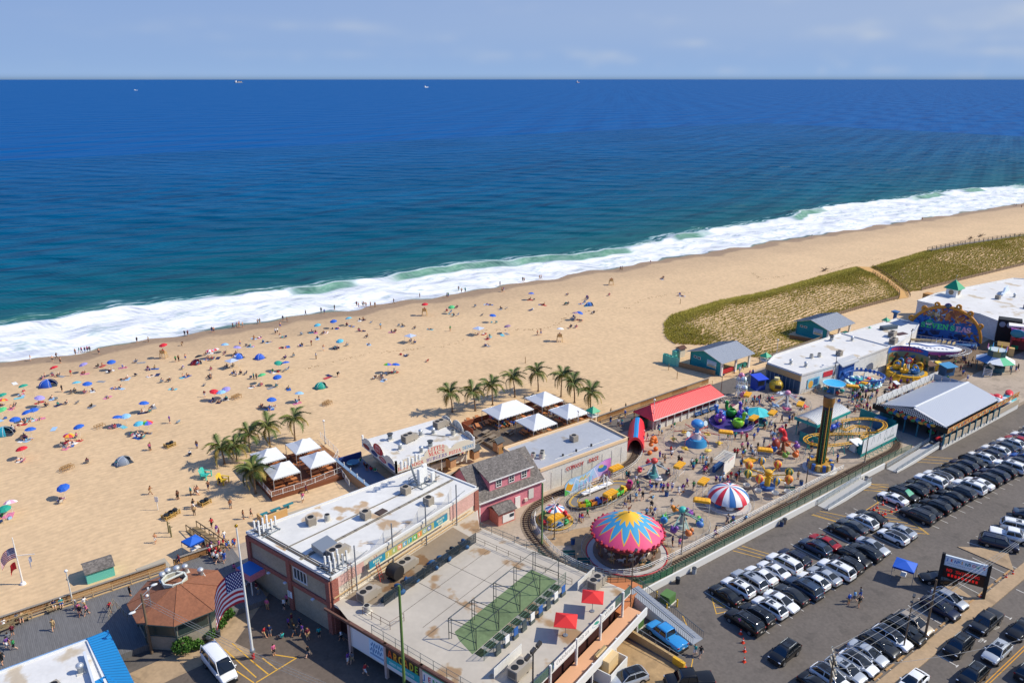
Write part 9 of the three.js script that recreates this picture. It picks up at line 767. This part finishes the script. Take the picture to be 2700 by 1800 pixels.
// pole sign
{const o=thing('pole_sign',"black framed Jenkinson's sign with red message board",'sign',[101.9,0,35.4],-1.18);for(const x of[-2.7,2.7])S3().box(x,0,0,0.42,5.3,0.42).mesh('post',blackM,o);S3().box(0,3.6,0,5.0,1.5,0.3).mesh('cabinet',M(0xcfd8dc,0.6),o);S3().box(0,1.75,0,5.0,1.75,0.34).mesh('board_cabinet',blackM,o);const face=(w,h,d)=>printed(w,h,d,0.4);S3().poly([[-2.4,3.68,-0.16],[2.4,3.68,-0.16],[2.4,5.02,-0.16],[-2.4,5.02,-0.16]],[[0,0],[1,0],[1,1],[0,1]]).mesh('name_panel',face(512,150,(x)=>{x.fillStyle='#dbe4e8';x.fillRect(0,0,512,150);x.font='bold 66px sans-serif';[..."JENKINSON'S"].forEach((c,i)=>{x.fillStyle=['#1d66b5','#c8343c','#1d66b5','#2a8ac0','#e6a326','#2a7f8f','#222','#d8545c','#2a9a75','#1d4a75','#d8343c'][i];x.fillText(c,14 + i*45,70 +(i % 3)*6);});x.fillStyle='#8fa4ac';for(let i=0;i<20;i++)x.fillRect(30 + i*23,108,14,9);}),o);S3().poly([[-2.4,1.85,-0.18],[2.4,1.85,-0.18],[2.4,3.4,-0.18],[-2.4,3.4,-0.18]],[[0,0],[1,0],[1,1],[0,1]]).mesh('message_board',new THREE.MeshPhysicalMaterial({color:0x120404,roughness:0.5,emissive:0xffffff,emissiveIntensity:0.55,emissiveMap:canvas(256,84,(x)=>{x.fillStyle='#100';x.fillRect(0,0,256,84);x.fillStyle='#e01818';x.font='bold 32px monospace';x.fillText('NO SWIMMING',16,34);for(let i=0;i<9;i++)x.fillRect(30 + i*22,50,14,22);})}),o);}
for(const[u,v,y,r,c,l,n,h]of[[98.6,41.6,0,1.35,0x1d5cc0,'bright blue canopy tent at the lot entrance','pop_up_canopy',2.3],[20.9,106.6,0.1,1.15,0x1f62c4,'bright blue canopy over the beach ticket table','pop_up_canopy',2.2]]){const o=thing(n,l,'canopy',[u,y,v],0.3),K=[[-r,h,-r],[r,h,-r],[r,h,r],[-r,h,r]],s=S3(),p=S3();for(let i=0;i<4;i++){s.slab([K[i],K[(i + 1)% 4],[0,h + 0.6,0]],0.04);s.slab([K[i],K[(i + 1)% 4],[...K[(i + 1)% 4]].map((q,j)=>j===1?q - 0.25:q),[...K[i]].map((q,j)=>j===1?q - 0.25:q)],0.02);p.cyl(K[i][0],0,K[i][2],0.04,h,0.04,5);}s.mesh('canopy',M(c,0.6),o);p.split('leg',galv,o);S3().box(0.2,0.7,0,1.4,0.06,0.7).mesh('table',frameWhite,o);}
for(const[a,b,l]of[[18.2,26.4,'red square patio umbrella over the anniversary banner'],[12.6,26.2,'red square patio umbrella above the words with us']]){const p=toW(a,b),o=thing('square_umbrella',l,'umbrella',[p[0],DH,p[1]],BA + 0.5),K=[[-1.3,2.1,-1.3],[1.3,2.1,-1.3],[1.3,2.1,1.3],[-1.3,2.1,1.3]],s=S3();for(let i=0;i<4;i++)s.slab([K[i],K[(i + 1)% 4],[0,2.75,0]],0.04);s.mesh('canopy',M(0xdc2a26,0.7),o);S3().cyl(0,0,0,0.04,2.7,0.04,6).cyl(0,0,0,0.3,0.1,0.3,10).mesh('pole',galv,o);}
// plant and clutter on the roof deck
for(const[a,b,k,l]of[[3.2,2.8,'long','tan rooftop unit beside the ladder'],[10.6,2.2,'long','brown twin fan unit on the narrow roof strip'],[1.5,4.6,'cond','white round condenser by the brick corner'],[22.6,24.2,'long','tan twin fan unit behind white boards at the deck corner'],[4.2,25.6,'long','tan unit behind white picket boards near the arcade banners']]){const p=toW(a,b);hvac(k,p[0],DH,p[1],BA,l);}
for(const[a,b,w,l]of[[22.5,22.8,4,'white board screen round the corner unit'],[4.6,23.9,5,'white picket screen beside the tan unit'],[0.9,27,3,'white picket screen at the arcade corner']]){const p=toW(a,b),o=thing('board_screen',l,'screen',[p[0],DH,p[1]],BA -(w===3?0.9:0.0));for(let i=0;i<w*4;i++)S3().box(-w / 2 + i*0.25 + 0.12,0,0,0.22,1.35,0.05).mesh('board',whitePaint,o);}
{const bag=M(0x1f4f78,0.7),net=M(0x1c3440,0.9);for(let k=0;k<8;k++){const p=toW(4.8 + k*2.1,4.7 + 0.2*(k % 2)),o=thing('tarp_bundle','dark blue tarp bundle behind the court rail','tarp',[p[0],DH,p[1]],BA + k,'blue tarp bundles');S3().ell(0,0.35,0,0.9,0.45,0.35,k*0.3).ell(0.6,0.3,0.15,0.6,0.4,0.3,k).ell(-0.7,0.25,-0.1,0.5,0.35,0.3,k*2).mesh('bundle',k % 3?bag:net,o);}const p=toW(8.4,2.4),t=thing('exhaust_drum','big dark exhaust drum on the narrow roof strip','drum',[p[0],DH,p[1]],BA);const g=new THREE.CylinderGeometry(0.95,0.95,1.6,18);g.rotateX(Math.PI / 2);const d=part('drum',g,M(0x2a2624,0.7),t);d.position.y=1.0;S3().box(0,0,0,1.6,0.15,1.4).mesh('skid',darkMetal,t);const q=toW(6.9,1.6),l=thing('red_ladder','red step ladder leaning on the cream wall','ladder',[q[0],DH,q[1]],BA),s=S3();for(const x of[-0.3,0.3])s.bar([x,0,0],[x*0.6,3.4,1.1],0.05,4);for(let i=1;i<8;i++)s.bar([-0.28,i*0.42,i*0.135],[0.28,i*0.42,i*0.135],0.03,4);s.mesh('rungs',M(0xb8402c,0.6),l);const w=toW(2.6,0.5),cg=thing('caged_ladder','caged roof ladder on the cream wall','ladder',[w[0],DH,w[1]],BA),c=S3();for(const x of[-0.25,0.25])c.bar([x,0,0],[x,4.6,0],0.04,4);for(let i=1;i<12;i++)c.bar([-0.25,i*0.38,0],[0.25,i*0.38,0],0.025,4);for(let i=0;i<5;i++)c.torus(0,1.6 + i*0.7,-0.35,0.4,0.025,14);c.mesh('cage',M(0x8a6a50,0.6),cg);}
// sign band and shade nets along the cream wall
{const o=thing('souvenir_sign','long coloured sign band with letter tiles on the cream wall','sign',[O1[0],0,O1[1]],BA);S3().box(13.0,6.6,-0.75,15,1.15,0.14).mesh('backing',galv,o);S3().poly([[5.6,6.65,-0.84],[20.4,6.65,-0.84],[20.4,7.7,-0.84],[5.6,7.7,-0.84]],[[0,0],[1,0],[1,1],[0,1]]).mesh('sign_face',printed(1024,74,(x)=>{x.fillStyle='#b9b06a';x.fillRect(0,0,1024,74);x.fillStyle='#2a8ca4';x.fillRect(0,0,190,74);x.fillRect(834,0,190,74);x.fillStyle='#e8e0b0';x.font='bold 34px sans-serif';x.fillText('BEACH',40,34);x.fillText('BAR',62,66);x.fillText('BEACH',872,34);x.fillText('BAR',894,66);[...'JENKINSON'].forEach((c,i)=>{x.fillStyle=['#c9b05a','#9ab06a','#e0886a','#5a9ab4','#3aa0a0','#3aa04a','#e08a4a','#8aa8a0','#4a6aa8'][i];x.fillRect(214 + i*66,10,54,52);x.fillStyle='#f4efd8';x.font='bold 44px sans-serif';x.fillText(c,222 + i*66,52);});}),o);S3().box(13,6.45,-0.8,15.4,0.16,0.2).mesh('ledge',M(0xe8d8b0,0.7),o);
  for(let i=0;i<4;i++){const a=3.6 + i*6.4,p=toW(a,0.5),m=thing('net_post','grey steel post holding shade nets above the cream wall','post',[p[0],DH,p[1]],BA,'shade net posts');S3().cyl(0,0,0,0.09,6.6,0.09,7).bar([0,4.6,0],[2.6,4.3,0.6],0.05,4).mesh('shaft',M(0x7c8084,0.5),m);}
  for(let i=0;i<3;i++){const P=(a,y,v)=>{const q=toW(a,-v);return[q[0],y,q[1]];},n=thing('shade_net','pale sagging net hung between steel posts','net',[0,0,0],0,'shade nets'),s=S3(),a0=3.6 + i*6.4;for(let j=0;j<8;j++){const f=(t,k)=>P(a0 + 6.4*t,8.05 +(k?2.6 - 9.2*t*(1 - t)*0.98:0),0.35 + 0.05*k);s.poly([f(j / 8,0),f((j + 1)/ 8,0),f((j + 1)/ 8,1),f(j / 8,1)]);}s.mesh('net',seeThrough(0xc9c6c0,0.5),n);}}
// benches, bins, giant chairs, shed, driftwood
const bench=(u,y,v,rot,c,l)=>{const o=thing('bench',l,'bench',[u,y,v],rot,'benches');S3().box(0,0.42,0,1.8,0.06,0.42).mesh('seat',M(c,0.7),o);S3().box(0,0.55,0.26,1.8,0.4,0.05).mesh('backrest',M(c,0.7),o);S3().box(-0.75,0,0.05,0.08,0.5,0.45).box(0.75,0,0.05,0.08,0.5,0.45).mesh('legs',darkMetal,o);};
for(const[u,v]of[[117,94.2],[119.2,94.2],[121.6,94.2]])bench(u,DY,v,0,0x24548c,'blue bench in front of the red roofed stand');bench(164.5,DY,75.0,-0.3,0x1f3f70,'dark blue bench behind the arcade roof screen');for(const[u,v]of[[-1.3,102.7],[-2.9,102.1],[2.5,102.8]])bench(u,DY,v,0.1,0x8a7858,'wooden bench facing the board fence');for(const[u,v]of[[258.3,105.2],[265.0,105.2],[271.9,105.2]])bench(u,DY,v,0,0x6a5a4a,'dark bench on the far boardwalk');for(const[u,v]of[[70.6,63.9],[64.3,69.8],[63.8,72.4],[105.5,64.6]])bench(u,DY,v,-0.6,0x1f5a58,'dark green bench by the train track');
const bin=(u,y,v,c,l)=>{const o=thing('litter_bin',l,'bin',[u,y,v],0,'litter bins');S3().cyl(0,0,0,0.3,0.85,0.34,10).mesh('barrel',M(c,0.7),o);S3().cyl(0,0.85,0,0.36,0.1,0.3,10).mesh('lid',M(0x3a3d40,0.6),o);};for(const[u,v,c,l]of[[97.6,60.0,0x8a7a6a,'brown bin at the foot of the lot wall'],[96.6,59.9,0x2a3f66,'blue bin at the foot of the lot wall'],[120.6,59.8,0xb8bcbe,'silver bin beside the ramp end'],[76.2,59.8,0xa8acac,'silver bin near the carousel wall'],[72.6,59.6,0x22262c,'black bin bag near the carousel wall'],[16.9,85.8,0x23282c,'dark wheeled bin beside the octagon shrubs'],[18.2,86.4,0x23282c,'dark wheeled bin close to the octagon wall']])bin(u,0,v,c,l);for(const[u,v]of[[106.2,94.9],[124.6,93.2],[109,64.9],[88,76],[98,72.5],[66.4,74.6]])bin(u,DY,v,0x1f4f8c,'blue litter bin on the amusement deck');
for(const[u,v,c,l]of[[29.0,129.2,0x35b3a2,'giant turquoise slatted beach chair'],[30.8,125.4,0xd6b22a,'giant yellow slatted beach chair']]){const o=thing('giant_chair',l,'chair',[u,0,v],-0.9),s=S3();o.scale.setScalar(0.76);for(let i=0;i<5;i++)S3().slab([[-0.7,0.8,-0.8 + i*0.36],[-0.7,0.8,-0.48 + i*0.36],[-1.3,2.4 - Math.abs(i - 2)*0.15,-0.48 + i*0.36],[-1.3,2.4 - Math.abs(i - 2)*0.15,-0.8 + i*0.36]],0.06).mesh('back_slat',M(c,0.7),o);S3().slab([[0.8,0.95,-0.9],[0.8,0.95,0.9],[-0.8,0.7,0.9],[-0.8,0.7,-0.9]],0.08).mesh('seat',M(c,0.7),o);for(const z of[-1.0,1.0])s.box(0.1,1.35,z,1.9,0.08,0.35).box(0.8,0,z,0.12,1.4,0.3).bar([-0.7,0,z],[-0.6,1.4,z],0.1,4);s.mesh('arms_and_legs',M(c,0.7),o);}
{const o=thing('teal_shed','small teal shed with grey shingle roof on the sand','shed',[8.7,0,109.2]);S3().box(0,0,0,3.5,1.7,2.8).mesh('wall',M(0x66bfae,0.8),o);S3().slab([[-1.9,1.7,-1.6],[1.9,1.7,-1.6],[1.9,2.4,0.2],[-1.9,2.4,0.2]],0.1).slab([[-1.9,2.4,0.2],[1.9,2.4,0.2],[1.9,1.7,1.7],[-1.9,1.7,1.7]],0.1).mesh('roof',shingle,o);const st=thing('beach_stairs','wooden ramp with dark rails down to the sand','stairs'),s=S3();s.beam([23.2,1.7,104.2],[21.6,1.1,113.6],0.1,0.12).beam([25,1.7,104.2],[23.2,1.1,113.8],0.1,0.12);S3().beam([24.1,0.75,104.2],[22.4,0.1,113.7],1.8,0.1).mesh('ramp_deck',M(0x8c7450,0.9),st);for(let i=0;i<8;i++){s.box(mix(23.2,21.6,i / 7),0,mix(104.2,113.6,i / 7),0.1,1.6 - i*0.07,0.1).box(mix(25,23.2,i / 7),0,mix(104.2,113.8,i / 7),0.1,1.6 - i*0.07,0.1);}s.mesh('rail',M(0x5a4a34,0.9),st);
  for(const[u,v,w,d,r]of[[15.2,106.6,4,2.6,0.1],[37.5,108.4,9,1.8,-0.06]])struct('beach_mat',S3().box(u,0.0,v,w,0.05,d,r),M(0xb0a48e,0.95),'grey walkway mat laid on the sand');const pt=thing('picnic_bar','row of teal tables beside the tan beach bar','bar',[35,0,109.8],0.1);S3().box(-1.6,0,-1.6,4.2,1.6,0.3).box(-3.6,0,-0.8,0.3,1.6,1.8).mesh('tan_bar',M(0xcfa468,0.8),pt);for(let i=0;i<3;i++)S3().box(-2.5 + i*2.2,0.6,0.9,1.7,0.08,0.6).box(-2.5 + i*2.2,0,0.9,0.2,0.6,0.3).mesh('table',M(0x2a7a80,0.7),pt);
  for(const[u,v]of[[19.3,114.7],[19.3,113.3]]){const w=thing('beach_shower','rough timber shower post on a stone pad','post',[u,0,v],0,'shower posts');S3().cyl(0,0,0,0.12,2.0,0.1,6).box(0.15,1.6,0,0.4,0.08,0.08).mesh('post',M(0x6a6440,0.9),w);}for(const[u,v]of[[131.1,112.6],[133.8,117.7],[179.9,155.4],[109.0,141.8]]){const w=thing('marker_post','wooden marker post in the sand','post',[u,0,v],0,'marker posts');S3().cyl(0,0,0,0.08,1.6,0.07,6).cyl(0,1.6,0,0.09,0.06,0.04,6).mesh('post',M(0x8a6a3c,0.9),w);}const sp=[19.6,122.8],sg=thing('beach_sign','white paddle sign on a post in the sand','sign',[sp[0],0,sp[1]],2.4);S3().cyl(0,0,0,0.06,1.6,0.06,6).mesh('post',frameWhite,sg);S3().box(0,1.5,0,0.6,0.9,0.05).mesh('board',frameWhite,sg);}
// driftwood, shrubs, distant ships
for(const[u,v,l]of[[255.5,153.9,'bleached driftwood tree by the dune edge'],[360.3,150.4,'driftwood branch far along the beach'],[369.1,150.1,'smaller driftwood branch beside the far one']]){const o=thing('driftwood',l,'driftwood',[u,0.1,v]),s=S3();for(let i=0;i<12;i++)s.bar([0,0.3,0],[rr(-2.4,2.4),rr(0.2,1.5),rr(-1.4,1.4)],0.12,4,0.03);s.bar([-2,0.1,0],[1.5,0.4,0.3],0.2,6).mesh('branches',M(0x5c4a38,0.95),o);}
const leafG=(()=>{const g=new THREE.BufferGeometry();g.setAttribute('position',new THREE.Float32BufferAttribute([-0.06,0,0,0.06,0,0,0.05,0.14,0.03,-0.06,0,0,0.05,0.14,0.03,-0.05,0.14,0.03],3));g.computeVertexNormals();return g;})();
for(const[u,v,r,n,l]of[[14.0,86.1,1.3,900,'round dark shrub against the octagon wall'],[15.6,85.7,0.7,350,'small shrub beside the round one'],[17.4,86.7,0.8,420,'low hedge shrub along the octagon'],[18.9,87.9,0.8,420,'hedge shrub behind the wheeled bins'],[20.4,89.2,0.8,420,'end shrub of the octagon hedge'],[89.3,104.9,0.9,380,'palm like planter shrub beside the patio tent']]){const o=thing('shrub',l,'shrub',[u,v>100?DY:0,v]),a=[],m=new THREE.Matrix4(),q=new THREE.Quaternion(),e=new THREE.Euler(),lst=[];for(let i=0;i<n;i++){const t=rr(0,6.28),f=Math.acos(rr(-0.4,1)),d=r*(0.55 + 0.45*Math.sqrt(rnd()))*(0.8 + 0.35*vnoise(t*2,f*3,0,5));q.setFromEuler(e.set(rr(-1.4,1.4),rr(0,6.28),rr(-1,1)));const g=leafG.clone().applyMatrix4(m.compose(new THREE.Vector3(d*Math.sin(f)*Math.cos(t),r*0.6 + d*Math.cos(f)*0.8,d*Math.sin(f)*Math.sin(t)),q,new THREE.Vector3(1.5,1.5,1.5)));lst.push(g);}part('leaves',mergeGeometries(lst),M(0x4c7426,0.7),o);const st=S3();for(let i=0;i<5;i++)st.bar([0,0,0],[rr(-0.5,0.5)*r,r,rr(-0.5,0.5)*r],0.04,4);st.mesh('stems',M(0x4a3a28,0.9),o);}
for(const[u,v,s,l]of[[4895,15040,1,'white container ship on the horizon'],[10556,12098,0.9,'pale rusty tanker far out on the horizon'],[3575,6065,0.35,'low fishing boat out at sea'],[1167,5607,0.13,'small white motor boat out at sea']]){const o=thing('ship',l,'ship',[u,SEA,v],0.6);o.scale.setScalar(s);S3().prism([[-110,-14],[90,-14],[120,0],[90,14],[-110,14]],0,12).mesh('hull',M(s>0.95?0x6a7890:s>0.5?0xa08a90:0xe4e4e4,0.7),o);S3().box(-85,12,0,22,26,24).box(-60,12,0,8,34,6).mesh('bridge',frameWhite,o);const c=S3();for(let i=0;i<(s>0.95?6:1);i++)c.box(-30 + i*20,12,0,18,10 +(i*7)% 9,22);c.mesh('cargo',M(s>0.95?0x9a9088:0xb0a8a8,0.8),o);}
// the 300 largest people are things of their own; the rest, a few pixels each, are one crowd
crowd.sort((a,b)=>Math.hypot(a[0],a[1])- Math.hypot(b[0],b[1]));const far=[];
crowd.forEach(([u,v,y,where,pose,opt,label,rot,s,mt],i)=>{const G=poseGeo[pose];if(i<300){const o=thing('person',label,'person',[u,y,v],rot,'people ' + where);o.scale.setScalar(s);part('body',G.B,mt.B,o);part('shirt',G.S,mt.S,o);part('shorts',G.T,mt.T,o);part('hair',G.H,mt.H,o);return;}m4.compose(V(u,y,v),q4.setFromEuler(e4.set(0,rot,0)),new THREE.Vector3(s,s,s));for(const k of 'BSTH'){const g=G[k].clone().applyMatrix4(m4),n=g.attributes.position.count,c=new Float32Array(n*3),C=mt[k].color;for(let j=0;j<n;j++)c.set([C.r,C.g,C.b],j*3);g.setAttribute('color',new THREE.BufferAttribute(c,3));far.push(g);}});
tag(part('distant_crowd',mergeGeometries(far),new THREE.MeshPhysicalMaterial({color:0xffffff,vertexColors:true,roughness:0.8,side:THREE.DoubleSide})),'distant beachgoers scattered over the sand and far midway','crowd',null,'stuff');
renderer.render(scene,camera);
